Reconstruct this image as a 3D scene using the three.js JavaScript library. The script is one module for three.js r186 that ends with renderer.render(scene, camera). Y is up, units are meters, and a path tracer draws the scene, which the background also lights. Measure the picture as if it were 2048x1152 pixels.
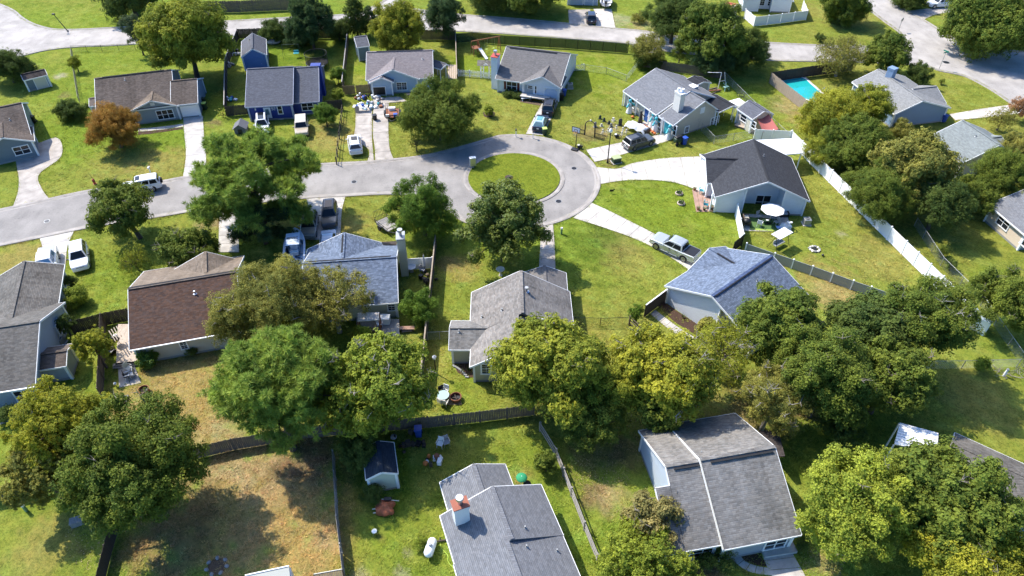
import * as THREE from 'three';
import { Sky } from 'three/addons/objects/Sky.js';
import { mergeGeometries } from 'three/addons/utils/BufferGeometryUtils.js';
import { RoundedBoxGeometry } from 'three/addons/geometries/RoundedBoxGeometry.js';

// ---------------------------------------------------------------- camera, sky, sun, exposure
const CAMH = 50, PITCH = 41.5 * Math.PI / 180, FPX = 1400;
const scene = new THREE.Scene();
const camera = new THREE.PerspectiveCamera(2 * Math.atan(576 / FPX) * 180 / Math.PI, 16 / 9, 0.5, 5000);
camera.position.set(0, CAMH, 0);
camera.rotation.set(-PITCH, 0, 0);
scene.add(camera);
const renderer = new THREE.WebGLRenderer({ antialias: true });
renderer.setSize(1024, 576);
renderer.toneMapping = THREE.LinearToneMapping;
renderer.toneMappingExposure = 1.62;
renderer.shadowMap.enabled = true;
const SUN_AZ = 35.5 * Math.PI / 180, SUN_EL = 49 * Math.PI / 180;
const sunDir = new THREE.Vector3(-Math.cos(SUN_AZ) * Math.cos(SUN_EL), Math.sin(SUN_EL), -Math.sin(SUN_AZ) * Math.cos(SUN_EL));
const sky = new Sky();
sky.name = 'sky';
sky.scale.setScalar(4000);
sky.material.uniforms.sunPosition.value.copy(sunDir);
sky.material.uniforms.turbidity.value = 4;
sky.material.uniforms.rayleigh.value = 0.95;
sky.material.uniforms.mieCoefficient.value = 0.004;
sky.userData.kind = 'structure';
scene.add(sky);
scene.environmentIntensity = 0.27;
const sun = new THREE.DirectionalLight(new THREE.Color(1, 0.91, 0.77), 4.6);
sun.name = 'sun';
sun.position.copy(sunDir).multiplyScalar(200).add(new THREE.Vector3(0, 0, -80));
sun.target.position.set(0, 0, -80);
sun.castShadow = true;
sun.shadow.mapSize.set(4096, 4096);
Object.assign(sun.shadow.camera, { left: -150, right: 150, top: 120, bottom: -120, near: 1, far: 500 });
scene.add(sun, sun.target);

// ---------------------------------------------------------------- helpers
const V = (x, y, z) => new THREE.Vector3(x, y, z);
const UP = V(0, 1, 0), CP = Math.cos(PITCH), SP = Math.sin(PITCH);
function rng(s) { return () => { s = (s + 0x6d2b79f5) | 0; let t = Math.imul(s ^ (s >>> 15), 1 | s); t = (t + Math.imul(t ^ (t >>> 7), 61 | t)) ^ t; return ((t ^ (t >>> 14)) >>> 0) / 4294967296; }; }
const R0 = rng(7);
const ray = (x, y) => V((x - 1024) / FPX, -SP + (576 - y) / FPX * CP, -CP - (576 - y) / FPX * SP);
// survey of the photograph: the place at height h that is seen at (x, y), and pixels per metre there
function P(x, y, h = 0) { const r = ray(x, y), t = (CAMH - h) / -r.y; return V(r.x * t, h, r.z * t); }
const pxm = (x, y, h = 0) => FPX * -ray(x, y).y / (CAMH - h);
const names = {};
function numbered(n) { const k = names[n] = (names[n] || 0) + 1; return k === 1 ? n : n + '_' + String(k - 1).padStart(3, '0'); }
function tag(o, label, category, group) { o.userData.label = label; o.userData.category = category; if (group) o.userData.group = group; return o; }
const BASE = new WeakMap();
function thing(name, label, category, pos = V(0, 0, 0), group) {
  const o = new THREE.Group(); o.name = numbered(name); scene.add(o); BASE.set(o, pos.clone()); o.position.copy(pos);
  return tag(o, label, category, group);
}
// a thing whose parts are built in its own frame (x forward), then placed
function localThing(name, label, category, pos, turn = 0, group) {
  const o = thing(name, label, category, V(0, 0, 0), group); o.position.copy(pos); o.rotation.y = turn; return o;
}
function clean(g) {
  let q = g.index ? g.toNonIndexed() : g;
  for (const k of Object.keys(q.attributes)) if (!['position', 'normal', 'uv'].includes(k)) q.deleteAttribute(k);
  if (!q.attributes.normal) q.computeVertexNormals();
  if (!q.attributes.uv) q.setAttribute('uv', new THREE.BufferAttribute(new Float32Array(q.attributes.position.count * 2), 2));
  return q;
}
function metreUV(g) {   // uv in metres: along the horizontal and up the slope of every face
  const p = g.attributes.position, uv = g.attributes.uv, a = V(), b = V(), c = V(), n = V(), t = V(), s = V();
  for (let i = 0; i < p.count; i += 3) {
    a.fromBufferAttribute(p, i); b.fromBufferAttribute(p, i + 1); c.fromBufferAttribute(p, i + 2);
    n.copy(b).sub(a).cross(t.copy(c).sub(a)).normalize();
    if (Math.abs(n.y) > 0.985) { t.set(1, 0, 0); s.set(0, 0, -1); } else { t.crossVectors(UP, n).normalize(); s.crossVectors(n, t); }
    [a, b, c].forEach((q, k) => uv.setXY(i + k, q.dot(t), q.dot(s)));
  }
}
function part(parent, name, geos, mat, opt = {}) {
  const list = (Array.isArray(geos) ? geos : [geos]).map(clean);
  const g = list.length > 1 ? mergeGeometries(list, false) : list[0];
  const b = BASE.get(parent) || V(0, 0, 0);
  if (mat.userData.metres) metreUV(g);
  if (b.lengthSq() > 0) g.translate(-b.x, -b.y, -b.z);
  const m = new THREE.Mesh(g, mat); m.name = name; m.castShadow = m.receiveShadow = true;
  if (opt.label) m.userData.label = opt.label;
  if (opt.kind) m.userData.kind = opt.kind;
  BASE.set(m, b); parent.add(m); return m;
}
function structure(name, geos, mat) { const m = part(scene, numbered(name), geos, mat); m.userData.kind = 'structure'; return m; }
// geometry
const bx = (w, h, d, x, y, z, ry = 0, rz = 0, rx = 0) => { const g = new THREE.BoxGeometry(w, h, d); if (rx) g.rotateX(rx); if (rz) g.rotateZ(rz); if (ry) g.rotateY(ry); return g.translate(x, y, z); };
const rbx = (w, h, d, r, x, y, z, ry = 0, rz = 0) => { const g = new RoundedBoxGeometry(w, h, d, 2, r); if (rz) g.rotateZ(rz); if (ry) g.rotateY(ry); return g.translate(x, y, z); };
const cyl = (r0, r1, h, x, y, z, n = 10) => new THREE.CylinderGeometry(r1, r0, h, n).translate(x, y + h / 2, z);
function bar(a, b, w, h, up = UP) {   // a beam from a to b, w wide, h deep
  const d = b.clone().sub(a), L = d.length(); d.normalize();
  const s = V().crossVectors(d, Math.abs(d.dot(up)) > 0.98 ? V(1, 0, 0) : up).normalize(), u = V().crossVectors(s, d);
  const g = new THREE.BoxGeometry(L, h, w); g.applyMatrix4(new THREE.Matrix4().makeBasis(d, u, s));
  const m = a.clone().add(b).multiplyScalar(0.5); return g.translate(m.x, m.y, m.z);
}
function rod(a, b, r0, r1 = r0, n = 6) {
  const d = b.clone().sub(a), L = d.length(), g = new THREE.CylinderGeometry(r1, r0, L, n);
  g.applyQuaternion(new THREE.Quaternion().setFromUnitVectors(UP, d.normalize()));
  const m = a.clone().add(b).multiplyScalar(0.5); return g.translate(m.x, m.y, m.z);
}
function tube(pts, r, seg = 24, n = 6) { return new THREE.TubeGeometry(new THREE.CatmullRomCurve3(pts), seg, r, n); }
function tris(list) {   // list of [a,b,c] points
  const p = []; for (const t of list) for (const v of t) p.push(v.x, v.y, v.z);
  const g = new THREE.BufferGeometry(); g.setAttribute('position', new THREE.Float32BufferAttribute(p, 3)); g.computeVertexNormals(); return g;
}
function poly3(pts) {   // planar polygon
  const n = V(); for (let i = 0; i < pts.length; i++) { const a = pts[i], b = pts[(i + 1) % pts.length]; n.x += (a.y - b.y) * (a.z + b.z); n.y += (a.z - b.z) * (a.x + b.x); n.z += (a.x - b.x) * (a.y + b.y); }
  n.normalize(); const t = Math.abs(n.y) > 0.98 ? V(1, 0, 0) : V().crossVectors(UP, n).normalize(), s = V().crossVectors(n, t);
  const q = pts.map((v) => new THREE.Vector2(v.dot(t), v.dot(s)));
  return tris(THREE.ShapeUtils.triangulateShape(q, []).map((f) => f.map((i) => pts[i])));
}
function slab(pts, th, dir) {   // polygon given thickness th downwards along dir
  const n = V().crossVectors(pts[1].clone().sub(pts[0]), pts[2].clone().sub(pts[0])).normalize(); if (n.y < 0) n.negate();
  const d = (dir || n).clone().multiplyScalar(-th), low = pts.map((v) => v.clone().add(d)), out = [poly3(pts), poly3(low.slice().reverse())];
  for (let i = 0; i < pts.length; i++) { const j = (i + 1) % pts.length; out.push(tris([[pts[i], low[i], low[j]], [pts[i], low[j], pts[j]]])); }
  return mergeGeometries(out.map(clean));
}
const px = (list, h = 0) => list.map(([x, y]) => P(x, y, h));
function flat(list, y, th = 0) { const pts = list.map((v) => V(v.x, y, v.z)); let a = 0; pts.forEach((p, i) => { const q = pts[(i + 1) % pts.length]; a += p.x * q.z - q.x * p.z; }); if (a > 0) pts.reverse(); return th ? slab(pts, th, UP) : poly3(pts); }
function smooth(pts, n = 6) { return new THREE.CatmullRomCurve3(pts, false, 'centripetal').getPoints((pts.length - 1) * n); }
// two polylines resampled to strips
function resample(pts, n) { const c = new THREE.CatmullRomCurve3(pts, false, 'centripetal'); return c.getSpacedPoints(n); }

// ---------------------------------------------------------------- computed textures
function noise2(seed, n) {   // tileable value noise on n x n cells
  const r = rng(seed), g = new Float32Array(n * n).map(() => r());
  return (u, v) => { const x = (u - Math.floor(u)) * n, y = (v - Math.floor(v)) * n, i = Math.floor(x), j = Math.floor(y), f = x - i, h = y - j, a = f * f * (3 - 2 * f), b = h * h * (3 - 2 * h), I = (i + 1) % n, J = (j + 1) % n;
    return (g[j % n * n + i % n] * (1 - a) + g[j % n * n + I] * a) * (1 - b) + (g[J * n + i % n] * (1 - a) + g[J * n + I] * a) * b; };
}
function texture(size, metres, fn, srgb = true) {   // fn(u, v, i, j) -> grey or [r, g, b] of 0..1
  const d = new Uint8Array(size * size * 4);
  for (let j = 0; j < size; j++) for (let i = 0; i < size; i++) {
    const c = fn(i / size, j / size, i, j), k = (j * size + i) * 4;
    const w = (x) => 255 * (srgb ? Math.pow(Math.max(0, Math.min(1, x)), 1 / 2.2) : Math.max(0, Math.min(1, x)));
    if (typeof c === 'number') d[k] = d[k + 1] = d[k + 2] = w(c); else for (let q = 0; q < 3; q++) d[k + q] = w(c[q]);
    d[k + 3] = 255;
  }
  const t = new THREE.DataTexture(d, size, size); t.wrapS = t.wrapT = THREE.RepeatWrapping; t.magFilter = THREE.LinearFilter; t.minFilter = THREE.LinearMipmapLinearFilter; t.generateMipmaps = true;
  const m = Array.isArray(metres) ? metres : [metres, metres]; t.repeat.set(1 / m[0], 1 / m[1]);
  if (srgb) t.colorSpace = THREE.SRGBColorSpace; t.needsUpdate = true; return t;
}
const n8 = noise2(1, 8), n16 = noise2(2, 16), n32 = noise2(3, 32), n64 = noise2(4, 64), n128 = noise2(5, 128), n256 = noise2(6, 256), n512 = noise2(8, 512);
const N = (hash, a = 0) => { let t = Math.imul(hash ^ 0x9e37, 0x85ebca6b) ^ Math.imul(a + 77, 0xc2b2ae35); t ^= t >>> 13; t = Math.imul(t, 0x27d4eb2f); return ((t ^ (t >>> 15)) >>> 0) / 4294967296; };
// shingles: 96 courses of 0.14 m with tabs of about 0.3 m over 13.4 m
function shingleTex(contrast, streak, hueAmp) {
  return texture(1024, 13.44, (u, v, i, j) => {
    const row = Math.floor(v * 96), fy = v * 96 - row, off = N(row, 3) * 48, cu = u * 48 + off, col = Math.floor(cu) % 48, fx = cu - Math.floor(cu);
    let t = 0.72 + contrast * (N(row * 53 + col, 1) - 0.5);
    t += streak * ((n16(u, v * 0.02 + 0.3) - 0.5) * 0.5 + (n64(u, v * 0.05) - 0.5) * 0.35 + (n8(u, v) - 0.5) * 0.6) * (0.55 + 0.45 * n8(u + 0.3, v));
    t += 0.06 * (n512(u, v) - 0.5) + 0.10 * (n256(u, v) - 0.5);
    if (fy < 0.2) t *= 0.66; if (fx < 0.07) t *= 0.8;
    const h = hueAmp * (N(row * 31 + col, 9) - 0.5);
    return [t * (1 + h), t, t * (1 - h)];
  });
}
const texShOld = shingleTex(0.3, 0.42, 0.05), texShNew = shingleTex(0.2, 0.08, 0.02), texShMix = shingleTex(0.42, 0.10, 0.03), texShRed = shingleTex(0.34, 0.1, 0.22);
const texShBump = texture(512, 6.72, (u, v) => { const row = Math.floor(v * 48), fy = v * 48 - row, cu = u * 24 + N(row, 3) * 48, fx = cu - Math.floor(cu); return Math.min(1, 0.9 - fy * 0.75 + 0.1 * n256(u, v)) * (fx < 0.04 ? 0.5 : 1); }, false);
const texLap = texture(256, [6.4, 1.28], (u, v) => { const f = v * 8 - Math.floor(v * 8); return 0.93 + 0.05 * (n16(u, v) - 0.5) - (f > 0.9 ? 0.16 : 0) + 0.04 * n64(u, v); });
const texLapBump = texture(128, [6.4, 1.28], (u, v) => { const f = v * 8 - Math.floor(v * 8); return 0.9 - f * 0.8; }, false);
const texVert = texture(256, [2.4, 3], (u, v) => { const f = u * 12 - Math.floor(u * 12); return 0.9 + 0.08 * (n16(u, v) - 0.5) - (f < 0.08 ? 0.22 : 0); });
const texConc = texture(1024, 8, (u, v) => { let t = 0.86 + 0.30 * (n8(u, v) - 0.5) + 0.24 * (n16(u + 0.2, v) - 0.5) + 0.1 * (n64(u, v) - 0.5) + 0.08 * (n512(u, v) - 0.5); if (n32(u, v) > 0.84) t -= 0.10 * (n128(u, v)); return [t, t * 0.985, t * 0.96]; });
const texAsph = texture(1024, 16, (u, v) => {
  let t = 0.8 + 0.24 * (n8(u, v) - 0.5) + 0.14 * (n16(u, v + 0.4) - 0.5) + 0.10 * (n32(u, v * 0.25) - 0.5) + 0.1 * (n128(u, v) - 0.5) + 0.16 * (n512(u, v) - 0.5);
  const c = Math.abs(n16(u + 0.04 * n64(u, v), v + 0.04 * n64(v, u)) - 0.5); if (c < 0.011 && n8(v, u) > 0.4) t *= 0.76; if (n32(u + 0.3, v) > 0.87) t *= 0.93;
  return [t, t * 0.99, t * 0.985]; });
const texGrass = texture(1024, 9, (u, v) => {
  const a = n512(u, v), b = n256(u, v), c = n64(u, v), d = n16(u, v), y = 0.5 * c + 0.5 * n32(u + 0.5, v);
  const t = 0.78 + 0.6 * (a - 0.5) + 0.5 * (b - 0.5) + 0.34 * (c - 0.5) + 0.2 * (d - 0.5);
  return [t * (0.94 + 0.2 * (y - 0.5)), t * (1 + 0.02 * y), t * (0.88 - 0.2 * (b - 0.5))]; });
const texGrassBump = texture(512, 4.5, (u, v) => 0.5 * n512(u, v) + 0.3 * n256(u, v) + 0.2 * n64(u, v), false);
const texWood = texture(512, [2, 2], (u, v) => { const t = 0.75 + 0.3 * (n64(u * 1, v * 0.06) - 0.5) + 0.25 * (n256(u, v * 0.1) - 0.5) + 0.15 * (n16(u, v) - 0.5); return [t, t * 0.97, t * 0.93]; });
const texFine = texture(256, 1, (u, v) => 0.85 + 0.2 * (n128(u, v) - 0.5) + 0.15 * (n32(u, v) - 0.5));
const texRipple = texture(256, 2.2, (u, v) => 0.5 * n16(u + 0.05 * n8(v, u), v) + 0.3 * n32(u, v) + 0.2 * n8(v, u), false);
const texMulch = texture(512, 3, (u, v) => { const t = 0.6 + 0.8 * (n128(u, v) - 0.5) + 0.5 * (n256(u, v) - 0.5); return [t, t * 0.95, t * 0.9]; });

// ---------------------------------------------------------------- materials (linear base colours)
function mat(r, g, b, rough = 0.8, o = {}) {
  const { map, bump, bs, ...rest } = o, m = new THREE.MeshStandardMaterial({ roughness: rough, ...rest }); m.color.setRGB(r, g, b);
  if (map) { m.map = map; m.userData.metres = true; } if (bump) { m.bumpMap = bump; m.bumpScale = bs || 0.01; m.userData.metres = true; } return m;
}
const matte = (m, k = 0.15) => { const q = new THREE.MeshPhysicalMaterial({ roughness: 1, specularIntensity: k, map: m.map, bumpMap: m.bumpMap, bumpScale: m.bumpScale, vertexColors: m.vertexColors }); q.color.copy(m.color); q.userData.metres = m.userData.metres; return q; };
const roofMat = (r, g, b, map) => matte(mat(r, g, b, 0.95, { map, bump: texShBump, bs: 0.012 }));
const lapMat = (r, g, b) => mat(r, g, b, 0.6, { map: texLap, bump: texLapBump, bs: 0.012 });
const M = {
  white: mat(0.8, 0.8, 0.79, 0.5), trim: mat(0.78, 0.78, 0.76, 0.55), vinyl: mat(0.86, 0.86, 0.84, 0.45), greyVinyl: mat(0.34, 0.36, 0.33, 0.6, { map: texFine }),
  ventBlack: mat(0.02, 0.02, 0.022, 1), black: mat(0.012, 0.012, 0.013, 0.5), darkMetal: mat(0.03, 0.03, 0.032, 0.45, { metalness: 0.6 }), steel: mat(0.55, 0.56, 0.57, 0.35, { metalness: 0.85 }), galv: mat(0.35, 0.36, 0.36, 0.5, { metalness: 0.6 }),
  glass: mat(0.018, 0.022, 0.028, 0.06, { metalness: 0.0 }), carGlass: mat(0.012, 0.014, 0.016, 0.05), lightGlass: mat(0.12, 0.2, 0.23, 0.06), tyre: mat(0.014, 0.014, 0.015, 0.85), rim: mat(0.5, 0.5, 0.5, 0.35, { metalness: 0.8 }),
  wood: mat(0.16, 0.125, 0.09, 0.85, { map: texWood }), oldWood: mat(0.15, 0.13, 0.11, 0.9, { map: texWood }), darkWood: mat(0.075, 0.06, 0.048, 0.9, { map: texWood }), newWood: mat(0.36, 0.25, 0.12, 0.8, { map: texWood }), paleWood: mat(0.42, 0.35, 0.27, 0.8, { map: texWood }), redWood: mat(0.33, 0.12, 0.05, 0.7, { map: texWood }), deckWood: mat(0.55, 0.46, 0.38, 0.8, { map: texWood }), greyDeck: mat(0.40, 0.38, 0.36, 0.8, { map: texWood }),
  conc: mat(0.52, 0.49, 0.455, 0.9, { map: texConc }), concOld: mat(0.44, 0.40, 0.36, 0.92, { map: texConc }), concWhite: mat(0.58, 0.54, 0.49, 0.9, { map: texConc }), paver: mat(0.40, 0.25, 0.19, 0.9, { map: texConc }), curb: mat(0.36, 0.33, 0.30, 0.9, { map: texConc }),
  asph: mat(0.315, 0.293, 0.268, 0.93, { map: texAsph }), asphLight: mat(0.45, 0.415, 0.375, 0.93, { map: texAsph }), mulch: mat(0.10, 0.055, 0.035, 1, { map: texMulch }), soil: mat(0.2, 0.14, 0.09, 1, { map: texMulch }),
  blueTarp: mat(0.02, 0.08, 0.4, 0.5), blueBin: mat(0.02, 0.07, 0.33, 0.45), greenBin: mat(0.02, 0.05, 0.025, 0.5), lime: mat(0.45, 0.62, 0.12, 0.5), teal: mat(0.05, 0.38, 0.42, 0.5), red: mat(0.42, 0.06, 0.035, 0.6), redSail: mat(0.42, 0.12, 0.10, 0.8), orange: mat(0.6, 0.17, 0.03, 0.6), rust: mat(0.26, 0.10, 0.05, 0.85), cream: mat(0.62, 0.58, 0.48, 0.7), canvas: mat(0.75, 0.74, 0.71, 0.85), greyTarp: mat(0.33, 0.34, 0.36, 0.7), tailRed: mat(0.4, 0.015, 0.012, 0.25), lamp: mat(0.8, 0.79, 0.75, 0.15), greenCloth: mat(0.07, 0.14, 0.035, 0.9), limeCloth: mat(0.3, 0.4, 0.07, 0.85), stone: mat(0.3, 0.3, 0.29, 0.9, { map: texFine }), bark: mat(0.11, 0.085, 0.065, 0.95, { map: texWood }), twig: mat(0.2, 0.17, 0.13, 0.95), paleBark: mat(0.36, 0.33, 0.29, 0.9, { map: texWood }),
};
// ---------------------------------------------------------------- ground: one sheet to the horizon, with each lawn's own colour
let groundColor; const PAVED = [], EDGES = [];
function paved(pts) { const xs = pts.map((p) => p.x), zs = pts.map((p) => p.z); PAVED.push({ pts, x0: Math.min(...xs), x1: Math.max(...xs), z0: Math.min(...zs), z1: Math.max(...zs) }); }
function onPaving(x, z) { for (const q of PAVED) { if (x < q.x0 || x > q.x1 || z < q.z0 || z > q.z1) continue; let c = false; for (let i = 0, j = q.pts.length - 1; i < q.pts.length; j = i++) { const a = q.pts[i], b = q.pts[j]; if ((a.z > z) !== (b.z > z) && x < (b.x - a.x) * (z - a.z) / (b.z - a.z) + a.x) c = !c; } if (c) return true; } return false; }
const CC = V(0.27, 0, -78.36), RO = 10.75, RI = 6.1;
{
  const fine = []; for (let x = -112; x <= 112.01; x += 0.56) fine.push(x);
  const far = [116, 122, 132, 150, 180, 240, 400, 800, 2500];
  const xs = [...far.slice().reverse().map((v) => -v), ...fine, ...far];
  const zs = []; for (let z = -18; z >= -158; z -= 0.56) zs.push(z);
  const zz = [2500, 800, 300, 100, 40, 10, 0, -8, -13, ...zs, -162, -170, -185, -220, -300, -500, -900, -2500];
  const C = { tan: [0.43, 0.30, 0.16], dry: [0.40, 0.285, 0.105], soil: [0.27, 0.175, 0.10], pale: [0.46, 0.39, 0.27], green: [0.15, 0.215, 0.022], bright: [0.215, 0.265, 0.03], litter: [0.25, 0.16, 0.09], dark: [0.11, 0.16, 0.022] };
  const spots = [
    [370, 800, 95, 'tan', 0.9], [430, 860, 70, 'tan', 0.8], [310, 740, 60, 'dry', 0.8], [470, 930, 60, 'tan', 0.75], [560, 1010, 190, 'dry', 1.2], [480, 960, 120, 'tan', 0.9], [620, 1100, 110, 'dry', 1.1], [400, 1080, 150, 'dry', 1.0], [350, 790, 150, 'dry', 1.1], [610, 930, 60, 'litter', 0.9], [655, 1080, 45, 'tan', 0.7], [620, 890, 60, 'litter', 0.8], [480, 1100, 80, 'tan', 0.5], [330, 1050, 120, 'litter', 0.55], [240, 1000, 90, 'litter', 0.5],
    [90, 1090, 90, 'dry', 0.5], [1188, 992, 34, 'soil', 0.75], [1225, 1000, 40, 'tan', 0.7], [1222, 322, 22, 'soil', 0.8], [900, 530, 34, 'soil', 0.6], [930, 545, 40, 'dry', 0.6], [1185, 268, 40, 'soil', 0.6], [1235, 262, 34, 'tan', 0.5], [1240, 40, 40, 'pale', 0.55], [1290, 52, 44, 'tan', 0.6], [1570, 210, 44, 'tan', 0.65], [1610, 240, 40, 'dry', 0.7],
    [122, 151, 15, 'pale', 0.9], [130, 192, 16, 'soil', 0.5], [1682, 468, 12, 'pale', 0.7], [1950, 40, 60, 'dry', 0.8], [1690, 30, 90, 'dry', 0.4], [430, 442, 38, 'tan', 0.75], [470, 440, 40, 'litter', 0.5], [426, 245, 22, 'soil', 0.7], [722, 1150, 20, 'pale', 0.5], [800, 1148, 14, 'pale', 0.9], [818, 1108, 12, 'pale', 0.7], [1040, 950, 30, 'dry', 0.6],
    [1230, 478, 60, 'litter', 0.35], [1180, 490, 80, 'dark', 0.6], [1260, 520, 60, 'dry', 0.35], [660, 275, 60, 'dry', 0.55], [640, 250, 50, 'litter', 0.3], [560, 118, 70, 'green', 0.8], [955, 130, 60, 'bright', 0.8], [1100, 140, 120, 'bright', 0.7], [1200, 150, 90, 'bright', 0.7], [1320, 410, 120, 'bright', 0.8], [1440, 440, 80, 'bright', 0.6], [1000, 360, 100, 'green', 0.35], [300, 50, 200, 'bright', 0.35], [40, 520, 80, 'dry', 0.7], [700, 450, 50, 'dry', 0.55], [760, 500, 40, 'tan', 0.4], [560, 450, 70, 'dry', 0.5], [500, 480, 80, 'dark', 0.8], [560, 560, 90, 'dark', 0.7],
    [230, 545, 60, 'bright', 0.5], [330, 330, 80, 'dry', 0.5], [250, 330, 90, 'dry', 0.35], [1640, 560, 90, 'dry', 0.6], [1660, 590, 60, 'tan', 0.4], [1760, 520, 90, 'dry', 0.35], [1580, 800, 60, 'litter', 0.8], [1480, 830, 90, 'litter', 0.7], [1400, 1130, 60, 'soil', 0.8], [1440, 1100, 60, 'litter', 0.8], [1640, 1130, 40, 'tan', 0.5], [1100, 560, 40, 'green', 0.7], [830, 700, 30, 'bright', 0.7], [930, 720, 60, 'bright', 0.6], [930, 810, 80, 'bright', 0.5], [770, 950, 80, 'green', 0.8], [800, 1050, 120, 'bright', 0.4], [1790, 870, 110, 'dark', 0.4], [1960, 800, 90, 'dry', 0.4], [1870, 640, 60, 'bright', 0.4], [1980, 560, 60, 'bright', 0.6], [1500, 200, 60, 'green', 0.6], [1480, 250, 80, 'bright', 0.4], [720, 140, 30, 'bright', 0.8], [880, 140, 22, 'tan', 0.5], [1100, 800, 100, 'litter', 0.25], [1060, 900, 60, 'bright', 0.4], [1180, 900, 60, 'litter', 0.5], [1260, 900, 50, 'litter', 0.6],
  ].map(([x, y, r, c, k]) => { const p = P(x, y), s = pxm(x, y), fore = Math.max(0.45, -ray(x, y).y / Math.hypot(1, 0.2)); return [p.x, p.z, r / s, C[c], k, fore]; });
  groundColor = (x, z) => {
    const a = n16(x / 97, z / 97), b = n32(x / 61, z / 61), c = n64(x / 53, z / 53), d = n128(x / 80, z / 80);
    const lot = n8(x / 190 + 0.1, z / 170 + 0.4) - 0.5; let r = 0.228 + lot * 0.045, g = 0.262 - lot * 0.015, bl = 0.042 + lot * 0.015;
    const y = Math.max(0, Math.min(1, (0.45 * a + 0.3 * b + 0.35 * c - 0.42) * 2.2));
    r += y * 0.065; g += y * 0.02; bl += y * 0.018;
    for (const s of spots) { const dx = x - s[0], dz = (z - s[1]), q = Math.hypot(dx, dz) / s[2] + (c - 0.5) * 0.7 + (d - 0.5) * 0.5 + (b - 0.5) * 0.4; if (q < 1) { const e = Math.min(1, (1 - q) * 2.2) * s[4]; r += (s[3][0] - r) * e; g += (s[3][1] - g) * e; bl += (s[3][2] - bl) * e; } }
    const wv = n64(x / 31 + 0.2, z / 7) * 0.5 + n128(z / 45, x / 30) * 0.5; r *= 1 + (wv - 0.5) * 0.16; g *= 1 + (wv - 0.5) * 0.08;
    const t = (d - 0.5) * 0.34 + (c - 0.5) * 0.26, f = Math.max(0, Math.min(1, (c * 0.55 + d * 0.45 - 0.6) * 3.5));
    r = r * (1 + t) * (1 - f * 0.22); g = g * (1 + t * 0.8) * (1 - f * 0.04); bl *= 1 + t;
    return [r, g, bl];
  };
  const nx = xs.length, nz = zz.length, pos = new Float32Array(nx * nz * 3), col = new Float32Array(nx * nz * 3), uv = new Float32Array(nx * nz * 2), idx = [];
  for (let j = 0; j < nz; j++) for (let i = 0; i < nx; i++) {
    const k = j * nx + i, x = xs[i], z = zz[j]; pos[k * 3] = x; pos[k * 3 + 2] = z; uv[k * 2] = x; uv[k * 2 + 1] = -z;
    const [r, g, bl] = groundColor(x, z);
    col[k * 3] = r; col[k * 3 + 1] = g; col[k * 3 + 2] = bl;
    if (i < nx - 1 && j < nz - 1) idx.push(k, k + 1, k + nx, k + 1, k + nx + 1, k + nx);
  }
  const g = new THREE.BufferGeometry(); g.setAttribute('position', new THREE.BufferAttribute(pos, 3)); g.setAttribute('color', new THREE.BufferAttribute(col, 3)); g.setAttribute('uv', new THREE.BufferAttribute(uv, 2)); g.setIndex(idx);
  g.computeVertexNormals(); if (g.attributes.normal.getY(5) < 0) { for (let i = 0; i < idx.length; i += 3) [idx[i + 1], idx[i + 2]] = [idx[i + 2], idx[i + 1]]; g.setIndex(idx); g.computeVertexNormals(); }
  const m = new THREE.MeshPhysicalMaterial({ vertexColors: true, map: texGrass, bumpMap: texGrassBump, bumpScale: 0.05, roughness: 1, specularIntensity: 0.05 });
  const o = new THREE.Mesh(g, m); o.name = 'ground'; o.userData.kind = 'structure'; o.receiveShadow = true; scene.add(o);
}
// ---------------------------------------------------------------- roads, curbs
function curb(name, pts, side, mt = M.curb, wide = 0.55) {   // rolled concrete curb along an edge, outwards to the given side
  const prof = [[-0.35, 0.028], [0, 0.034], [0.18 * wide / 0.55, 0.085], [0.34 * wide / 0.55, 0.11], [wide, 0.10], [wide + 0.04, 0.0]], rows = [];
  for (let i = 0; i < pts.length; i++) { const a = pts[Math.max(0, i - 1)], b = pts[Math.min(pts.length - 1, i + 1)], d = b.clone().sub(a).normalize(), n = V(-d.z, 0, d.x).multiplyScalar(side); rows.push(prof.map(([o, h]) => V(pts[i].x + n.x * o, h, pts[i].z + n.z * o))); }
  const t = []; for (let i = 0; i + 1 < rows.length; i++) for (let k = 0; k + 1 < prof.length; k++) { const a = rows[i][k], b = rows[i][k + 1], c = rows[i + 1][k], d = rows[i + 1][k + 1]; if (side > 0) t.push([a, c, b], [b, c, d]); else t.push([a, b, c], [b, d, c]); }
  return structure(name, tris(t), mt);
}
const arc = (c, r, a0, a1, n = 40) => Array.from({ length: n + 1 }, (_, i) => { const a = a0 + (a1 - a0) * i / n; return V(c.x + r * Math.cos(a), 0, c.z + r * Math.sin(a)); });
const angOf = (x, y) => { const p = P(x, y); return Math.atan2(p.z - CC.z, p.x - CC.x); };
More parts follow.
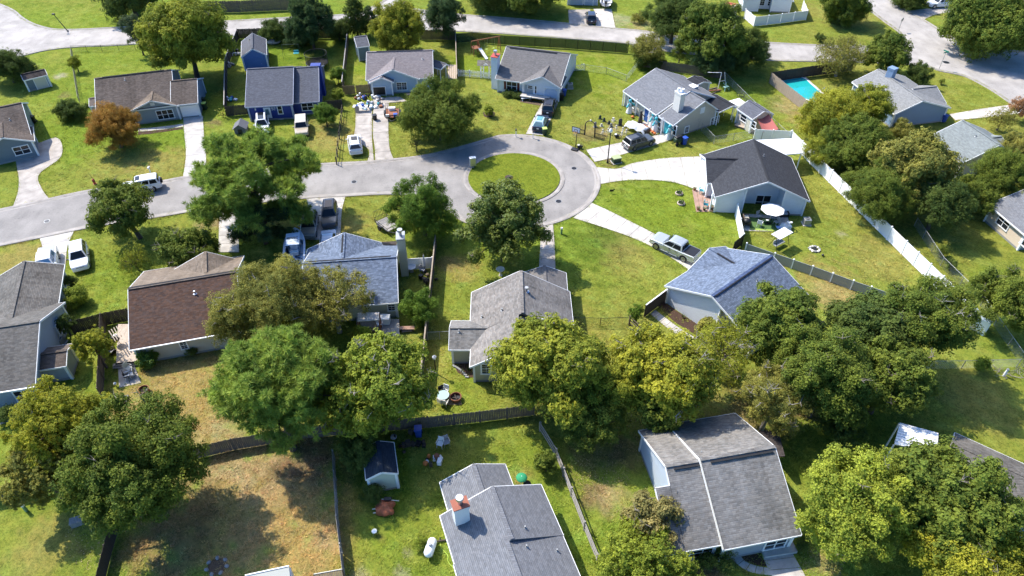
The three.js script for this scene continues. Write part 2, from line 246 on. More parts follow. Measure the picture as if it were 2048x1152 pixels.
{
  const up = smooth(px([[-260, 470], [-120, 446], [0, 423], [101, 401], [182, 384], [318, 367], [367, 358], [500, 345], [634, 332], [733, 327], [788, 322], [847, 315], [905, 302], [955, 288]]), 4);
  const a0 = angOf(1000, 274), a1 = angOf(1000, 452);
  const ring = arc(CC, RO, a0, a1, 48);
  const low = smooth(px([[955, 448], [928, 438], [905, 421], [880, 402], [845, 390], [785, 385], [691, 389], [613, 393], [430, 412], [320, 430], [188, 450], [75, 473], [0, 488], [-140, 518], [-300, 550]]), 4);
  const edge = [...up, ...ring, ...low];
  structure('road', flat(edge, 0.03), M.asph); paved(edge);
  curb('curb', edge, -1); EDGES.push(edge.map((p, i) => { const q = edge[Math.min(edge.length - 1, i + 1)], o = edge[Math.max(0, i - 1)], d = q.clone().sub(o).normalize(); return V(p.x + d.z * 0.62, 0, p.z - d.x * 0.62); }));
  // island
  const isl = arc(CC, RI, 0, Math.PI * 2, 64);
  curb('curb', isl, -1);
  structure('island_lawn', flat(isl.slice(0, 64).map((p) => V(CC.x + (p.x - CC.x) * 0.985, 0, CC.z + (p.z - CC.z) * 0.985)), 0.115), matte(mat(0.205, 0.235, 0.03, 1, { map: texGrass, bump: texGrassBump, bs: 0.05 }), 0.05));
}
{ // back road and the junction at the right
  const lp = px([[-300, 190], [-120, 150], [0, 122], [39, 113], [78, 103], [130, 95], [253, 89], [350, 80], [455, 71], [517, 64], [658, 57], [780, 59], [912, 62], [1008, 67], [1220, 83], [1252, 86], [1328, 101], [1430, 112], [1536, 120], [1620, 122], [1720, 124], [1800, 127], [1854, 132], [1880, 141], [1927, 151], [1971, 172], [2023, 206], [2090, 260], [2200, 340]]);
  const rt = px([[2400, 170], [2200, 120], [2048, 104], [1984, 100], [1932, 90], [1880, 61], [1844, 39], [1813, 22], [1776, 0], [1715, -32]]);
  const lt = px([[1660, -32], [1700, -12], [1738, 18], [1776, 47], [1799, 64], [1804, 76], [1796, 86], [1770, 93], [1724, 94], [1630, 91], [1533, 86], [1440, 80], [1348, 73], [1296, 64], [1200, 55], [1126, 47], [1029, 38], [922, 30], [850, 22], [810, 14], [800, 0], [815, -14], [840, -30]]);
  const br = px([[790, -30], [772, 0], [749, 13], [720, 26], [689, 30], [577, 36], [455, 43], [250, 55], [117, 60], [78, 53], [47, 39], [26, 22], [0, 10], [-60, -14], [-130, -34]]);
  const L = smooth(lp, 4), A = smooth(rt, 4), B = smooth(lt, 4), D = smooth(br, 4);
  structure('road', flat([...L, ...A, ...B, ...D, P(-420, 40)], 0.026), M.asphLight); paved([...L, ...A, ...B, ...D, P(-420, 40)]); EDGES.push(L, A, B, D);
  curb('curb', L, 1, M.curb, 0.35); curb('curb', A, 1, M.curb, 0.35); curb('curb', B, 1, M.curb, 0.35); curb('curb', D, 1, M.curb, 0.35);
}
// small iron covers in the street
for (const [x, y, r, lab] of [[1034, 355, 0, ''], [708, 364, 0.33, 'small dark iron valve cover in the street left of the island'], [94, 443, 0.3, 'dark iron cover in the street above the lower left driveway'], [1117, 403, 0.35, 'dark iron cover in the ring road right below the island'], [1148, 337, 0.33, 'dark iron cover in the ring road right of the island'], [1892, 125, 0.5, 'dark oval storm drain cover at the road junction by the green street sign']]) {
  if (!r) continue; const p = P(x, y), t = thing('manhole_cover', lab, 'manhole cover', p);
  part(t, 'ring', cyl(r * 1.15, r * 1.15, 0.012, p.x, 0.028, p.z, 20), M.galv); part(t, 'lid', cyl(r, r, 0.02, p.x, 0.028, p.z, 20), M.darkMetal);
}
// ---------------------------------------------------------------- driveways, walks, patios: slabs with open joints
function paving(name, L, Rr, n, mt, y = 0.05, y0 = 0.045) {
  const g = new THREE.Group(); g.name = numbered(name); g.userData.kind = 'structure'; scene.add(g);
  const a = resample(px(L), n * 4), b = resample(px(Rr), n * 4);
  paved([...a, ...b.slice().reverse()]); if (name !== 'patio' || mt !== M.deckWood) EDGES.push(a, b);
  for (let i = 0; i < n; i++) {
    const e = 0.022, pt = (c, k) => c[k].clone(), A = a.slice(i * 4, i * 4 + 5).map((p) => p.clone()), B = b.slice(i * 4, i * 4 + 5).map((p) => p.clone());
    for (const Q of [A, B]) { const d = Q[4].clone().sub(Q[0]).normalize(); Q[0].addScaledVector(d, e); Q[4].addScaledVector(d, -e); }
    part(g, 'slab', flat([...A, ...B.reverse()], y + (N(i, n) - 0.5) * 0.006, 0.05), mt);
  }
  return g;
}
paving('driveway', [[82, 285], [112, 275], [122, 314], [78, 349], [84, 378], [101, 401]], [[30, 300], [31, 318], [34, 335], [38, 360], [36, 385], [25, 417]], 5, M.concOld);
paving('driveway', [[366, 233], [369, 270], [372, 310], [366, 358]], [[406, 232], [408, 270], [412, 310], [412, 352]], 6, M.conc);
paving('driveway', [[712, 214], [711, 250], [711, 280], [738, 300], [734, 327]], [[744, 214], [744, 250], [744, 280], [746, 302], [748, 326]], 6, M.concOld);
paving('driveway', [[746, 196], [746, 232], [746, 270], [750, 300], [750, 326]], [[778, 196], [777, 232], [777, 262], [780, 300], [789, 322]], 7, M.concOld);
paving('walkway', [[772, 194], [800, 194]], [[772, 206], [815, 203]], 2, M.concOld);
paving('driveway', [[1085, 206], [1070, 232], [1052, 268]], [[1116, 206], [1103, 236], [1086, 271]], 5, M.conc);
paving('driveway', [[1172, 300], [1210, 292], [1249, 284], [1290, 276], [1330, 266]], [[1189, 324], [1220, 317], [1252, 307], [1300, 293], [1345, 279]], 6, M.concWhite);
paving('walkway', [[1276, 247], [1308, 270]], [[1288, 243], [1326, 262]], 3, M.concWhite);
paving('driveway', [[1190, 334], [1234, 338], [1265, 327], [1330, 317], [1412, 313]], [[1195, 369], [1252, 361], [1317, 361], [1356, 367], [1424, 392]], 9, M.concWhite);
paving('driveway', [[1183, 406], [1220, 423], [1315, 471], [1366, 497], [1410, 520]], [[1146, 436], [1200, 453], [1275, 480], [1330, 508], [1386, 545]], 9, M.concWhite);
paving('driveway', [[1083, 449], [1081, 480], [1078, 535]], [[1106, 448], [1109, 490], [1111, 540]], 5, M.concOld);
paving('driveway', [[612, 393], [616, 415], [606, 450], [602, 480]], [[692, 389], [684, 420], [682, 450], [680, 480]], 5, M.conc);
paving('driveway', [[430, 412], [438, 425], [438, 460], [437, 505]], [[486, 405], [478, 425], [477, 460], [478, 505]], 6, M.conc);
paving('driveway', [[78, 472], [85, 496], [86, 530]], [[151, 457], [136, 490], [131, 530]], 3, M.conc);
paving('driveway', [[1522, 1103], [1530, 1125], [1558, 1180]], [[1578, 1094], [1592, 1120], [1625, 1178]], 4, M.conc);
paving('walkway', [[1453, 1100], [1474, 1128], [1500, 1144], [1546, 1152]], [[1472, 1098], [1488, 1121], [1508, 1131], [1540, 1137]], 6, M.conc);
paving('driveway', [[1136, 20], [1137, 34], [1138, 47]], [[1180, 19], [1183, 34], [1186, 51]], 2, M.concOld);
paving('driveway', [[1187, 18], [1190, 34], [1192, 52]], [[1223, 18], [1226, 34], [1231, 57]], 2, M.concWhite);
paving('driveway', [[1815, 22], [1860, 17], [1930, 10]], [[1846, 40], [1870, 30], [1945, 19]], 4, M.concOld);
paving('driveway', [[2050, 206], [1970, 217], [1898, 229]], [[2060, 224], [1990, 233], [1911, 241]], 6, M.concWhite);
paving('walkway', [[276, 258], [320, 254], [367, 248]], [[277, 264], [320, 260], [367, 254]], 5, M.conc);
paving('patio', [[1489, 428], [1575, 433]], [[1487, 462], [1584, 464]], 3, M.conc);
paving('patio', [[236, 735], [270, 733]], [[238, 776], [283, 766]], 2, M.concOld);
paving('patio', [[0, 830], [62, 798]], [[0, 850], [66, 828]], 3, M.concOld);
paving('patio', [[1384, 380], [1418, 375]], [[1392, 424], [1428, 424]], 4, M.paver);
paving('walkway', [[1310, 620], [1352, 652], [1390, 676]], [[1300, 628], [1340, 660], [1376, 684]], 7, M.conc);
paving('patio', [[898, 792], [921, 792]], [[896, 810], [924, 810]], 3, M.paver);
paving('patio', [[896, 130], [914, 130]], [[895, 157], [915, 158]], 5, M.deckWood);
structure('garden_bed', flat(px([[906, 724], [925, 724], [948, 728], [951, 755], [935, 755], [915, 745]]), 0.03), M.mulch);
structure('garden_bed', flat(px([[1472, 1101], [1520, 1100], [1538, 1134], [1508, 1130], [1489, 1120]]), 0.03), M.mulch);
structure('garden_bed', flat(px([[1330, 600], [1350, 620], [1400, 652], [1392, 670], [1350, 645], [1315, 612]]), 0.03), M.mulch);
structure('garden_bed', flat(px([[1042, 198], [1085, 205], [1082, 212], [1040, 204]]), 0.03), M.soil);
structure('garden_bed', flat(smooth(px([[966, 226], [978, 221], [990, 226], [984, 234], [970, 234], [966, 226]]), 3), 0.03), M.mulch);
structure('garden_bed', flat(px([[276, 264], [365, 255], [366, 258], [300, 268], [276, 270]]), 0.028), M.mulch);
// ---------------------------------------------------------------- houses
// a gabled wing: ridge from A to B (as surveyed), f side = right hand of A->B seen from above turned to n, b side = the other
function wing(H, o) {
  const he = o.he ?? 2.35, sl = o.slope ?? 0.43, oe = o.oe ?? 0.35, og = o.og ?? 0.28;
  let hr = he + 2.2, A, B, d, n, wf, wb;
  const W = {};
  for (let k = 0; k < 30; k++) {
    if (o.apex) { // gable standing on another wing: apex of its front, running back along dir
      const p = P(o.apex[0], o.apex[1], hr), dir = o.dir.clone().normalize(); B = V(p.x, 0, p.z); A = B.clone().addScaledVector(dir, -o.back);
    } else { A = P(o.A[0], o.A[1], hr).setY(0); B = P(o.B[0], o.B[1], hr).setY(0); }
    d = B.clone().sub(A).normalize(); n = V(-d.z, 0, d.x);
    const ef = o.ef && P(o.ef[0], o.ef[1], he).setY(0).sub(A).dot(n), eb = o.eb && -P(o.eb[0], o.eb[1], he).setY(0).sub(A).dot(n);
    wf = o.wf ?? (ef || null); wb = o.wb ?? (eb || null); if (wf == null) wf = wb; if (wb == null) wb = wf;
    const w = o.ef || o.wf ? wf : wb, want = o.hr ?? he + sl * w; hr += (want - hr) * 0.6;
  }
  const L = A.distanceTo(B);
  if (o.log) console.log(o.log, 'L', L.toFixed(1), 'wf', wf.toFixed(1), 'wb', wb.toFixed(1), 'hr', hr.toFixed(2));
  Object.assign(W, { A, B, d, n, L, wf, wb, hr, he, oe, og, H });
  const pt = W.pt = (u, v, y) => V(A.x + d.x * u + n.x * v, y, A.z + d.z * u + n.z * v);
  const hf = o.hef ?? he, hb = o.heb ?? (he + (0));
  const top = W.top = (v) => v >= 0 ? hr - (hr - hf) * v / wf : hr + (hr - hb) * v / wb;
  const trim = o.trim || M.trim;
  // roof slopes
  const rf = slab([pt(0, 0, hr), pt(L, 0, hr), pt(L, wf, hf), pt(0, wf, hf)], 0.13), rb = slab([pt(L, 0, hr), pt(0, 0, hr), pt(0, -wb, hb), pt(L, -wb, hb)], 0.13), ro = o.roofLabel ? { label: o.roofLabel } : {};
  if (o.roofB) { part(H, 'roof', rf, o.roof); part(H, 'roof', rb, o.roofB, { label: 'paler tan rear roof slope' }); } else part(H, 'roof', [rf, rb], o.roof, ro);
  part(H, 'ridge_cap', [bar(pt(0.02, 0, hr + 0.015), pt(L - 0.02, 0, hr + 0.015), 0.3, 0.05)], o.cap || o.roof);
  // rake and eave boards
  const ra = []; for (const u of o.noA ? [L + 0.02] : o.noB ? [-0.02] : [-0.02, L + 0.02]) for (const [v, h] of [[wf, hf], [-wb, hb]]) if (!(o.noAf && u < 0 && v > 0)) ra.push(bar(pt(u, 0, hr - 0.1), pt(u, v, h - 0.1), 0.05, 0.19));
  for (const [v, h] of [[wf + 0.025, hf], [-wb - 0.025, hb]]) ra.push(bar(pt(0, v, h - 0.11), pt(L, v, h - 0.11), 0.06, 0.17));
  part(H, 'fascia', ra, trim);
  if (o.gutter) part(H, 'gutter', [bar(pt(0.05, wf + 0.1, hf - 0.06), pt(L - 0.05, wf + 0.1, hf - 0.06), 0.1, 0.1)], M.white);
  if (o.open) { const ps = []; for (const [u, v] of [[0.4, wf - 0.3], [L - 0.4, wf - 0.3], [0.4, -wb + 0.3], [L - 0.4, -wb + 0.3]]) part(H, 'post', bar(pt(u, v, 0), pt(u, v, top(v) - 0.12), 0.14, 0.14), trim); return W; }
  // walls
  const vf = W.vf = wf - oe, vb = W.vb = -(wb - oe), ua = W.ua = o.ua ?? og, ue = W.ue = o.ue ?? L - og, tk = 0.14, wl = [], ceil = (v) => top(v) - 0.14;
  const gable = (u, flip) => { const r = o.recess && flip ? o.recess : null;
    const face = (v0, v1, uu) => { const q = [pt(uu, v0, 0), pt(uu, v1, 0), pt(uu, v1, ceil(v1))]; if (v0 < 0 && v1 > 0) q.push(pt(uu, 0, ceil(0))); q.push(pt(uu, v0, ceil(v0))); return poly3(flip ? q.reverse() : q); };
    if (!r) wl.push(face(vb, vf, u)); else { wl.push(face(vb, r[0], u), face(r[1], vf, u), face(r[0], r[1], u - r[2])); for (const v of [r[0], r[1]]) wl.push(poly3([pt(u, v, 0), pt(u - r[2], v, 0), pt(u - r[2], v, ceil(v)), pt(u, v, ceil(v))])); } };
  gable(ua, false); gable(ue, true);
  wl.push(poly3([pt(ue, vf, 0), pt(ue, vf, ceil(vf)), pt(ua, vf, ceil(vf)), pt(ua, vf, 0)]), poly3([pt(ua, vb, 0), pt(ua, vb, ceil(vb)), pt(ue, vb, ceil(vb)), pt(ue, vb, 0)]));
  part(H, 'wall', wl, o.wall);
  for (const [u, v] of [[ua, vf], [ue, vf], [ua, vb], [ue, vb]]) part(H, 'corner_board', bar(pt(u, v, 0), pt(u, v, ceil(v) - 0.02), 0.2, 0.2), trim); if (o.recess) for (const v of [o.recess[0], o.recess[1]]) part(H, 'corner_board', bar(pt(ue, v, 0), pt(ue, v, ceil(v) - 0.02), 0.16, 0.16), trim);
  if (!o.open && L > 2.5) part(H, 'downspout', [bar(pt(ue - 0.12, vf + 0.06, 0.1), pt(ue - 0.12, vf + 0.06, hf - 0.05), 0.08, 0.08), bar(pt(ue - 0.12, vf + 0.06, hf - 0.06), pt(ue - 0.12, wf - 0.02, hf - 0.08), 0.08, 0.08)], trim);
  const fd = bar; part(H, 'foundation', [fd(pt(ua, vf + 0.005, 0.12), pt(ue, vf + 0.005, 0.12), 0.05, 0.24), fd(pt(ua - 0.005, vb, 0.12), pt(ua - 0.005, vf, 0.12), 0.05, 0.24), fd(pt(ue + 0.005, vb, 0.1), pt(ue + 0.005, o.recess ? o.recess[0] : vf, 0.1), 0.05, 0.2), fd(pt(ua, vb - 0.005, 0.12), pt(ue, vb - 0.005, 0.12), 0.05, 0.24)], M.stone);
  return W;
}
// a frame on one wall of a wing; rect = photo corners [x0,y0,x1,y1] or {u,y,w,h} in metres
function onWall(W, side, rect, depth = 0) {
  const { d, n } = W; let O, X, Z;
  if (side === 'f') { O = W.pt(W.ua, W.vf, 0); X = d.clone(); Z = n.clone(); }
  if (side === 'b') { O = W.pt(W.ue, W.vb, 0); X = d.clone().negate(); Z = n.clone().negate(); }
  if (side === 'e') { O = W.pt(W.ue - depth, W.vf, 0); X = n.clone().negate(); Z = d.clone(); }
  if (side === 'a') { O = W.pt(W.ua, W.vb, 0); X = n.clone(); Z = d.clone().negate(); }
  let c;
  if (Array.isArray(rect)) {
    const hit = (x, y) => { const r = ray(x, y), c0 = V(0, CAMH, 0), t = O.clone().sub(c0).dot(Z) / r.dot(Z); return c0.addScaledVector(r, t); };
    const ya = hit((rect[0] + rect[2]) / 2, rect[1]).y, yb = hit((rect[0] + rect[2]) / 2, rect[3]).y, ym = (rect[1] + rect[3]) / 2;
    const ua = hit(rect[0], ym).sub(O).dot(X), ub = hit(rect[2], ym).sub(O).dot(X);
    c = { u: (ua + ub) / 2, y: (ya + yb) / 2, w: Math.abs(ub - ua), h: Math.abs(ya - yb) };
  } else c = { ...rect };
  const base = (u, y, z) => O.clone().addScaledVector(X, u).addScaledVector(Z, z).setY(y);
  c.box = (w, h, t, du, dy, z) => { const g = new THREE.BoxGeometry(w, h, t); g.applyMatrix4(new THREE.Matrix4().makeBasis(X, UP, Z)); const q = base(c.u + du, c.y + dy, z); return g.translate(q.x, q.y, q.z); };
  c.at = (du, dy, z) => base(c.u + du, c.y + dy, z);
  c.X = X; c.Z = Z; return c;
}
function windowOn(W, side, rect, o = {}) {
  const c = onWall(W, side, rect, o.depth || 0), H = W.H, f = o.f ?? 0.1, { w, h } = c;
  const m = part(H, 'window', [c.box(w + 2 * f, f, 0.09, 0, h / 2 + f / 2, 0.035), c.box(w + 2 * f + 0.06, f, 0.12, 0, -h / 2 - f / 2, 0.05), c.box(f, h, 0.09, -w / 2 - f / 2, 0, 0.035), c.box(f, h, 0.09, w / 2 + f / 2, 0, 0.035)], o.trim || M.white);
  const k = o.n || 1, gap = 0.07; for (let i = 0; i < k; i++) { const ww = (w - gap * (k - 1)) / k, du = -w / 2 + ww / 2 + i * (ww + gap); part(m, 'pane', c.box(ww, h, 0.03, du, 0, 0.015), o.glass || M.glass); const mu = [c.box(ww, 0.06, 0.04, du, 0, 0.03)]; if (o.grid) for (const q of [-0.25, 0.25]) mu.push(c.box(ww, 0.025, 0.04, du, q * h, 0.03)), q < 0 && mu.push(c.box(0.025, h, 0.038, du, 0, 0.03)); if (o.blind) mu.push(c.box(ww - 0.06, h * 0.42, 0.01, du, h * 0.25, 0.035)); part(m, 'sash_bar', mu, o.trim || M.white); if (i) part(m, 'mullion', c.box(gap, h, 0.08, du - ww / 2 - gap / 2, 0, 0.035), o.trim || M.white); }
  if (o.shutter) for (const s of [-1, 1]) { const sl = [c.box(0.36, h + 0.1, 0.04, s * (w / 2 + f + 0.2), 0, 0.03)]; for (let i = 0; i < 8; i++) sl.push(c.box(0.28, 0.06, 0.03, s * (w / 2 + f + 0.2), -h / 2 + (i + 0.5) * h / 8, 0.055)); part(H, 'shutter', sl, o.shutter); }
  return m;
}
function doorOn(W, side, rect, mt, o = {}) {
  const c = onWall(W, side, rect, o.depth || 0), { w, h } = c, f = 0.1;
  const m = part(W.H, 'door', [c.box(w, h, 0.05, 0, 0, 0.02), ...(o.plain ? [] : [[-1, .22], [1, .22], [-1, -.22], [1, -.22]].map(([s, q]) => c.box(w * 0.32, h * 0.34, 0.03, s * w * 0.22, q * h, 0.045)))], mt);
  part(m, 'door_frame', [c.box(w + 2 * f, f, 0.1, 0, h / 2 + f / 2, 0.04), c.box(f, h, 0.1, -w / 2 - f / 2, 0, 0.04), c.box(f, h, 0.1, w / 2 + f / 2, 0, 0.04)], o.trim || M.white);
  if (o.glass) part(m, 'door_glass', c.box(w * 0.6, h * 0.55, 0.03, 0, h * 0.12, 0.05), o.glass);
  part(m, 'handle', new THREE.SphereGeometry(0.05, 8, 6).translate(...c.at(w * 0.38, -0.03 * h, 0.1).toArray()), M.steel);
  return m;
}
function garageDoor(W, side, rect, mt, o = {}) {
  const c = onWall(W, side, rect), { w, h } = c, g = [], f = 0.12;
  const m = part(W.H, 'garage_door', c.box(w, h, 0.04, 0, 0, 0.012), mt);
  for (let r = 0; r < 4; r++) part(m, 'door_panel', [c.box(w - 0.02, h / 4 - 0.025, 0.03, 0, -h / 2 + (r + 0.5) * h / 4, 0.038), ...[0, 1, 2, 3].map((k) => c.box(w / 4 - 0.16, h / 4 - 0.2, 0.02, -w / 2 + (k + 0.5) * w / 4, -h / 2 + (r + 0.5) * h / 4, 0.058))], mt);
  const ch = o.cut ? 0.45 : 0; const fr = [c.box(w + 2 * f, f, 0.09, 0, h / 2 + f / 2, 0.035), c.box(f, h, 0.09, -w / 2 - f / 2, 0, 0.035), c.box(f, h, 0.09, w / 2 + f / 2, 0, 0.035)];
  if (ch) for (const s of [-1, 1]) { const p = [c.at(s * w / 2, h / 2, 0.075), c.at(s * (w / 2 - ch), h / 2, 0.075), c.at(s * w / 2, h / 2 - ch, 0.075)]; fr.push(tris([p, p.slice().reverse()])); }
  part(m, 'door_frame', fr, o.trim || M.white); return m;
}
function openGarage(W, side, rect) { const c = onWall(W, side, rect), { w, h } = c; const m = part(W.H, 'garage_opening', c.box(w, h, 0.03, 0, 0, 0.012), M.black); const fr = [c.box(w + 0.2, 0.1, 0.08, 0, h / 2 + 0.05, 0.035), c.box(0.1, h, 0.08, -w / 2 - 0.05, 0, 0.035), c.box(0.1, h, 0.08, w / 2 + 0.05, 0, 0.035)]; part(m, 'door_frame', fr, M.white); return m; }
function gableVent(W, side, rect) { const c = onWall(W, side, rect), g = [c.box(c.w, c.h, 0.05, 0, 0, 0.02)]; const m = part(W.H, 'gable_vent', g, M.white); part(m, 'louvre', [...Array(5)].map((_, i) => c.box(c.w * 0.7, 0.05, 0.04, 0, (i - 2) * c.h / 6, 0.06)), M.trim); }
// ridge vent strip, plumbing vents and chimney
function roofPipe(W, x, y, r = 0.06, h = 0.35, mt = M.galv, cap = false) {
  let hh = W.he + 1; let p; for (let k = 0; k < 20; k++) { p = P(x, y, hh); const v = p.clone().sub(W.A).dot(W.n); hh += (W.top(v) - hh) * 0.7; }
  const g = [cyl(r, r, h, p.x, hh - 0.08, p.z, 10), cyl(r * 2.4, r * 1.2, 0.06, p.x, hh - 0.02, p.z, 10)]; if (cap) g.push(cyl(r * 1.7, r * 1.5, 0.12, p.x, hh + h - 0.08, p.z, 12));
  part(W.H, 'vent_pipe', g, mt);
}
function ridgeVent(W, u0, u1, v = 0.0) { part(W.H, 'ridge_vent', [bar(W.pt(W.L * u0, v, W.top(v) + 0.06), W.pt(W.L * u1, v, W.top(v) + 0.06), 0.2, 0.05)], M.ventBlack); }
function chimney(W, p, w, dd, h, turn, mt, capMat, pipe = true, y0 = 0) {
  const m = part(W.H, 'chimney', [bx(w, h - y0, dd, p.x, y0 + (h - y0) / 2, p.z, turn), bx(w + 0.1, 0.16, dd + 0.1, p.x, h - 0.16, p.z, turn)], mt);
  part(m, 'chimney_cap', bx(w + 0.14, 0.07, dd + 0.14, p.x, h + 0.035, p.z, turn), capMat);
  if (pipe) part(m, 'flue', [cyl(0.17, 0.17, 0.7, p.x, h + 0.05, p.z, 14), cyl(0.3, 0.28, 0.22, p.x, h + 0.62, p.z, 16)], M.steel);
  return m;
}
const house = (label, x, y, name = 'house') => thing(name, label, name === 'house' ? 'house' : 'shed', P(x, y));
const RM = {
  brownOld: roofMat(0.19, 0.155, 0.13, texShOld), brownRed: roofMat(0.15, 0.095, 0.074, texShRed), tanOld: roofMat(0.27, 0.215, 0.165, texShOld), slate: roofMat(0.17, 0.175, 0.2, texShNew), charcoal: roofMat(0.078, 0.08, 0.088, texShNew),
  warmGrey: roofMat(0.30, 0.275, 0.25, texShOld), midGrey: roofMat(0.24, 0.225, 0.215, texShNew), greyNew: roofMat(0.25, 0.255, 0.27, texShNew), blueMix: roofMat(0.2, 0.245, 0.325, texShMix), greyOld: roofMat(0.29, 0.275, 0.255, texShOld), greyDark: roofMat(0.2, 0.185, 0.165, texShOld), mauve: roofMat(0.33, 0.29, 0.285, texShNew), paleGrey: roofMat(0.34, 0.34, 0.33, texShNew), navy: roofMat(0.06, 0.075, 0.1, texShNew), black: roofMat(0.055, 0.057, 0.065, texShNew), redMetal: mat(0.5, 0.12, 0.05, 0.6, { map: texVert }), dark: roofMat(0.1, 0.085, 0.08, texShOld),
};
const WM = { blueGrey: lapMat(0.27, 0.33, 0.37), slateBlue: lapMat(0.15, 0.2, 0.235), royal: lapMat(0.018, 0.045, 0.26), medBlue: lapMat(0.10, 0.2, 0.42), iceBlue: lapMat(0.42, 0.53, 0.64), white: lapMat(0.74, 0.76, 0.78), tan: lapMat(0.52, 0.48, 0.40), sage: lapMat(0.44, 0.42, 0.29), cream: lapMat(0.56, 0.53, 0.38), paleBlue: lapMat(0.5, 0.57, 0.64), blue2: lapMat(0.2, 0.29, 0.42), taupe: lapMat(0.5, 0.46, 0.39), creamTan: lapMat(0.66, 0.55, 0.42), grey: lapMat(0.33, 0.37, 0.41), greenWhite: lapMat(0.5, 0.56, 0.46) };

{ // A: upper left edge
  const H = house('slate blue house with brown roof at the left edge above the street', 20, 320);
  const W = wing(H, { A: [-60, 226], B: [43, 205], ef: [35, 279], roof: RM.brownOld, wall: WM.slateBlue });
  const G = wing(H, { apex: [4, 275], dir: W.n, back: 4.6, eb: [69, 284], roof: RM.brownOld, wall: WM.slateBlue, he: 2.35 });
  windowOn(G, 'e', [27, 292, 60, 308], { n: 2 }); doorOn(W, 'f', { u: W.L - 13, y: 1.05, w: 0.95, h: 2.05 }, M.white);
  roofPipe(W, 20, 240);
}
{ // B
  const H = house('blue grey house with brown roof, front gable and single garage', 290, 250);
  const W = wing(H, { A: [189, 157], B: [343, 139], ef: [230, 225], roof: RM.brownOld, wall: WM.blueGrey });
  const E2 = wing(H, { A: [341, 162], B: [394, 157], ef: [380, 207], roof: RM.brownOld, wall: WM.blueGrey, wb: 4.4, og: 0.25, ua: -0.6 });
  const G = wing(H, { apex: [301, 201], dir: W.n, back: 4.4, eb: [357, 212], roof: RM.tanOld, wall: WM.blueGrey, wf: 3.4, he: 2.25, slope: 0.38, roofLabel: 'paler brown front gable roof' });
  windowOn(G, 'e', [314, 220, 347, 237], { n: 3, grid: false }); gableVent(G, 'e', [300, 205, 309, 211]);
  garageDoor(E2, 'f', [364, 212, 399, 232], M.white);
  const L = wing(H, { A: [178, 197], B: [193, 195], ef: [190, 211], roof: RM.brownOld, wall: WM.blueGrey, he: 2.3, slope: 0.3, wb: 1.4, og: 0.1 });
  doorOn(W, 'f', { u: 7.2, y: 1.05, w: 0.95, h: 2.05 }, M.white); roofPipe(W, 250, 160); ridgeVent(W, 0.1, 0.9);
}
{ // C
  const H = house('deep blue house with grey shingle roof and white door', 575, 225);
  const W = wing(H, { A: [494, 138], B: [587, 133], ef: [591, 208], he: 2.5, roof: RM.slate, wall: WM.royal, trim: mat(0.4, 0.42, 0.5, 0.6) });
  const E2 = wing(H, { A: [586, 135.5], B: [637, 132.5], ef: [645, 202], he: 2.15, roof: RM.slate, wall: WM.royal, og: 0.2, ua: -0.3, wb: W.wb - 0.1, trim: mat(0.4, 0.42, 0.5, 0.6) });
  doorOn(W, 'f', [530, 216, 541, 236], M.white, { glass: M.lightGlass }); windowOn(W, 'f', [556, 212, 564, 227], { n: 1 }); windowOn(E2, 'f', [604, 206, 626, 220], { n: 2 });
  const c = onWall(W, 'f', [546, 215, 552, 219]); // house number
  const digit = { 9: [[0, .25, .3, .06], [0, 0, .3, .06], [-.14, .13, .06, .25], [.14, 0, .06, .5], [0, -.25, .3, .06]], 2: [[0, .25, .3, .06], [.14, .13, .06, .25], [0, 0, .3, .06], [-.14, -.13, .06, .25], [0, -.25, .3, .06]], 1: [[0, 0, .07, .5]] };
  const g = []; [9, 2, 1].forEach((k, i) => digit[k].forEach(([x, y, w, h]) => g.push(c.box(w * 0.8, h * 0.8, 0.02, (i - 1) * 0.36 + x * 0.8, y * 0.8, 0.03)))); part(H, 'house_number', g, M.white);
  const p = P(632, 135, 4.4); part(H, 'chimney', bx(1.5, 4.9, 1.1, p.x, 2.45, p.z, 0.06), WM.royal);
  const q = onWall(W, 'f', { u: 1.0, y: 1.9, w: 0.3, h: 0.4 }); part(H, 'porch_light', q.box(0.16, 0.3, 0.14, 0, 0, 0.08), M.lamp);
  part(H, 'porch', flat(px([[545, 238], [560, 240], [590, 236], [591, 226], [560, 228]]), 0.16, 0.16), M.conc);
}
{ // D
  const H = house('pale blue house with mauve grey roof and open cluttered garage', 790, 185);
  const W = wing(H, { A: [733, 104], B: [865, 100], ef: [868, 155], roof: RM.mauve, wall: WM.iceBlue });
  const G = wing(H, { apex: [785, 139], dir: W.n, back: 5, eb: [838, 162], wf: 3.9, roof: RM.mauve, wall: WM.iceBlue });
  const G2 = wing(H, { apex: [762, 155], dir: W.n, back: 3.2, eb: [787, 167], wf: 1.9, roof: RM.mauve, wall: WM.iceBlue, he: 2.3 });
  openGarage(G2, 'e', [746, 174, 771, 194]); windowOn(G, 'e', [794, 165, 813, 179], { n: 2, grid: true });
  const X = wing(H, { A: [868, 120], B: [893, 128], ef: [896, 143], wb: 0.5, slope: 0.22, he: 2.2, roof: RM.slate, wall: WM.iceBlue, open: true });
  ridgeVent(W, 0.15, 0.85); roofPipe(W, 845, 118);
}
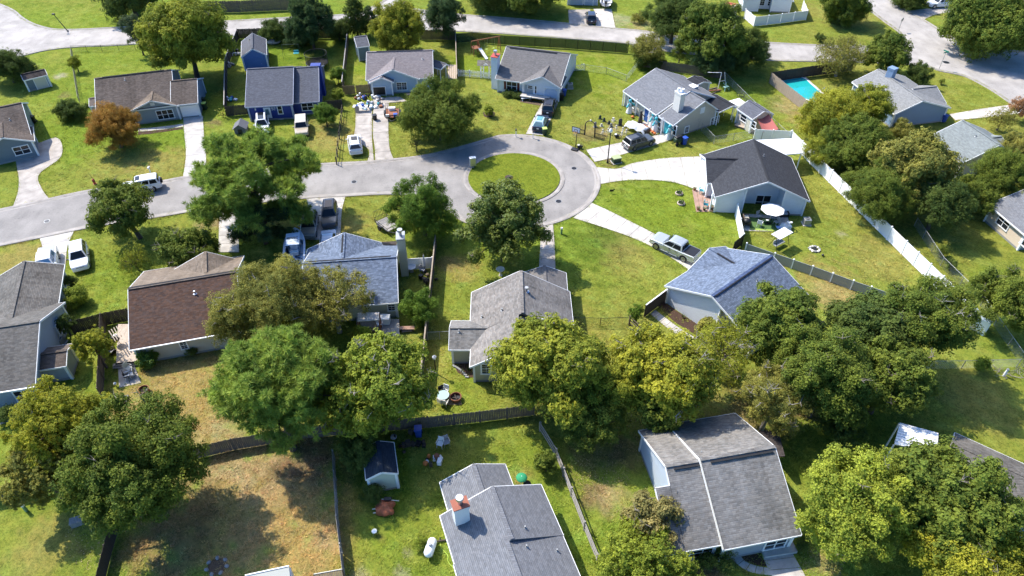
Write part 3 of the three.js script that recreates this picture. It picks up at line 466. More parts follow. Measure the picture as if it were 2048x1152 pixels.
{ // E
  const H = house('white house with grey roof, maroon shutters and pale garage door', 1055, 192);
  const W = wing(H, { A: [1013, 92], B: [1141, 107], ef: [996, 158], roof: RM.midGrey, wall: WM.white });
  const G = wing(H, { apex: [1084, 153], dir: W.n, back: 4.2, eb: [1123, 175], wf: 3.4, roof: RM.midGrey, wall: WM.white, slope: 0.45 });
  garageDoor(G, 'e', [1089, 177, 1115, 197], mat(0.5, 0.57, 0.66, 0.5), { cut: true }); windowOn(G, 'e', [1070, 172, 1073, 187]); windowOn(W, 'f', [1014, 164, 1033, 180], { n: 2, shutter: mat(0.12, 0.014, 0.014, 0.5) });
  const rc = onWall(G, 'e', [1049, 170, 1066, 187]); part(H, 'porch_recess', [rc.box(rc.w, rc.h, 0.03, 0, 0, 0.012)], WM.blueGrey); part(H, 'porch_floor', rc.box(rc.w + 3.2, 0.14, 1.2, 1.2, -rc.h / 2 - 0.05, 0.62), M.conc); windowOn(G, 'e', [1056, 171, 1065, 177], { f: 0.06 });
  const p = W.pt(-0.5, W.wf - 1.9, 0); chimney(W, p, 1.0, 1.5, 5.2, -Math.atan2(W.d.z, W.d.x), WM.white, M.red);
  ridgeVent(W, 0.06, 0.8, 0.3); gableVent(W, 'e', { u: W.wf - 0.3, y: 4.2, w: 0.5, h: 0.7 });
}
{ // F
  const H = house('tan house with grey roof, tall chimney and porch dressed with costumes and pumpkins', 1345, 255);
  const W = wing(H, { A: [1312, 136], B: [1382, 181], ef: [1322, 236], he: 2.4, roof: RM.greyNew, wall: WM.tan });
  const E2 = wing(H, { A: [1381, 184], B: [1411, 201], ef: [1354, 255], he: 2.3, eb: [1447, 225], roof: RM.greyNew, wall: WM.tan, og: 0.25, ua: -0.4 });
  windowOn(E2, 'e', [1422, 235, 1436, 248], { n: 2, grid: true }); windowOn(E2, 'e', [1370, 254, 1376, 264], { f: 0.14, grid: true }); gableVent(E2, 'e', [1401, 215, 1409, 226]);
  const p = P(1356, 214, 3.6); chimney(W, p, 0.8, 1.35, 5.8, -Math.atan2(W.d.z, W.d.x) + Math.PI / 2, mat(0.68, 0.64, 0.56, 0.8, { map: texLap }), M.trim, false, 0); part(H, 'flue', [cyl(0.14, 0.14, 0.5, p.x - 0.25, 5.85, p.z, 12), cyl(0.25, 0.22, 0.14, p.x - 0.25, 6.3, p.z, 12), cyl(0.14, 0.14, 0.4, p.x + 0.3, 5.85, p.z, 12), cyl(0.24, 0.22, 0.14, p.x + 0.3, 6.2, p.z, 12)], M.trim);
  for (const [u, n, w] of [[1.7, 2, 1.5], [8.3, 2, 1.5]]) windowOn(W, 'f', { u, y: 1.45, w, h: 1.5 }, { n, trim: M.white });
  doorOn(W, 'f', { u: 5.6, y: 1.08, w: 0.95, h: 2.1 }, mat(0.03, 0.09, 0.3, 0.5)); doorOn(E2, 'f', { u: 1.9, y: 1.08, w: 0.95, h: 2.1 }, M.teal); windowOn(E2, 'f', { u: 3.4, y: 1.45, w: 0.9, h: 1.4 });
  for (const u of [0.2, 3.6, 6.9, 10]) part(H, 'porch_post', bar(W.pt(u, W.wf - 0.05, 0), W.pt(u, W.wf - 0.05, 2.6), 0.14, 0.14), M.white);
  const X = wing(H, { A: [1388, 151], B: [1408, 163], ef: [1380, 177], he: 2.5, slope: 0.2, wb: 1.6, roof: RM.black, wall: WM.tan, og: 0.1 });
  const Y = wing(H, { A: [1424, 188], B: [1466, 211], wb: 1.0, wf: 2.6, he: 2.35, slope: 0.12, roof: RM.black, wall: WM.tan, open: true });
  chimney(W, P(1386, 176, 3.6), 1.0, 1.0, 3.9, 0.7, WM.grey, M.trim, false);
}
{ // G
  const H = house('white house with new charcoal roof, recessed patio door and garage facing the ring road', 1500, 420);
  const W = wing(H, { A: [1507, 278], B: [1538, 363], ef: [1431, 398], eb: [1622, 407], he: 2.35, roof: RM.charcoal, wall: WM.white, recess: [-2.4, 2.2, 2.2] });
  const G = wing(H, { apex: [1411, 316], dir: W.n, back: 5.4, eb: [1423, 366], roof: RM.charcoal, wall: WM.white, he: 2.35, slope: 0.42 });
  windowOn(W, 'e', [1511, 391, 1539, 416], { depth: 2.2, n: 2 });
  doorOn(W, 'f', { u: W.L - 4.4, y: 1.08, w: 0.95, h: 2.1 }, M.white); windowOn(W, 'f', { u: W.L - 2.2, y: 1.5, w: 1.5, h: 1.3 }, { n: 2 }); garageDoor(G, 'e', { u: G.vf * 1.0, y: 1.1, w: 4.2, h: 2.15 }, M.white);
  ridgeVent(W, 0.04, 0.96); ridgeVent(G, 0.1, 0.75); roofPipe(W, 1527, 312); part(H, 'porch_post', [bar(W.pt(W.L - 0.4, W.wf + 0.2, 0), W.pt(W.L - 0.4, W.wf + 0.2, 2.6), 0.15, 0.15)], M.white);
  // white patio cover behind
  const c = px([[1517, 282], [1602, 278], [1604, 305], [1572, 309], [1546, 296]], 2.6); part(H, 'patio_cover', [slab([P(1512, 280, 2.7), P(1594, 276, 2.5), P(1606, 306, 2.5), P(1566, 309, 2.7)], 0.14)], M.white);
  for (const [x, y] of [[1594, 278], [1603, 305]]) part(H, 'cover_post', bar(P(x, y, 2.4), P(x, y, 2.4).setY(0), 0.12, 0.12), M.white);
}
{ // H
  const H = house('pale siding house with mottled blue shingle roof beside the silver pickup', 1420, 620);
  const W = wing(H, { A: [1544, 510], B: [1424, 592], ef: [1325, 574], he: 2.35, roof: RM.blueMix, wall: WM.white, recess: [-3.6, -1.1, 2.0], cap: roofMat(0.1, 0.14, 0.25, texShMix) });
  const G = wing(H, { apex: [1419, 496], dir: W.n, back: 5.5, eb: [1377, 541], roof: RM.blueMix, wall: WM.white, he: 2.35 });
  ridgeVent(W, 0.03, 0.97, -0.16); ridgeVent(G, 0.25, 0.8, -0.1); roofPipe(W, 1514, 562); garageDoor(G, 'e', { u: G.vf, y: 1.1, w: 4.4, h: 2.15 }, M.white);
  doorOn(W, 'e', { u: W.vf + 2.1, y: 1.06, w: 0.95, h: 2.05, }, M.white, { depth: 2.0, glass: M.glass });
}
{ // I
  const H = house('sage house with warm grey roof on the lot below the island', 985, 755);
  const W = wing(H, { A: [1042, 541], B: [1045, 626], ef: [943, 590], eb: [1140, 590], he: 2.35, roof: RM.warmGrey, wall: WM.sage, hr: 5.2, noB: true });
  const S = wing(H, { A: [1034, 622], B: [1035, 694], ef: [942, 690], he: 2.35, roof: RM.warmGrey, wall: WM.sage, wb: 2.6, hr: 4.95, heb: 3.6, noA: true });
  const L = wing(H, { A: [899, 655], B: [990, 655], ef: [920, 699], he: 2.3, roof: RM.greyOld, wall: WM.sage, slope: 0.5 });
  const G = wing(H, { A: [1089, 531], B: [1091, 575], eb: [1132, 547], he: 2.35, roof: RM.midGrey, wall: WM.sage });
  windowOn(S, 'e', [964, 728, 981, 746], { f: 0.14, grid: true });
  roofPipe(W, 1053, 583, 0.12, 0.5, M.steel, true); roofPipe(W, 1004, 621); roofPipe(W, 964, 635); roofPipe(L, 918, 664);
  windowOn(W, 'e', { u: W.vf + 1.6, y: 3.9, w: 1.4, h: 0.4 });
}
{ // J
  const H = house('tan house with dark red brown shingle roof and side deck', 380, 690);
  const W = wing(H, { A: [256, 578], B: [473, 543], ef: [268, 698], he: 2.35, roof: RM.brownRed, roofB: RM.tanOld, cap: RM.brownOld, wall: WM.taupe, gutter: true });  // rear slope and rear gable take a paler tan than the front slope
  const G = wing(H, { A: [410, 503], B: [411, 546], eb: [481, 513], wf: 4.6, he: 2.35, roof: RM.tanOld, wall: WM.taupe, roofLabel: 'paler tan rear gable roof' });
  windowOn(W, 'f', [361, 683, 374, 697], { n: 1, grid: true }); roofPipe(W, 390, 587, 0.09, 0.4, M.steel); ridgeVent(W, 0.0, 1.0, -0.1);
}

{ // K
  const H = house('cream house with mottled blue grey roof and tall chimney behind the boat', 740, 625);
  const W = wing(H, { A: [606, 526], B: [793, 513], ef: [805, 604], he: 2.35, roof: RM.blueMix, wall: WM.cream });
  const G = wing(H, { A: [688, 465], B: [685, 516], eb: [765, 484], ef: [616, 487], he: 2.35, roof: RM.blueMix, wall: WM.cream });
  windowOn(W, 'f', [776, 605, 789, 620], { n: 1, grid: true }); ridgeVent(W, 0.03, 0.94, -0.1); ridgeVent(G, 0.1, 0.8, 0.1); roofPipe(W, 677, 534, 0.1, 0.3, M.black);
  const p = W.pt(W.L + 0.45, -2.6, 0); chimney(W, p, 0.8, 1.3, 5.1, -Math.atan2(W.d.z, W.d.x), WM.cream, M.galv);
  part(H, 'porch_roof', slab([P(763, 484, 2.9), P(793, 482, 2.9), P(793, 490, 2.6), P(766, 490, 2.6)], 0.12), RM.tanOld);
}
{ // L
  const H = house('pale blue siding house with weathered grey roof at the left edge below the street', 50, 790);
  const W = wing(H, { A: [-90, 667], B: [79, 642], ef: [86, 769], eb: [117, 606], he: 2.35, roof: RM.greyDark, wall: WM.grey, gutter: true });
  const G = wing(H, { A: [48, 522], B: [21, 640], eb: [128, 533], he: 2.35, roof: RM.greyDark, wall: WM.grey });
  windowOn(W, 'f', [30, 780, 66, 800], { n: 2, f: 0.12 }); windowOn(G, 'b', { u: 7.5, y: 1.5, w: 1.0, h: 1.3 });
  const X = wing(H, { apex: [134, 700], dir: W.d, back: 4.6, ef: [147, 729], he: 2.1, roof: RM.brownOld, wall: WM.grey, slope: 0.4 });
  windowOn(W, 'e', { u: W.vf + 2.6, y: 1.5, w: 0.8, h: 1.2 });
}
{ // M
  const H = house('house with plain grey roof and red capped chimney at the bottom edge', 900, 1140);
  const W = wing(H, { A: [984, 973], B: [1024, 1079], ef: [884, 1045], eb: [1085, 976], he: 2.35, roof: RM.greyNew, wall: WM.white, noB: true });
  const S = wing(H, { A: [1010, 1072], B: [1062, 1215], ef: [909, 1135], he: 2.35, roof: RM.greyNew, wall: WM.white, eb: [1155, 1140], ua: 1.5, noA: true });
  const G = wing(H, { A: [947, 928], B: [968, 990], ef: [880, 966], eb: [1010, 928], he: 2.3, roof: RM.greyNew, wall: WM.white });
  const p = P(921, 1018, 4.4); chimney(W, p, 1.1, 0.8, 5.1, 0.36, M.trim, mat(0.3, 0.1, 0.06, 0.8), true, 3);
  roofPipe(W, 1050, 1056, 0.06, 0.35); roofPipe(S, 1053, 1094, 0.06, 0.35); roofPipe(S, 1114, 1102, 0.06, 0.35);
}
{ // N
  const H = house('large white house with weathered grey roof split by a white strip at lower right', 1480, 1100);
  const W = wing(H, { A: [1400, 919], B: [1550, 893], ef: [1608, 1068], eb: [1467, 827], he: 2.4, roof: RM.greyOld, wall: WM.grey, slope: 0.52 });
  const S = wing(H, { A: [1331, 932], B: [1402, 920.5], ef: [1448, 1088], he: 2.4, eb: [1258, 864], noAf: true, roof: RM.greyOld, wall: WM.paleBlue, slope: 0.5 });
  ridgeVent(W, 0.12, 0.95, 0.3); ridgeVent(S, 0.2, 0.92, 0.3); part(H, 'step_trim', bar(W.pt(-0.03, 0, W.hr + 0.02), W.pt(-0.03, W.wf, W.he + 0.02), 0.08, 0.06), M.cream);
  { const u0 = -1.15, u1 = -0.03, v0 = 1.3, q = (u, v, d = 0) => S.pt(u, v, S.top(v) - d); part(H, 'roof', slab([q(u0, v0), q(u1, v0), q(u1, S.wf), q(u0, S.wf)], 0.13), RM.greyOld); part(H, 'fascia', [bar(q(u0 - 0.02, v0, 0.1), q(u0 - 0.02, S.wf, 0.1), 0.05, 0.19), bar(q(u0, v0 - 0.03, 0.1), q(u1, v0 - 0.03, 0.1), 0.05, 0.19), bar(S.pt(-0.02, 0, S.hr - 0.1), q(-0.02, v0 - 0.06, 0.1), 0.05, 0.19)], M.trim); part(H, 'wall', [poly3([S.pt(-0.9, S.vf, 0), q(-0.9, S.vf, 0.15), q(-0.9, v0 + 0.2, 0.15), S.pt(-0.9, v0 + 0.2, 0)]), poly3([S.pt(-0.9, S.vf, 0), S.pt(0.3, S.vf, 0), q(0.3, S.vf, 0.15), q(-0.9, S.vf, 0.15)]), poly3([S.pt(-0.9, v0 + 0.2, 0), S.pt(0.3, v0 + 0.2, 0), q(0.3, v0 + 0.2, 0.15), q(-0.9, v0 + 0.2, 0.15)])], WM.paleBlue); }
  windowOn(S, 'f', [1381, 1098, 1426, 1110], { n: 2, shutter: M.black }); windowOn(W, 'f', [1532, 1081, 1568, 1094], { n: 2 });
  roofPipe(S, 1402, 907);
  const q = [P(1518, 862, 2.4), P(1556, 858, 2.4), P(1570, 912, 2.3), P(1560, 913, 2.3)]; part(H, 'side_porch_roof', slab(q, 0.12), RM.dark);
  part(H, 'front_step', bx(2.6, 0.3, 1.0, P(1555, 1100).x, 0.15, P(1555, 1100).z, 0.16), M.conc);
  
}
{ // P right edge
  const H = house('cream walled house with grey roof at the right edge', 2020, 470);
  const W = wing(H, { A: [2050, 378], B: [2130, 440], ef: [1993, 421], he: 2.35, roof: RM.greyNew, wall: WM.creamTan });
  for (const u of [2.4, 6.4]) windowOn(W, 'f', { u, y: 1.55, w: 1.7, h: 1.2 }, { n: 2 });
  part(H, 'downspout', bar(W.pt(0.3, W.wf - 0.25, 0), W.pt(0.3, W.wf - 0.05, 2.6), 0.1, 0.1), M.white);
}
{ // R
  const H = house('dusty blue house with pale grey roof beside the swimming pool', 1860, 245);
  const W = wing(H, { A: [1757, 138], B: [1847, 201], ef: [1792, 230], eb: [1908, 219], he: 2.35, roof: RM.paleGrey, wall: WM.blue2 });
  const p = P(1783, 145, 4.6); chimney(W, p, 1.0, 1.0, 5.3, 0.6, WM.blue2, WM.blue2, false, 0);
  const X = wing(H, { apex: [1873, 172], dir: W.n.clone().negate(), back: 4, wf: 3, he: 2.35, roof: RM.paleGrey, wall: WM.blue2 });
}
{ // S
  const H = house('house with pale grey green roof behind the tree mass at right', 1940, 330);
  const W = wing(H, { A: [1925, 240], B: [2000, 290], ef: [1853, 274], he: 2.35, roof: roofMat(0.30, 0.33, 0.32, texShNew), wall: WM.creamTan });
  const X = wing(H, { apex: [2003, 272], dir: W.n.clone().negate(), back: 4, wf: 2.6, he: 2.5, roof: roofMat(0.30, 0.33, 0.32, texShNew), wall: WM.creamTan });
  roofPipe(W, 1951, 273);
}
{ // T
  const H = house('white house with brown roof inside a white fence at the top edge', 1550, 40);
  const W = wing(H, { A: [1517, -75], B: [1542, -22], ef: [1492, 15], he: 2.35, roof: RM.tanOld, wall: WM.white, recess: [-0.9, 1.5, 1.6] });
  for (const u of [W.vf - 0.6, W.vf + 0.9]) windowOn(W, 'e', { u, y: 1.5, w: 0.8, h: 1.6 }, { depth: 1.6, grid: true });
  const X = wing(H, { A: [1452, 4], B: [1472, 8], ef: [1478, 24], he: 2.1, slope: 0.3, wb: 2, roof: RM.redMetal, wall: WM.taupe, og: 0.1 });
}
{ // U
  const H = house('white house with two pale garage doors at the top edge by the boat', 1162, 20);
  const W = wing(H, { A: [1160, -58], B: [1162, -27], ef: [1133, -8], eb: [1192, -8], he: 2.5, roof: RM.midGrey, wall: WM.white });
  garageDoor(W, 'e', { u: 1.7, y: 1.15, w: 2.4, h: 2.2 }, WM.paleBlue); garageDoor(W, 'e', { u: 4.6, y: 1.15, w: 2.4, h: 2.2 }, WM.paleBlue);
}
{ // Q bottom right
  const H = thing('carport', 'white flat metal roofed carport among trees at lower right', 'carport', P(1830, 890));
  const q = [P(1800, 845, 3.6), P(1877, 866, 3.4), P(1874, 905, 3.4), P(1789, 888, 3.6)];
  part(H, 'roof', slab(q, 0.12), M.white); for (const v of q) part(H, 'post', bar(V(v.x, 0, v.z), V(v.x, v.y - 0.13, v.z), 0.1, 0.1), M.white);
  const n = []; for (let i = 1; i < 8; i++) n.push(bar(q[0].clone().lerp(q[3], i / 8).add(V(0, 0.03, 0)), q[1].clone().lerp(q[2], i / 8).add(V(0, 0.03, 0)), 0.05, 0.05)); part(H, 'roof_rib', n, M.white);
  const K = house('house with flat dark grey roof in the lower right corner behind the trees', 1980, 950);
  const W = wing(K, { A: [1905, 886], B: [2120, 985], ef: [1870, 960], eb: [1925, 872], he: 2.5, slope: 0.1, roof: RM.greyDark, wall: WM.paleBlue });
}
// ---------------------------------------------------------------- sheds
function shed(label, o, wallM, roofM, he = 2.1, extra) { const H = house(label, o.at[0], o.at[1], 'garden_shed'); const W = wing(H, { oe: 0.15, og: 0.12, he, ...o, roof: roofM, wall: wallM }); if (extra) extra(W); return W; }
shed('small slate shed with brown roof alone at far left', { at: [70, 180], A: [41, 149], B: [89, 138], ef: [92, 150], wb: 1.2 }, WM.slateBlue, RM.dark, 2.0, (W) => doorOn(W, 'f', { u: 2.0, y: 0.9, w: 1.6, h: 1.7 }, M.cream, { plain: true }));
shed('medium blue shed with grey roof behind the deep blue house', { at: [510, 130], A: [504, 66], B: [504, 97], eb: [533, 107], he: 2.4, slope: 0.62 }, WM.medBlue, RM.slate, 2.4, (W) => { doorOn(W, 'e', { u: W.vf, y: 1.0, w: 2.4, h: 1.9 }, WM.medBlue, { plain: true, trim: WM.medBlue }); roofPipe(W, 499, 80, 0.12, 0.2, M.black); });
shed('narrow grey blue shed with slanted grey roof behind the plank fence', { at: [722, 121], A: [708, 74], B: [733, 71], ef: [733, 92], wb: 0.4, slope: 0.3 }, WM.slateBlue, RM.slate, 2.5);
shed('white gabled shed with navy roof under the tree by the back fence', { at: [765, 972], A: [756, 882], B: [763, 944], eb: [795, 942], ef: [731, 950], slope: 0.45 }, WM.greenWhite, RM.navy, 2.2);
shed('tan shed with dark grey roof and red sail behind the tan house', { at: [1505, 255], A: [1498, 200], B: [1530, 221], ef: [1508, 240], slope: 0.5 }, WM.creamTan, RM.slate, 2.3, (W) => { ridgeVent(W, 0.1, 0.75, -0.1); windowOn(W, 'f', { u: 1.5, y: 1.5, w: 1.2, h: 0.9 }); windowOn(W, 'f', { u: 3.6, y: 1.5, w: 1.0, h: 0.9 }); doorOn(W, 'f', { u: 2.6, y: 0.95, w: 0.8, h: 1.8 }, M.cream); });
{ const H = thing('garden_shed', 'flat grey shed corner at the very bottom beside the plank fence', 'shed', P(540, 1150)); const q = [P(490, 1152, 2.2), P(578, 1133, 2.2), P(582, 1175, 2.2), P(496, 1190, 2.2)]; part(H, 'roof', slab(q, 0.12), M.greyVinyl); part(H, 'fascia', [bar(q[0].clone().add(V(0, 0, -0.03)), q[1].clone().add(V(0, 0, -0.03)), 0.08, 0.14)], M.white); part(H, 'wall', slab(q.map((v) => V(v.x * 0.995, 2.06, v.z)), 2.06, UP), WM.white); }
// ---------------------------------------------------------------- trees and shrubs
function leafClump(seed, n, size, spread, blade) {   // a spray of small folded leaves
  const r = rng(seed), t = [];
  for (let i = 0; i < n; i++) {
    const dir = V(r() - 0.5, r() - 0.3, r() - 0.5).normalize(), c = dir.clone().multiplyScalar(spread * (0.35 + 0.65 * r()));
    const nn = V(r() - 0.5, r() * 0.9 + 0.15, r() - 0.5).normalize(), ax = V().crossVectors(nn, V(r() - 0.5, r() - 0.5, r() - 0.5)).normalize(), s = size * (0.65 + 0.7 * r());
    if (blade) { const tip = c.clone().addScaledVector(dir, s), w = V().crossVectors(dir, nn).normalize().multiplyScalar(size * 0.1); t.push([c.clone().add(w), tip, c.clone().sub(w)]); continue; }
    const sd = V().crossVectors(nn, ax), a = c.clone().addScaledVector(ax, -s * 0.6), b = c.clone().addScaledVector(ax, s * 0.75), l = c.clone().addScaledVector(sd, s * 0.42).addScaledVector(nn, s * 0.12), q = c.clone().addScaledVector(sd, -s * 0.42).addScaledVector(nn, s * 0.12);
    t.push([a, b, l], [a, q, b]);
  }
  return tris(t);
}
const CL = { broad: [leafClump(1, 16, 0.2, 0.42), leafClump(2, 14, 0.22, 0.46)], fine: [leafClump(3, 18, 0.12, 0.34), leafClump(4, 18, 0.13, 0.38)], sparse: [leafClump(5, 7, 0.15, 0.42), leafClump(6, 7, 0.16, 0.45)], needle: [leafClump(7, 44, 0.34, 0.16, true), leafClump(8, 44, 0.38, 0.18, true)], scale: [leafClump(9, 20, 0.13, 0.27), leafClump(10, 20, 0.14, 0.25)] };
const leafMats = {}; 
function leafMat(k) { return leafMats[k] ||= new THREE.MeshPhysicalMaterial({ color: 0xffffff, roughness: k === 'gloss' ? 0.5 : 0.85, specularIntensity: k === 'gloss' ? 0.35 : 0.2, side: THREE.DoubleSide, transmission: 0.4, thickness: 0 }); }
const PAL = { lime: [[0.163, 0.221, 0.028], [0.441, 0.474, 0.053]],   // two leaf tones of each foliage, linear
  oak: [[0.094, 0.146, 0.022], [0.229, 0.266, 0.034]], dark: [[0.065, 0.108, 0.022], [0.153, 0.198, 0.036]], maple: [[0.148, 0.195, 0.023], [0.416, 0.413, 0.041]], yellow: [[0.176, 0.205, 0.022], [0.489, 0.459, 0.041]], bright: [[0.144, 0.207, 0.025], [0.354, 0.393, 0.042]], olive: [[0.153, 0.168, 0.036], [0.414, 0.372, 0.072]], rust: [[0.212, 0.145, 0.026], [0.504, 0.267, 0.047]], pine: [[0.143, 0.222, 0.034], [0.378, 0.465, 0.075]], pineDark: [[0.048, 0.100, 0.034], [0.109, 0.160, 0.047]], blue: [[0.084, 0.120, 0.056], [0.181, 0.220, 0.094]], bare: [[0.330, 0.223, 0.090], [0.480, 0.383, 0.160]], pink: [[0.309, 0.144, 0.064], [0.480, 0.271, 0.106]], round: [[0.076, 0.153, 0.020], [0.195, 0.287, 0.031]], grey: [[0.174, 0.176, 0.054], [0.387, 0.319, 0.106]] };
let treeSeed = 100;
// o: x, y photo spot of the crown's middle; r crown half width in photo pixels; hc height of crown middle; rv crown half height / half width
function tree(o, label, name = 'tree') {
  const r = rng(treeSeed++), hc = o.hc, c0 = P(o.x, o.y, hc), R = 0.99 * o.r / pxm(o.x, o.y, hc), rv = o.rv ?? 0.75, kind = o.kind || 'broad', pal = PAL[o.pal || 'oak'];
  const base = V(c0.x + (o.dx || 0), 0, c0.z + (o.dz || 0)), T = thing(name, label, o.cat || (name.includes('shrub') || name.includes('bush') ? 'shrub' : 'tree'), base);
  const shape = o.shape || 'round', lobes = [], nl = o.lobes || Math.max(9, Math.round(9 + R * 4.2));
  for (let i = 0; i < nl; i++) {   // lobes spread through the crown's volume, most of them near its surface
    const z = 1 - 2 * (i + 0.5) / nl, a = i * 2.39996 + r() * 0.9, q = Math.sqrt(1 - z * z), k = 0.52 + 0.36 * r(); let dx = q * Math.cos(a) * k, dz = q * Math.sin(a) * k, dy = z * k; let lr = R * (0.2 + 0.19 * r());
    if (shape === 'cone') { const t = (dy + 1) / 2, w = 1.05 * (1 - t) + 0.08; dx *= w * 1.2; dz *= w * 1.2; lr = R * (0.18 + 0.3 * (1 - t)); dy *= 1.15; }
    if (shape === 'tiers') { dy = (Math.floor(r() * 5) / 4 - 0.5) * 1.5; const w = Math.sqrt(Math.max(0.12, 1 - dy * dy * 1.15)); const aa = r() * 6.283; dx = Math.cos(aa) * w * (0.25 + 0.62 * r()); dz = Math.sin(aa) * w * (0.25 + 0.62 * r()); lr = R * (0.22 + 0.12 * r()); }
    if (shape === 'round' && z < -0.5 && r() < 0.45) continue;
    lobes.push({ p: V(c0.x + dx * R, hc + dy * R * rv, c0.z + dz * R), r: lr, f: shape === 'tiers' ? 0.5 : shape === 'round' ? 0.85 : 1, t: r() });
  }
  if (shape === 'round') { const sx = 0.9 + 0.25 * r(), sz = 0.9 + 0.25 * r(); for (const L of lobes) { L.p.x = c0.x + (L.p.x - c0.x) * sx; L.p.z = c0.z + (L.p.z - c0.z) * sz; } for (let i = 0; i < 7 + R * 2; i++) { const a = r() * 6.283, e = Math.asin(r() * 1.5 - 0.5), k = 0.86 + 0.2 * r(); lobes.push({ p: V(c0.x + R * k * Math.cos(a) * Math.cos(e), hc + R * rv * k * Math.sin(e), c0.z + R * k * Math.sin(a) * Math.cos(e)), r: R * (0.1 + 0.09 * r()), f: 1, t: 0.3 + 0.7 * r() }); } }
  if (o.core !== false && shape === 'round') lobes.push({ p: V(c0.x, hc + R * rv * 0.15, c0.z), r: R * 0.55, f: rv, t: r() });
  if (shape === 'tiers') { lobes.length = 0; const nb = o.limbs || 17; for (let i = 0; i < nb; i++) { const t = i / (nb - 1), az = i * 2.39996 + r() * 0.7, len = R * Math.sqrt(Math.max(0.05, 1 - Math.pow((t - 0.3) / 0.78, 2))) * (0.82 + 0.3 * r()), y0 = hc + R * rv * (t * 1.7 - 0.85), sub = Math.max(2, Math.round(len / R * 6)); for (let k = 0; k < sub; k++) { const q = t > 0.8 ? (k + 0.6) / sub : 0.36 + 0.64 * (k + 0.5) / sub, sp = (r() - 0.5) * 0.5 * q; lobes.push({ p: V(c0.x + Math.cos(az + sp) * len * q, y0 + len * q * 0.16 + (r() - 0.4) * 0.1 * R, c0.z + Math.sin(az + sp) * len * q), r: R * (0.12 + 0.07 * r()), f: 0.7, t: r(), limb: i, from: V(c0.x, y0 - len * 0.05, c0.z) }); } } }
  // trunk and limbs
  const tr = o.tr || Math.max(0.07, R * 0.055), th = Math.max(0.2, hc - R * rv * 0.45), lean = V((r() - 0.5) * 0.12 * th - (o.dx || 0) * 0, 0, (r() - 0.5) * 0.12 * th), g = [];
  const top = V(c0.x, th, c0.z), mid = base.clone().lerp(top, 0.5).add(lean);
  g.push(rod(base, mid, tr * 1.35, tr, 8), rod(mid, top, tr, tr * 0.8, 8)); if (shape === 'cone' || shape === 'tiers') g.push(rod(top, V(c0.x, hc + R * rv * 0.8, c0.z), tr * 0.8, tr * 0.2, 7));
  const bk = o.bark || M.bark;
  for (const L of lobes) { const s = L.from ? L.from : shape === 'round' ? top : V(c0.x, Math.min(L.p.y - 0.1 + L.r * 0, hc + R * rv * 0.7), c0.z), m2 = s.clone().lerp(L.p, 0.5).add(V((r() - 0.5) * 0.3 * R * 0.3, 0.12 * R * (shape === 'round' ? 1 : 0.2), (r() - 0.5) * 0.1 * R)); g.push(rod(s, m2, tr * 0.5, tr * 0.32, 5), rod(m2, L.p, tr * 0.32, tr * 0.12, 5)); }
  part(T, name.includes('shrub') ? 'stem' : 'trunk', g, bk);
  if (o.bare === undefined && kind === 'broad' && R > 2.5) o.bare = Math.round(R * 2.4);
  if (o.bare) { const b = []; for (let i = 0; i < o.bare; i++) { const L = lobes[Math.floor(r() * lobes.length)], e = L.p.clone().add(V((r() - 0.5) * 1.6, 0.5 + r() * 0.6, (r() - 0.3) * 1.5).multiplyScalar(L.r * 1.15)), m2 = L.p.clone().lerp(e, 0.55).add(V((r() - 0.5) * 0.3, 0.1, (r() - 0.5) * 0.3)); b.push(rod(L.p, m2, 0.06, 0.045, 4), rod(m2, e, 0.045, 0.015, 4)); for (let k = 0; k < 3; k++) b.push(rod(m2.clone().lerp(e, k * 0.3), m2.clone().lerp(e, k * 0.3).add(V(r() - 0.5, r() * 0.5, r() - 0.5).multiplyScalar(1.2)), 0.03, 0.012, 4)); } part(T, 'bare_branch', b, o.bark === M.paleBark || o.bare > 20 ? M.paleBark : M.twig, { kind: 'stuff' }); }
  // crown
  const den = (o.den || 1) * (kind === 'needle' ? 6 : kind === 'scale' ? 11 : kind === 'sparse' ? 7 : kind === 'fine' ? 13 : 8.5), size = (o.size || 1) * Math.min(1.25, 0.75 + R * 0.07) * (kind === 'needle' ? 0.9 : 0.64);
  const list = [], m4 = new THREE.Matrix4(), q4 = new THREE.Quaternion(), q5 = new THREE.Quaternion(), col = new THREE.Color();
  for (const L of lobes) {
    const n = Math.round(12.57 * L.r * L.r * (0.4 + 0.6 * L.f) * den / (size * size) * 0.62), tone = 0.25 + 0.5 * L.t;
    for (let i = 0; i < n; i++) {
      const zz = r() * 2 - 1, a = r() * 6.283, q = Math.sqrt(1 - zz * zz), d = V(q * Math.cos(a), zz, q * Math.sin(a));
      if (d.y < -0.35 && r() < 0.5) continue;
      const bump = 0.62 + 0.76 * n32(d.x * 0.16 + L.t * 3 + d.y * 0.07, d.z * 0.16 + L.t + d.y * 0.09), k = L.r * bump * (1.06 - 0.72 * Math.pow(r(), 1.35));
      const p = V(L.p.x + d.x * k, L.p.y + d.y * k * L.f, L.p.z + d.z * k); if (p.y < 0.12) continue;
      let buried = 0; for (const K of lobes) if (K !== L) { const e = p.clone().sub(K.p); e.y /= K.f; if (e.lengthSq() < K.r * K.r * 0.42) { buried = 1; break; } } if (buried) continue;
      q4.setFromUnitVectors(UP, d.lerp(UP, 0.35).normalize()); q5.setFromAxisAngle(UP, r() * 6.283); q4.multiply(q5);
      const s = size * (0.7 + 0.6 * r()); m4.compose(p, q4, V(s, s, s)); m4.elements[12] -= base.x; m4.elements[13] -= base.y; m4.elements[14] -= base.z;
      const u = Math.max(0, Math.min(1, tone + (r() - 0.5) * 0.7)), v = 0.85 + 0.3 * r();
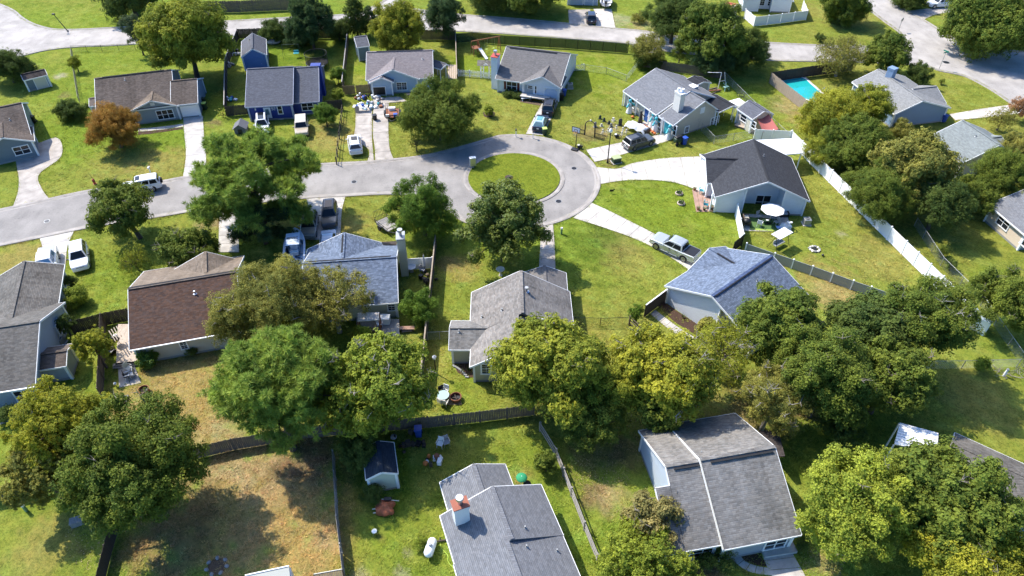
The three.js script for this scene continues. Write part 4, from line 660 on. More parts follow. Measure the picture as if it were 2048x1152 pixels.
      list.push([m4.clone(), (pal[0][0] + (pal[1][0] - pal[0][0]) * u) * v, (pal[0][1] + (pal[1][1] - pal[0][1]) * u) * v, (pal[0][2] + (pal[1][2] - pal[0][2]) * u) * v]);
    }
  }
  const geos = CL[kind], half = Math.ceil(list.length / geos.length);
  const im = new THREE.InstancedMesh(geos[treeSeed % geos.length], leafMat(kind === 'needle' || kind === 'scale' ? 'needle' : o.gloss ? 'gloss' : 'leaf'), list.length);
  list.forEach(([m, a, b, c], i) => { im.setMatrixAt(i, m); col.setRGB(a, b, c); im.setColorAt(i, col); }); im.instanceMatrix.needsUpdate = true; im.castShadow = im.receiveShadow = true; im.name = 'crown'; im.userData.kind = 'stuff'; T.add(im);
  treeCount += list.length; return T;
}
let treeCount = 0;
const TREES = [
  // back row, far
  [{ x: 368, y: 70, r: 84, hc: 7, rv: 0.85, pal: 'maple', kind: 'broad' }, 'tall yellow green tree at the back left behind the blue grey house'],
  [{ x: 270, y: 62, r: 25, hc: 4.2, rv: 1.5, pal: 'blue', kind: 'scale', shape: 'round' }, 'narrow blue green cedar left of the tall yellow green tree'],
  [{ x: 14, y: 134, r: 46, hc: 2.6, rv: 0.75, pal: 'dark', kind: 'fine' }, 'large dark rounded shrub at the left edge by the slate shed', 'shrub'],
  [{ x: 142, y: 222, r: 32, hc: 1.1, rv: 0.6, pal: 'dark', kind: 'fine' }, 'dark spreading bush on the lawn left of the blue grey house', 'shrub'],
  [{ x: 150, y: 126, r: 13, hc: 1.5, rv: 1.2, pal: 'maple', kind: 'fine' }, 'small leafy sapling on the chain link fence line at upper left', 'sapling_tree'],
  [{ x: 228, y: 257, r: 52, hc: 2.9, rv: 0.85, pal: 'rust', kind: 'fine' }, 'orange brown autumn tree in front of the blue grey house', 'autumn_tree'],
  [{ x: 617, y: 38, r: 44, hc: 5.2, rv: 1.0, pal: 'pineDark', kind: 'needle', shape: 'round' }, 'dark pine by the back road behind the deep blue house', 'pine_tree'],
  [{ x: 710, y: 28, r: 30, hc: 4.2, rv: 1.3, pal: 'dark', kind: 'scale', shape: 'cone' }, 'dark green cedar by the back road beside the yellow green tree'],
  [{ x: 738, y: 34, r: 20, hc: 2.8, rv: 1.2, pal: 'pineDark', kind: 'scale', shape: 'cone' }, 'smaller dark cedar right behind the larger cedar by the back road'],
  [{ x: 798, y: 55, r: 56, hc: 4.6, rv: 0.9, pal: 'yellow', kind: 'broad' }, 'pale yellow green tree behind the pale blue house by the back road'],
  [{ x: 885, y: 26, r: 42, hc: 4.6, rv: 1.0, pal: 'pineDark', kind: 'fine' }, 'dark green tree at the corner of the tall green road fence'],
  [{ x: 545, y: 62, r: 30, hc: 1.8, rv: 0.7, pal: 'dark', kind: 'fine' }, 'dark shrub at the back fence right of the medium blue shed', 'shrub'],
  [{ x: 600, y: 68, r: 34, hc: 1.8, rv: 0.8, pal: 'pineDark', kind: 'fine' }, 'shadowy shrub at the back fence under the dark pine', 'shrub'],
  [{ x: 676, y: 62, r: 26, hc: 1.8, rv: 0.8, pal: 'dark', kind: 'fine' }, 'dark shrub in the back fence corner left of the grey shed', 'shrub'],
  [{ x: 730, y: 52, r: 22, hc: 2.0, rv: 0.8, pal: 'grey', kind: 'sparse' }, 'thin greyish bush under the two cedars by the back road', 'shrub'],
  [{ x: 675, y: 150, r: 15, hc: 1.5, rv: 1.05, pal: 'round', kind: 'fine', den: 1.3 }, 'clipped round bush beside the trampoline, the upper of two', 'round_shrub'],
  [{ x: 675, y: 189, r: 13, hc: 1.2, rv: 0.85, pal: 'bright', kind: 'fine', den: 1.3 }, 'clipped yellow green round bush by the plank fence, the lower of two', 'round_shrub'],
  [{ x: 650, y: 229, r: 25, hc: 1.9, rv: 0.72, pal: 'round', kind: 'fine', den: 1.2 }, 'small dome crowned tree beside the tan pickup', 'ornamental_tree'],
  [{ x: 880, y: 228, r: 76, hc: 3.9, rv: 0.78, pal: 'oak', kind: 'fine' }, 'broad green tree on the front lawn left of the white house'],
  [{ x: 832, y: 283, r: 14, hc: 1.6, rv: 1.4, pal: 'oak', kind: 'sparse' }, 'thin young tree at the street under the broad green tree', 'sapling_tree'],
  [{ x: 1292, y: 96, r: 38, hc: 3.2, rv: 0.75, pal: 'olive', kind: 'sparse', den: 1.5, bare: 8, bark: M.paleBark }, 'thin pale leaved tree by the back road behind the tan house'],
  [{ x: 1350, y: 30, r: 58, hc: 5, rv: 0.85, pal: 'dark', kind: 'fine' }, 'dark tree across the back road, left of the orange shed roof'],
  [{ x: 1430, y: 62, r: 62, hc: 6.4, rv: 1.0, pal: 'oak', kind: 'broad' }, 'tall green tree by the back road above the tan house'],
  [{ x: 1490, y: 100, r: 48, hc: 3.4, rv: 0.85, pal: 'dark', kind: 'fine' }, 'dark bushy tree right of the tall tree by the back road'],
  [{ x: 1430, y: 118, r: 44, hc: 2.4, rv: 0.7, pal: 'pineDark', kind: 'fine' }, 'dark shrub mass at the foot of the tall tree by the back road', 'shrub'],
  [{ x: 1362, y: 98, r: 19, hc: 2.4, rv: 1.3, pal: 'oak', kind: 'fine' }, 'narrow green tree between the thin pale tree and the tall tree'],
  [{ x: 1520, y: 85, r: 18, hc: 3, rv: 1.4, pal: 'oak', kind: 'fine' }, 'small upright tree at the right side of the dark bushy tree'],
  [{ x: 1690, y: 8, r: 46, hc: 3.6, rv: 0.95, pal: 'oak', kind: 'broad' }, 'rounded green tree on the top lawn left of the junction'],
  [{ x: 1641, y: 77, r: 11, hc: 0.7, rv: 0.8, pal: 'dark', kind: 'fine' }, 'small round bush on the lawn left of the road junction', 'shrub'],
  [{ x: 1684, y: 112, r: 48, hc: 3.4, rv: 0.7, pal: 'olive', kind: 'sparse', den: 1.6, bare: 14, bark: M.paleBark }, 'half bare olive tree behind the swimming pool'],
  [{ x: 1772, y: 108, r: 44, hc: 3.2, rv: 0.85, pal: 'oak', kind: 'broad' }, 'leafy green tree behind the dusty blue house chimney'],
  [{ x: 1838, y: 146, r: 25, hc: 2.0, rv: 0.8, pal: 'dark', kind: 'fine' }, 'dark round bush on the lawn right of the blue chimney', 'shrub'],
  [{ x: 1985, y: 38, r: 90, hc: 5.8, rv: 0.72, pal: 'oak', kind: 'broad' }, 'large green tree at the top right corner beyond the road'],
  [{ x: 1884, y: 163, r: 5, hc: 0.5, rv: 1, pal: 'oak', kind: 'fine' }, 'tiny shrub on the corner lawn below the green street sign', 'shrub'],
  [{ x: 2040, y: 214, r: 20, hc: 2.2, rv: 1.2, pal: 'pink', kind: 'sparse', den: 1.6, bare: 6 }, 'pinkish brown thin tree at the right edge by the pale driveway'],
  [{ x: 2005, y: 238, r: 28, hc: 1.8, rv: 0.7, pal: 'olive', kind: 'sparse', den: 1.4 }, 'thin olive bush on the lawn below the pale driveway at right', 'shrub'],
  [{ x: 1060, y: -20, r: 60, hc: 4.2, rv: 0.8, pal: 'oak', kind: 'broad' }, 'green tree at the top edge left of the pale garage doors'],
  [{ x: 985, y: -28, r: 66, hc: 4.4, rv: 0.8, pal: 'dark', kind: 'broad' }, 'dark tree at the top edge right of the corner tree'],
  [{ x: 255, y: -22, r: 60, hc: 5, rv: 0.8, pal: 'dark', kind: 'broad' }, 'dark tree cut by the top edge above the narrow cedar'],
  [{ x: 1820, y: -6, r: 36, hc: 2, rv: 0.7, pal: 'dark', kind: 'fine' }, 'dark shrub at the top edge left of the white truck', 'shrub'],
  [{ x: 1279, y: 36, r: 17, hc: 0.8, rv: 0.7, pal: 'olive', kind: 'sparse' }, 'small sparse bush on the dry lawn right of the boat trailer', 'shrub'],
  [{ x: 1300, y: 118, r: 32, hc: 1.2, rv: 0.6, pal: 'dark', kind: 'fine' }, 'low dark shrub behind the ridge of the tan house', 'shrub'],
  // pool and the mass behind the white fence
  [{ x: 1660, y: 235, r: 62, hc: 3.8, rv: 0.85, pal: 'yellow', kind: 'sparse', den: 2.0 }, 'loose yellow green tree below the swimming pool'],
  [{ x: 1742, y: 214, r: 48, hc: 3.8, rv: 0.85, pal: 'maple', kind: 'broad', den: .8 }, 'yellowish tree covering the left side of the dusty blue house'],
  [{ x: 1715, y: 290, r: 68, hc: 3.8, rv: 0.8, pal: 'oak', kind: 'fine' }, 'green tree behind the white fence, below the loose yellow tree'],
  [{ x: 1650, y: 300, r: 40, hc: 2.2, rv: 0.7, pal: 'maple', kind: 'fine' }, 'low leafy growth along the upper white fence', 'shrub'],
  [{ x: 1822, y: 335, r: 74, hc: 5.2, rv: 0.85, pal: 'olive', kind: 'broad' }, 'tall olive green tree in the middle of the mass behind the white fence'],
  [{ x: 1760, y: 385, r: 66, hc: 3.6, rv: 0.85, pal: 'oak', kind: 'fine' }, 'dark lower tree beside the middle of the white fence'],
  [{ x: 1880, y: 408, r: 60, hc: 3.6, rv: 0.8, pal: 'dark', kind: 'fine' }, 'dark green tree right of the tall olive tree'],
  [{ x: 2006, y: 345, r: 54, hc: 4.2, rv: 0.85, pal: 'oak', kind: 'fine' }, 'dense green tree in front of the pale grey green roof'],
  [{ x: 2040, y: 300, r: 40, hc: 3.4, rv: 0.8, pal: 'olive', kind: 'fine' }, 'olive tree at the right edge behind the dense green tree'],
  [{ x: 1808, y: 262, r: 26, hc: 2.6, rv: 0.8, pal: 'olive', kind: 'fine' }, 'olive bush under the wall of the dusty blue house', 'shrub'],
  [{ x: 1950, y: 390, r: 46, hc: 2.2, rv: 0.7, pal: 'oak', kind: 'fine' }, 'low green bush in front of the right edge cream house', 'shrub'],
  [{ x: 1885, y: 502, r: 11, hc: 0.7, rv: 0.9, pal: 'oak', kind: 'fine' }, 'small vine bush on the chain link fence right of the white fence, the upper', 'shrub'],
  [{ x: 1902, y: 530, r: 12, hc: 0.7, rv: 0.9, pal: 'dark', kind: 'fine' }, 'small vine bush on the chain link fence right of the white fence, the lower', 'shrub'],
  [{ x: 2008, y: 600, r: 66, hc: 3.9, rv: 0.95, pal: 'oak', kind: 'broad' }, 'green tree with pale blossom at the right edge below the cream house'],
  // middle
  [{ x: 503, y: 358, r: 131, hc: 6.2, rv: 0.56, pal: 'pine', kind: 'needle', shape: 'tiers', limbs: 19, dz: 1.5, tr: 0.45, den: 1.1 }, 'large bright green pine over the street left of the island', 'pine_tree'],
  [{ x: 520, y: 445, r: 70, hc: 3.0, rv: 0.5, pal: 'pineDark', kind: 'needle', shape: 'tiers', limbs: 9 }, 'dark low pine under the large pine beside the driveway', 'pine_tree'],
  [{ x: 240, y: 418, r: 66, hc: 3.8, rv: 0.72, pal: 'oak', kind: 'broad', dx: 1.3, dz: 0.6, den: 0.85 }, 'green oak by the street in front of the white off road vehicle'],
  [{ x: 268, y: 520, r: 30, hc: 1.5, rv: 0.8, pal: 'maple', kind: 'sparse', den: 1.4 }, 'thin light green bush above the dark red brown roof', 'shrub'],
  [{ x: 375, y: 497, r: 54, hc: 2.4, rv: 0.75, pal: 'oak', kind: 'broad', bare: 14 }, 'green tree with pale bare branches behind the dark red brown roof'],
  [{ x: 152, y: 592, r: 23, hc: 1.1, rv: 0.8, pal: 'bright', kind: 'broad' }, 'bright leafy bush beside the lower left house wall', 'shrub'],
  [{ x: 142, y: 562, r: 13, hc: 0.9, rv: 0.9, pal: 'dark', kind: 'fine' }, 'small dark bush above the bright leafy bush at lower left', 'shrub'],
  [{ x: 128, y: 648, r: 20, hc: 1.7, rv: 1.1, pal: 'dark', kind: 'scale' }, 'small dark evergreen at the lower left house corner', 'evergreen_shrub'],
  [{ x: 186, y: 692, r: 36, hc: 2.6, rv: 0.85, pal: 'yellow', kind: 'scale', dx: 0.5, dz: 0.4 }, 'feathery yellow green tree leaning by the tall deck fence'],
  [{ x: 296, y: 716, r: 21, hc: 0.9, rv: 0.85, pal: 'round', kind: 'broad', gloss: 1, den: 1.4 }, 'glossy round bush at the corner of the side deck', 'round_shrub'],
  [{ x: 383, y: 702, r: 12, hc: 0.6, rv: 0.75, pal: 'dark', kind: 'fine' }, 'small dark bush under the window of the red brown roofed house', 'round_shrub'],
  [{ x: 845, y: 420, r: 65, hc: 3.6, rv: 0.95, pal: 'round', kind: 'fine', den: 1.1 }, 'dense rounded green tree by the street left of the oak'],
  [{ x: 1007, y: 455, r: 84, hc: 4.6, rv: 0.95, pal: 'oak', kind: 'broad', gloss: 1 }, 'glossy green oak below the island'],
  [{ x: 838, y: 612, r: 37, hc: 2.3, rv: 1.0, pal: 'round', kind: 'fine', den: 1.2 }, 'dense holly at the corner of the deck by the plank fence', 'holly_tree'],
  [{ x: 978, y: 222, r: 9, hc: 0.9, rv: 1.3, pal: 'bright', kind: 'broad' }, 'small tropical plant in a round mulch ring', 'plant'],
  [{ x: 1020, y: 187, r: 14, hc: 0.4, rv: 0.3, pal: 'dark', kind: 'fine' }, 'low clipped hedge under the shuttered window, left half', 'hedge_shrub'],
  [{ x: 1037, y: 190, r: 12, hc: 0.4, rv: 0.35, pal: 'dark', kind: 'fine' }, 'low clipped hedge under the shuttered window, right half', 'hedge_shrub'],
  [{ x: 1272, y: 626, r: 15, hc: 1.3, rv: 1.2, pal: 'round', kind: 'scale' }, 'small dense evergreen at the end of the side fence', 'evergreen_shrub'],
  [{ x: 855, y: 507, r: 9, hc: 0.7, rv: 1.1, pal: 'dark', kind: 'fine' }, 'small dark shrub behind the white pen panel', 'shrub'],
  // front
  [{ x: 545, y: 615, r: 112, hc: 5.0, rv: 0.7, pal: 'olive', kind: 'fine', bare: 30, dx: 1 }, 'olive leaved spreading oak between the red brown and blue grey roofs'],
  [{ x: 665, y: 600, r: 78, hc: 4.4, rv: 0.6, pal: 'olive', kind: 'sparse', bare: 30, bark: M.paleBark, den: 1.2 }, 'thin half bare oak over the mottled blue grey roof'],
  [{ x: 556, y: 770, r: 118, hc: 7.2, rv: 1.0, pal: 'pine', kind: 'needle', shape: 'round', den: 1.05, dz: 1 }, 'big dense pine over the middle back fence', 'pine_tree'],
  [{ x: 748, y: 775, r: 112, hc: 5.6, rv: 0.85, pal: 'bright', kind: 'broad', bare: 70, den: 0.62 }, 'light green tree with grey bare branches above the white shed'],
  [{ x: 728, y: 672, r: 24, hc: 1.6, rv: 1.0, pal: 'bright', kind: 'broad' }, 'bright green bush at the left of the grey deck', 'shrub'],
  [{ x: 1105, y: 735, r: 106, hc: 5.6, rv: 0.95, pal: 'maple', kind: 'broad' }, 'big yellow green maple right of the sage house', 'maple_tree'],
  [{ x: 1210, y: 775, r: 56, hc: 4.6, rv: 1.0, pal: 'maple', kind: 'broad', den: .8 }, 'slender green tree right behind the big maple'],
  [{ x: 1325, y: 745, r: 100, hc: 5.2, rv: 0.8, pal: 'yellow', kind: 'broad', bare: 34, den: 0.85 }, 'yellow green spreading tree in the middle of the lower right'],
  [{ x: 1445, y: 700, r: 62, hc: 4.0, rv: 0.8, pal: 'maple', kind: 'sparse', bare: 24, bark: M.paleBark, den: 1.6 }, 'thin yellow green tree below the mottled blue roof'],
  [{ x: 1560, y: 650, r: 84, hc: 5.0, rv: 0.85, pal: 'oak', kind: 'broad' }, 'green oak covering the right slope of the mottled blue roof'],
  [{ x: 1655, y: 745, r: 100, hc: 5.8, rv: 0.9, pal: 'oak', kind: 'broad' }, 'large oak in the centre of the right tree group'],
  [{ x: 1745, y: 665, r: 84, hc: 5.0, rv: 0.8, pal: 'dark', kind: 'broad' }, 'dark oak left of the far end of the white fence'],
  [{ x: 1845, y: 640, r: 92, hc: 6.4, rv: 0.85, pal: 'oak', kind: 'broad', bare: 24 }, 'oak with bare twigs over the far end of the white fence'],
  [{ x: 1782, y: 748, r: 82, hc: 5.2, rv: 0.8, pal: 'oak', kind: 'broad' }, 'lower right oak of the tree group throwing the long shadow'],
  [{ x: 1545, y: 800, r: 74, hc: 4.0, rv: 0.75, pal: 'olive', kind: 'fine', bare: 36, bark: M.paleBark, den: 0.75 }, 'olive twiggy tree above the large split roof'],
  [{ x: 1690, y: 855, r: 42, hc: 2.4, rv: 0.9, pal: 'dark', kind: 'broad' }, 'small dark tree right of the large split roof'],
  [{ x: 120, y: 850, r: 92, hc: 6.0, rv: 0.95, pal: 'yellow', kind: 'scale', den: 1.0 }, 'feathery yellow green cypress at the lower left', 'cypress_tree'],
  [{ x: 92, y: 950, r: 78, hc: 4.2, rv: 0.85, pal: 'olive', kind: 'scale', den: 1.0 }, 'olive lower cypress at the left edge by the plank fence', 'cypress_tree'],
  [{ x: 268, y: 930, r: 132, hc: 6.0, rv: 0.85, pal: 'oak', kind: 'broad' }, 'big dark green tree at lower left between two yards'],
  [{ x: 30, y: 975, r: 14, hc: 0.5, rv: 0.5, pal: 'dark', kind: 'fine' }, 'low bush at the left edge above the plank fence', 'shrub'],
  [{ x: 12, y: 830, r: 22, hc: 0.8, rv: 0.7, pal: 'dark', kind: 'fine' }, 'low bush at the left edge beside the lower left patio', 'shrub'],
  [{ x: 720, y: 905, r: 40, hc: 2.2, rv: 0.9, pal: 'dark', kind: 'fine' }, 'dark bush left of the white shed by the plank fence', 'shrub'],
  [{ x: 745, y: 985, r: 22, hc: 0.9, rv: 0.8, pal: 'dark', kind: 'fine' }, 'low dark bush in front of the white shed', 'shrub'],
  [{ x: 1092, y: 925, r: 22, hc: 1.3, rv: 1.0, pal: 'oak', kind: 'broad' }, 'green bush on the rail fence behind the plain grey roof', 'shrub'],
  [{ x: 1285, y: 1130, r: 92, hc: 2.8, rv: 0.8, pal: 'lime', kind: 'scale', den: 1.0 }, 'feathery bright green cypress at the bottom edge', 'cypress_tree'],
  [{ x: 1308, y: 1035, r: 50, hc: 3.0, rv: 1.0, pal: 'grey', kind: 'broad', bare: 10, den: .8 }, 'slim pale green tree beside the white chimney at lower right'],
  [{ x: 1712, y: 1012, r: 106, hc: 5.4, rv: 0.9, pal: 'lime', kind: 'broad' }, 'large light green tree at lower right beside the split roof'],
  [{ x: 1905, y: 1002, r: 128, hc: 5.8, rv: 0.85, pal: 'oak', kind: 'broad' }, 'large green tree in the lower right corner over the drive'],
  [{ x: 1960, y: 1145, r: 110, hc: 4.4, rv: 0.7, pal: 'yellow', kind: 'broad' }, 'yellow green tree at the bottom right corner'],
  [{ x: 1320, y: 815, r: 50, hc: 3.4, rv: 0.9, pal: 'oak', kind: 'broad', den: .7 }, 'shaded green tree behind the large split roof'],
  [{ x: 1185, y: 850, r: 60, hc: 3.0, rv: 0.8, pal: 'oak', kind: 'broad', den: .6 }, 'low green tree at the foot of the big maple over the rail fence'],
  [{ x: 1415, y: 655, r: 22, hc: 1.2, rv: 0.8, pal: 'olive', kind: 'broad' }, 'leafy bush in front of the pale siding porch', 'shrub'],
  [{ x: 1430, y: 1105, r: 40, hc: 0.7, rv: 0.4, pal: 'dark', kind: 'fine', den: .7 }, 'low dark planting under the shuttered window at lower right', 'shrub'],
  [{ x: 1606, y: 1090, r: 14, hc: 0.7, rv: 0.8, pal: 'dark', kind: 'fine' }, 'dark shrub at the right front corner of the split roof house', 'shrub'],
  [{ x: 840, y: 1085, r: 14, hc: 0.6, rv: 0.9, pal: 'bright', kind: 'fine', dx: 2.4, dz: -0.6 }, 'small green shrub at the left wall of the plain grey roof house', 'shrub'],
  [{ x: 1965, y: 728, r: 14, hc: 0.9, rv: 0.9, pal: 'bright', kind: 'broad' }, 'light green shrub on the low chain link fence at right', 'shrub'],
];
for (const [o, label, name] of TREES) tree(o, label, name);

// fallen leaves on the dry lawns
{ const r = rng(77), list = [], col = new THREE.Color(), m4 = new THREE.Matrix4(), g = tris([[V(-0.5, 0, 0), V(0, 0.12, 0.35), V(0.5, 0.05, 0)], [V(-0.5, 0, 0), V(0.5, 0.05, 0), V(0, 0.1, -0.35)]]);
  for (const [x, y, rad, n] of [[370, 800, 110, 900], [560, 1000, 130, 800], [620, 905, 80, 170], [240, 1080, 110, 500], [1190, 950, 70, 400], [1300, 870, 90, 400], [440, 440, 40, 250], [230, 300, 70, 200], [890, 540, 40, 150], [1560, 820, 80, 400], [920, 700, 60, 120], [1640, 1130, 50, 200]])
    for (let i = 0; i < n * 1.6; i++) { const a = r() * 6.283, q = Math.sqrt(r()) * rad, p = P(x + q * Math.cos(a), y + q * Math.sin(a) * 0.7), s = 0.05 + 0.07 * r(); m4.compose(V(p.x, 0.03, p.z), new THREE.Quaternion().setFromEuler(new THREE.Euler(r() * 0.6, r() * 6, r() * 0.6)), V(s, s, s)); list.push([m4.clone(), r()]); }
  const im = new THREE.InstancedMesh(g, new THREE.MeshStandardMaterial({ side: THREE.DoubleSide, roughness: 0.9 }), list.length); list.forEach(([m, t], i) => { im.setMatrixAt(i, m); im.setColorAt(i, col.setRGB(0.28 + 0.18 * t, 0.2 + 0.14 * t, 0.1 + 0.06 * t)); });
  im.name = 'fallen_leaves'; im.userData.kind = 'stuff'; tag(im, 'small tan fallen leaves scattered over the dry lawns', 'leaves'); im.receiveShadow = true; scene.add(im); }

// grass: ragged tufts along the paving and over the nearer lawns
{ const r = rng(91), m4 = new THREE.Matrix4(), e = new THREE.Euler(), q = new THREE.Quaternion(), col = new THREE.Color(), t = [];
  for (let i = 0; i < 14; i++) { const a = r() * 6.283, b = 0.03 + 0.09 * r(), l = 0.5 + 0.5 * r(), c = V(b * Math.cos(a), 0, b * Math.sin(a)), tip = c.clone().multiplyScalar(2.1).add(V(0, 0.1 * l, 0)), w = V(-Math.sin(a), 0, Math.cos(a)).multiplyScalar(0.016); t.push([c.clone().add(w), tip, c.clone().sub(w)]); }
  const g = tris(t), list = [];
  const put = (x, z, s) => { const c = groundColor(x, z), k = 1.25 + 0.55 * r(); m4.compose(V(x, 0.005, z), q.setFromEuler(e.set(0, r() * 6.28, 0)), V(s, s * (0.6 + 0.5 * r()), s)); list.push([m4.clone(), c[0] * k * (0.95 + 0.15 * r()), c[1] * k, c[2] * k]); };
  for (const E of EDGES) for (let i = 0; i + 1 < E.length; i++) { const a = E[i], b = E[i + 1], L = a.distanceTo(b), n = Math.min(400, Math.round(L * 9)); for (let k = 0; k < n; k++) { const f = r(), o = (r() - 0.5) * 0.22; const x = a.x + (b.x - a.x) * f + o, z = a.z + (b.z - a.z) * f + o * (r() - 0.5) * 2; if (z > -17 || z < -150 || Math.abs(x) > 110) continue; if (onPaving(x, z) && r() < 0.7) continue; put(x, z, 0.8 + 0.9 * r()); } }
  for (let i = 0; i < 50000; i++) { const z = -20 - 85 * Math.pow(r(), 1.2), w = 14 - z * 0.62, x = (r() * 2 - 1) * w; if (n64(x / 60, z / 60) * 0.6 + r() * 0.5 < 0.5 || onPaving(x, z)) continue; put(x, z, 0.8 + 1.1 * r()); }
  const im = new THREE.InstancedMesh(g, leafMat('leaf'), list.length); list.forEach(([m, a, b, c], i) => { im.setMatrixAt(i, m); im.setColorAt(i, col.setRGB(a, b, c)); });
  im.name = 'grass_tufts'; im.userData.kind = 'stuff'; tag(im, 'short uneven grass tufts over the lawns and along the paving', 'grass'); im.receiveShadow = true; scene.add(im); }
// ---------------------------------------------------------------- vehicles
const paint = (r, g, b, met = 0.0) => new THREE.MeshPhysicalMaterial({ color: new THREE.Color().setRGB(r, g, b), roughness: 0.38, metalness: met, clearcoat: 0.8, clearcoatRoughness: 0.12 });
const CAR = {
  suv: { L: 4.7, W: 1.88, H: 1.74, r: 0.36, wb: 2.75, belt: 1.04, hood: 0.98, low: 0.3, cab: [1.05, 0.35, -1.9, -2.2], tail: 1.0, win: 3 },
  boxy: { L: 4.8, W: 1.92, H: 1.82, r: 0.4, wb: 2.8, belt: 1.12, hood: 1.1, low: 0.42, cab: [0.95, 0.45, -2.1, -2.25], tail: 1.1, win: 3 },
  hatch: { L: 4.3, W: 1.8, H: 1.52, r: 0.33, wb: 2.6, belt: 0.93, hood: 0.88, low: 0.24, cab: [1.05, 0.2, -1.3, -1.95], tail: 0.95, win: 2 },
  sedan: { L: 4.7, W: 1.82, H: 1.45, r: 0.33, wb: 2.75, belt: 0.92, hood: 0.86, low: 0.22, cab: [1.05, 0.25, -1.0, -1.7], tail: 0.95, win: 2 },
  pickup: { L: 5.75, W: 2.0, H: 1.9, r: 0.42, wb: 3.55, belt: 1.2, hood: 1.16, low: 0.45, cab: [1.25, 0.5, -1.15, -1.32], tail: 1.22, win: 2, bed: -1.38 },
};
function car(kind, rear, front, body, label, cat, o = {}) {
  const c = CAR[kind], a = P(...rear, 0.7), b = P(...front, 0.7), mid = a.clone().lerp(b, 0.5).setY(o.y ?? 0.03), turn = -Math.atan2(b.z - a.z, b.x - a.x);
  const T = localThing(o.name || (kind === 'pickup' ? 'pickup_truck' : kind === 'sedan' || kind === 'hatch' ? 'parked_car' : 'sport_utility_vehicle'), label, cat, mid, turn, 'parked vehicles');
  const h = c.L / 2, w = c.W / 2, xw = [c.wb / 2 + 0.1, -c.wb / 2 + 0.1], s = new THREE.Shape(), ra = c.r + 0.07;
  // lower body: side outline with wheel arches
  s.moveTo(-h + 0.04, c.low + 0.1); s.lineTo(-h + 0.12, c.low);
  for (const x of [xw[1], xw[0]]) { s.lineTo(x - ra, c.low); s.absarc(x, c.r, ra, Math.PI - 0.12, 0.12, true); s.lineTo(x + ra, c.low); }
  s.lineTo(h - 0.18, c.low); s.lineTo(h - 0.02, c.low + 0.12); s.lineTo(h, c.low + 0.38); s.lineTo(h - 0.1, c.hood - 0.14); s.quadraticCurveTo(h - 0.22, c.hood - 0.03, h - 0.5, c.hood - 0.01); s.lineTo(c.cab[0], c.belt - 0.02);
  if (c.bed !== undefined) { s.lineTo(c.bed, c.belt - 0.02); s.lineTo(-h + 0.06, c.tail); } else { s.lineTo(c.cab[3] + 0.02, c.belt); s.lineTo(-h + 0.08, c.tail - 0.02); }
  s.lineTo(-h, c.tail - 0.25); s.closePath();
  const bev = 0.09, eg = new THREE.ExtrudeGeometry(s, { depth: c.W - 2 * bev, bevelEnabled: true, bevelThickness: bev, bevelSize: 0.05, bevelOffset: -0.05, bevelSegments: 3, curveSegments: 8 }).translate(0, 0, -w + bev);
  { const p = eg.attributes.position; for (let i = 0; i < p.count; i++) { const x = p.getX(i), y = p.getY(i), k = 1 - 0.16 * Math.pow(Math.max(0, (x - h + 0.9) / 0.9), 2) - 0.09 * Math.pow(Math.max(0, (-x - h + 0.7) / 0.7), 2) - (y > c.low + 0.35 ? 0.06 * (y - c.low - 0.35) : 0); p.setZ(i, p.getZ(i) * k); } eg.computeVertexNormals(); }
  part(T, 'body', eg, body);
  // cabin with inward leaning sides
  const [x0, x1, x2, x3] = c.cab, y0 = c.belt - 0.04, y1 = c.H - 0.03, zAt = (y) => w - 0.06 - 0.24 * (y - y0) / (y1 - y0) * (kind === 'boxy' ? 0.6 : 1), cs = new THREE.Shape();
  cs.moveTo(x0, y0); cs.lineTo(x1, y1 - 0.06); cs.quadraticCurveTo(x1 - 0.12, y1, x1 - 0.4, y1 + 0.02); cs.lineTo((x1 + x2) / 2, y1 + 0.03); cs.lineTo(x2 + 0.2, y1); cs.quadraticCurveTo(x2, y1 - 0.02, x2 - 0.03, y1 - 0.1); cs.lineTo(x3, y0); cs.closePath();
  const cg = new THREE.ExtrudeGeometry(cs, { depth: 2 * (w - 0.13), bevelEnabled: true, bevelThickness: 0.07, bevelSize: 0.05, bevelOffset: -0.05, bevelSegments: 2, curveSegments: 5 }).translate(0, 0, -(w - 0.13));
  { const p = cg.attributes.position; for (let i = 0; i < p.count; i++) p.setZ(i, p.getZ(i) * zAt(p.getY(i)) / zAt(y0)); cg.computeVertexNormals(); }
  part(T, 'cabin', cg, o.top || body);
  const gl = o.glass || M.carGlass, e = 0.012, pane = (name, pts) => { part(T, name, slab(pts, 0.01), gl); };
  const edge = (xa, xb, t) => xa + (xb - xa) * t, yy = (t) => y0 + (y1 - y0) * t, fx = (t) => edge(x0, x1, t), rx = (t) => edge(x3, x2 - 0.02, t), nrm = V(y1 - y0, x0 - x1, 0).normalize();
  const wf = (t, z) => V(fx(t) + 0.02 + nrm.x * e, yy(t) + nrm.y * e, z); pane('windshield', [wf(0.12, zAt(y0) - 0.1), wf(0.9, zAt(y1) - 0.12), wf(0.9, -zAt(y1) + 0.12), wf(0.12, -zAt(y0) + 0.1)]);
  const wr = (t, z) => V(rx(t) - 0.035, yy(t) + 0.01, z); pane('rear_window', [wr(0.18, -zAt(y0) + 0.12), wr(0.84, -zAt(y1) + 0.16), wr(0.84, zAt(y1) - 0.16), wr(0.18, zAt(y0) - 0.12)]);
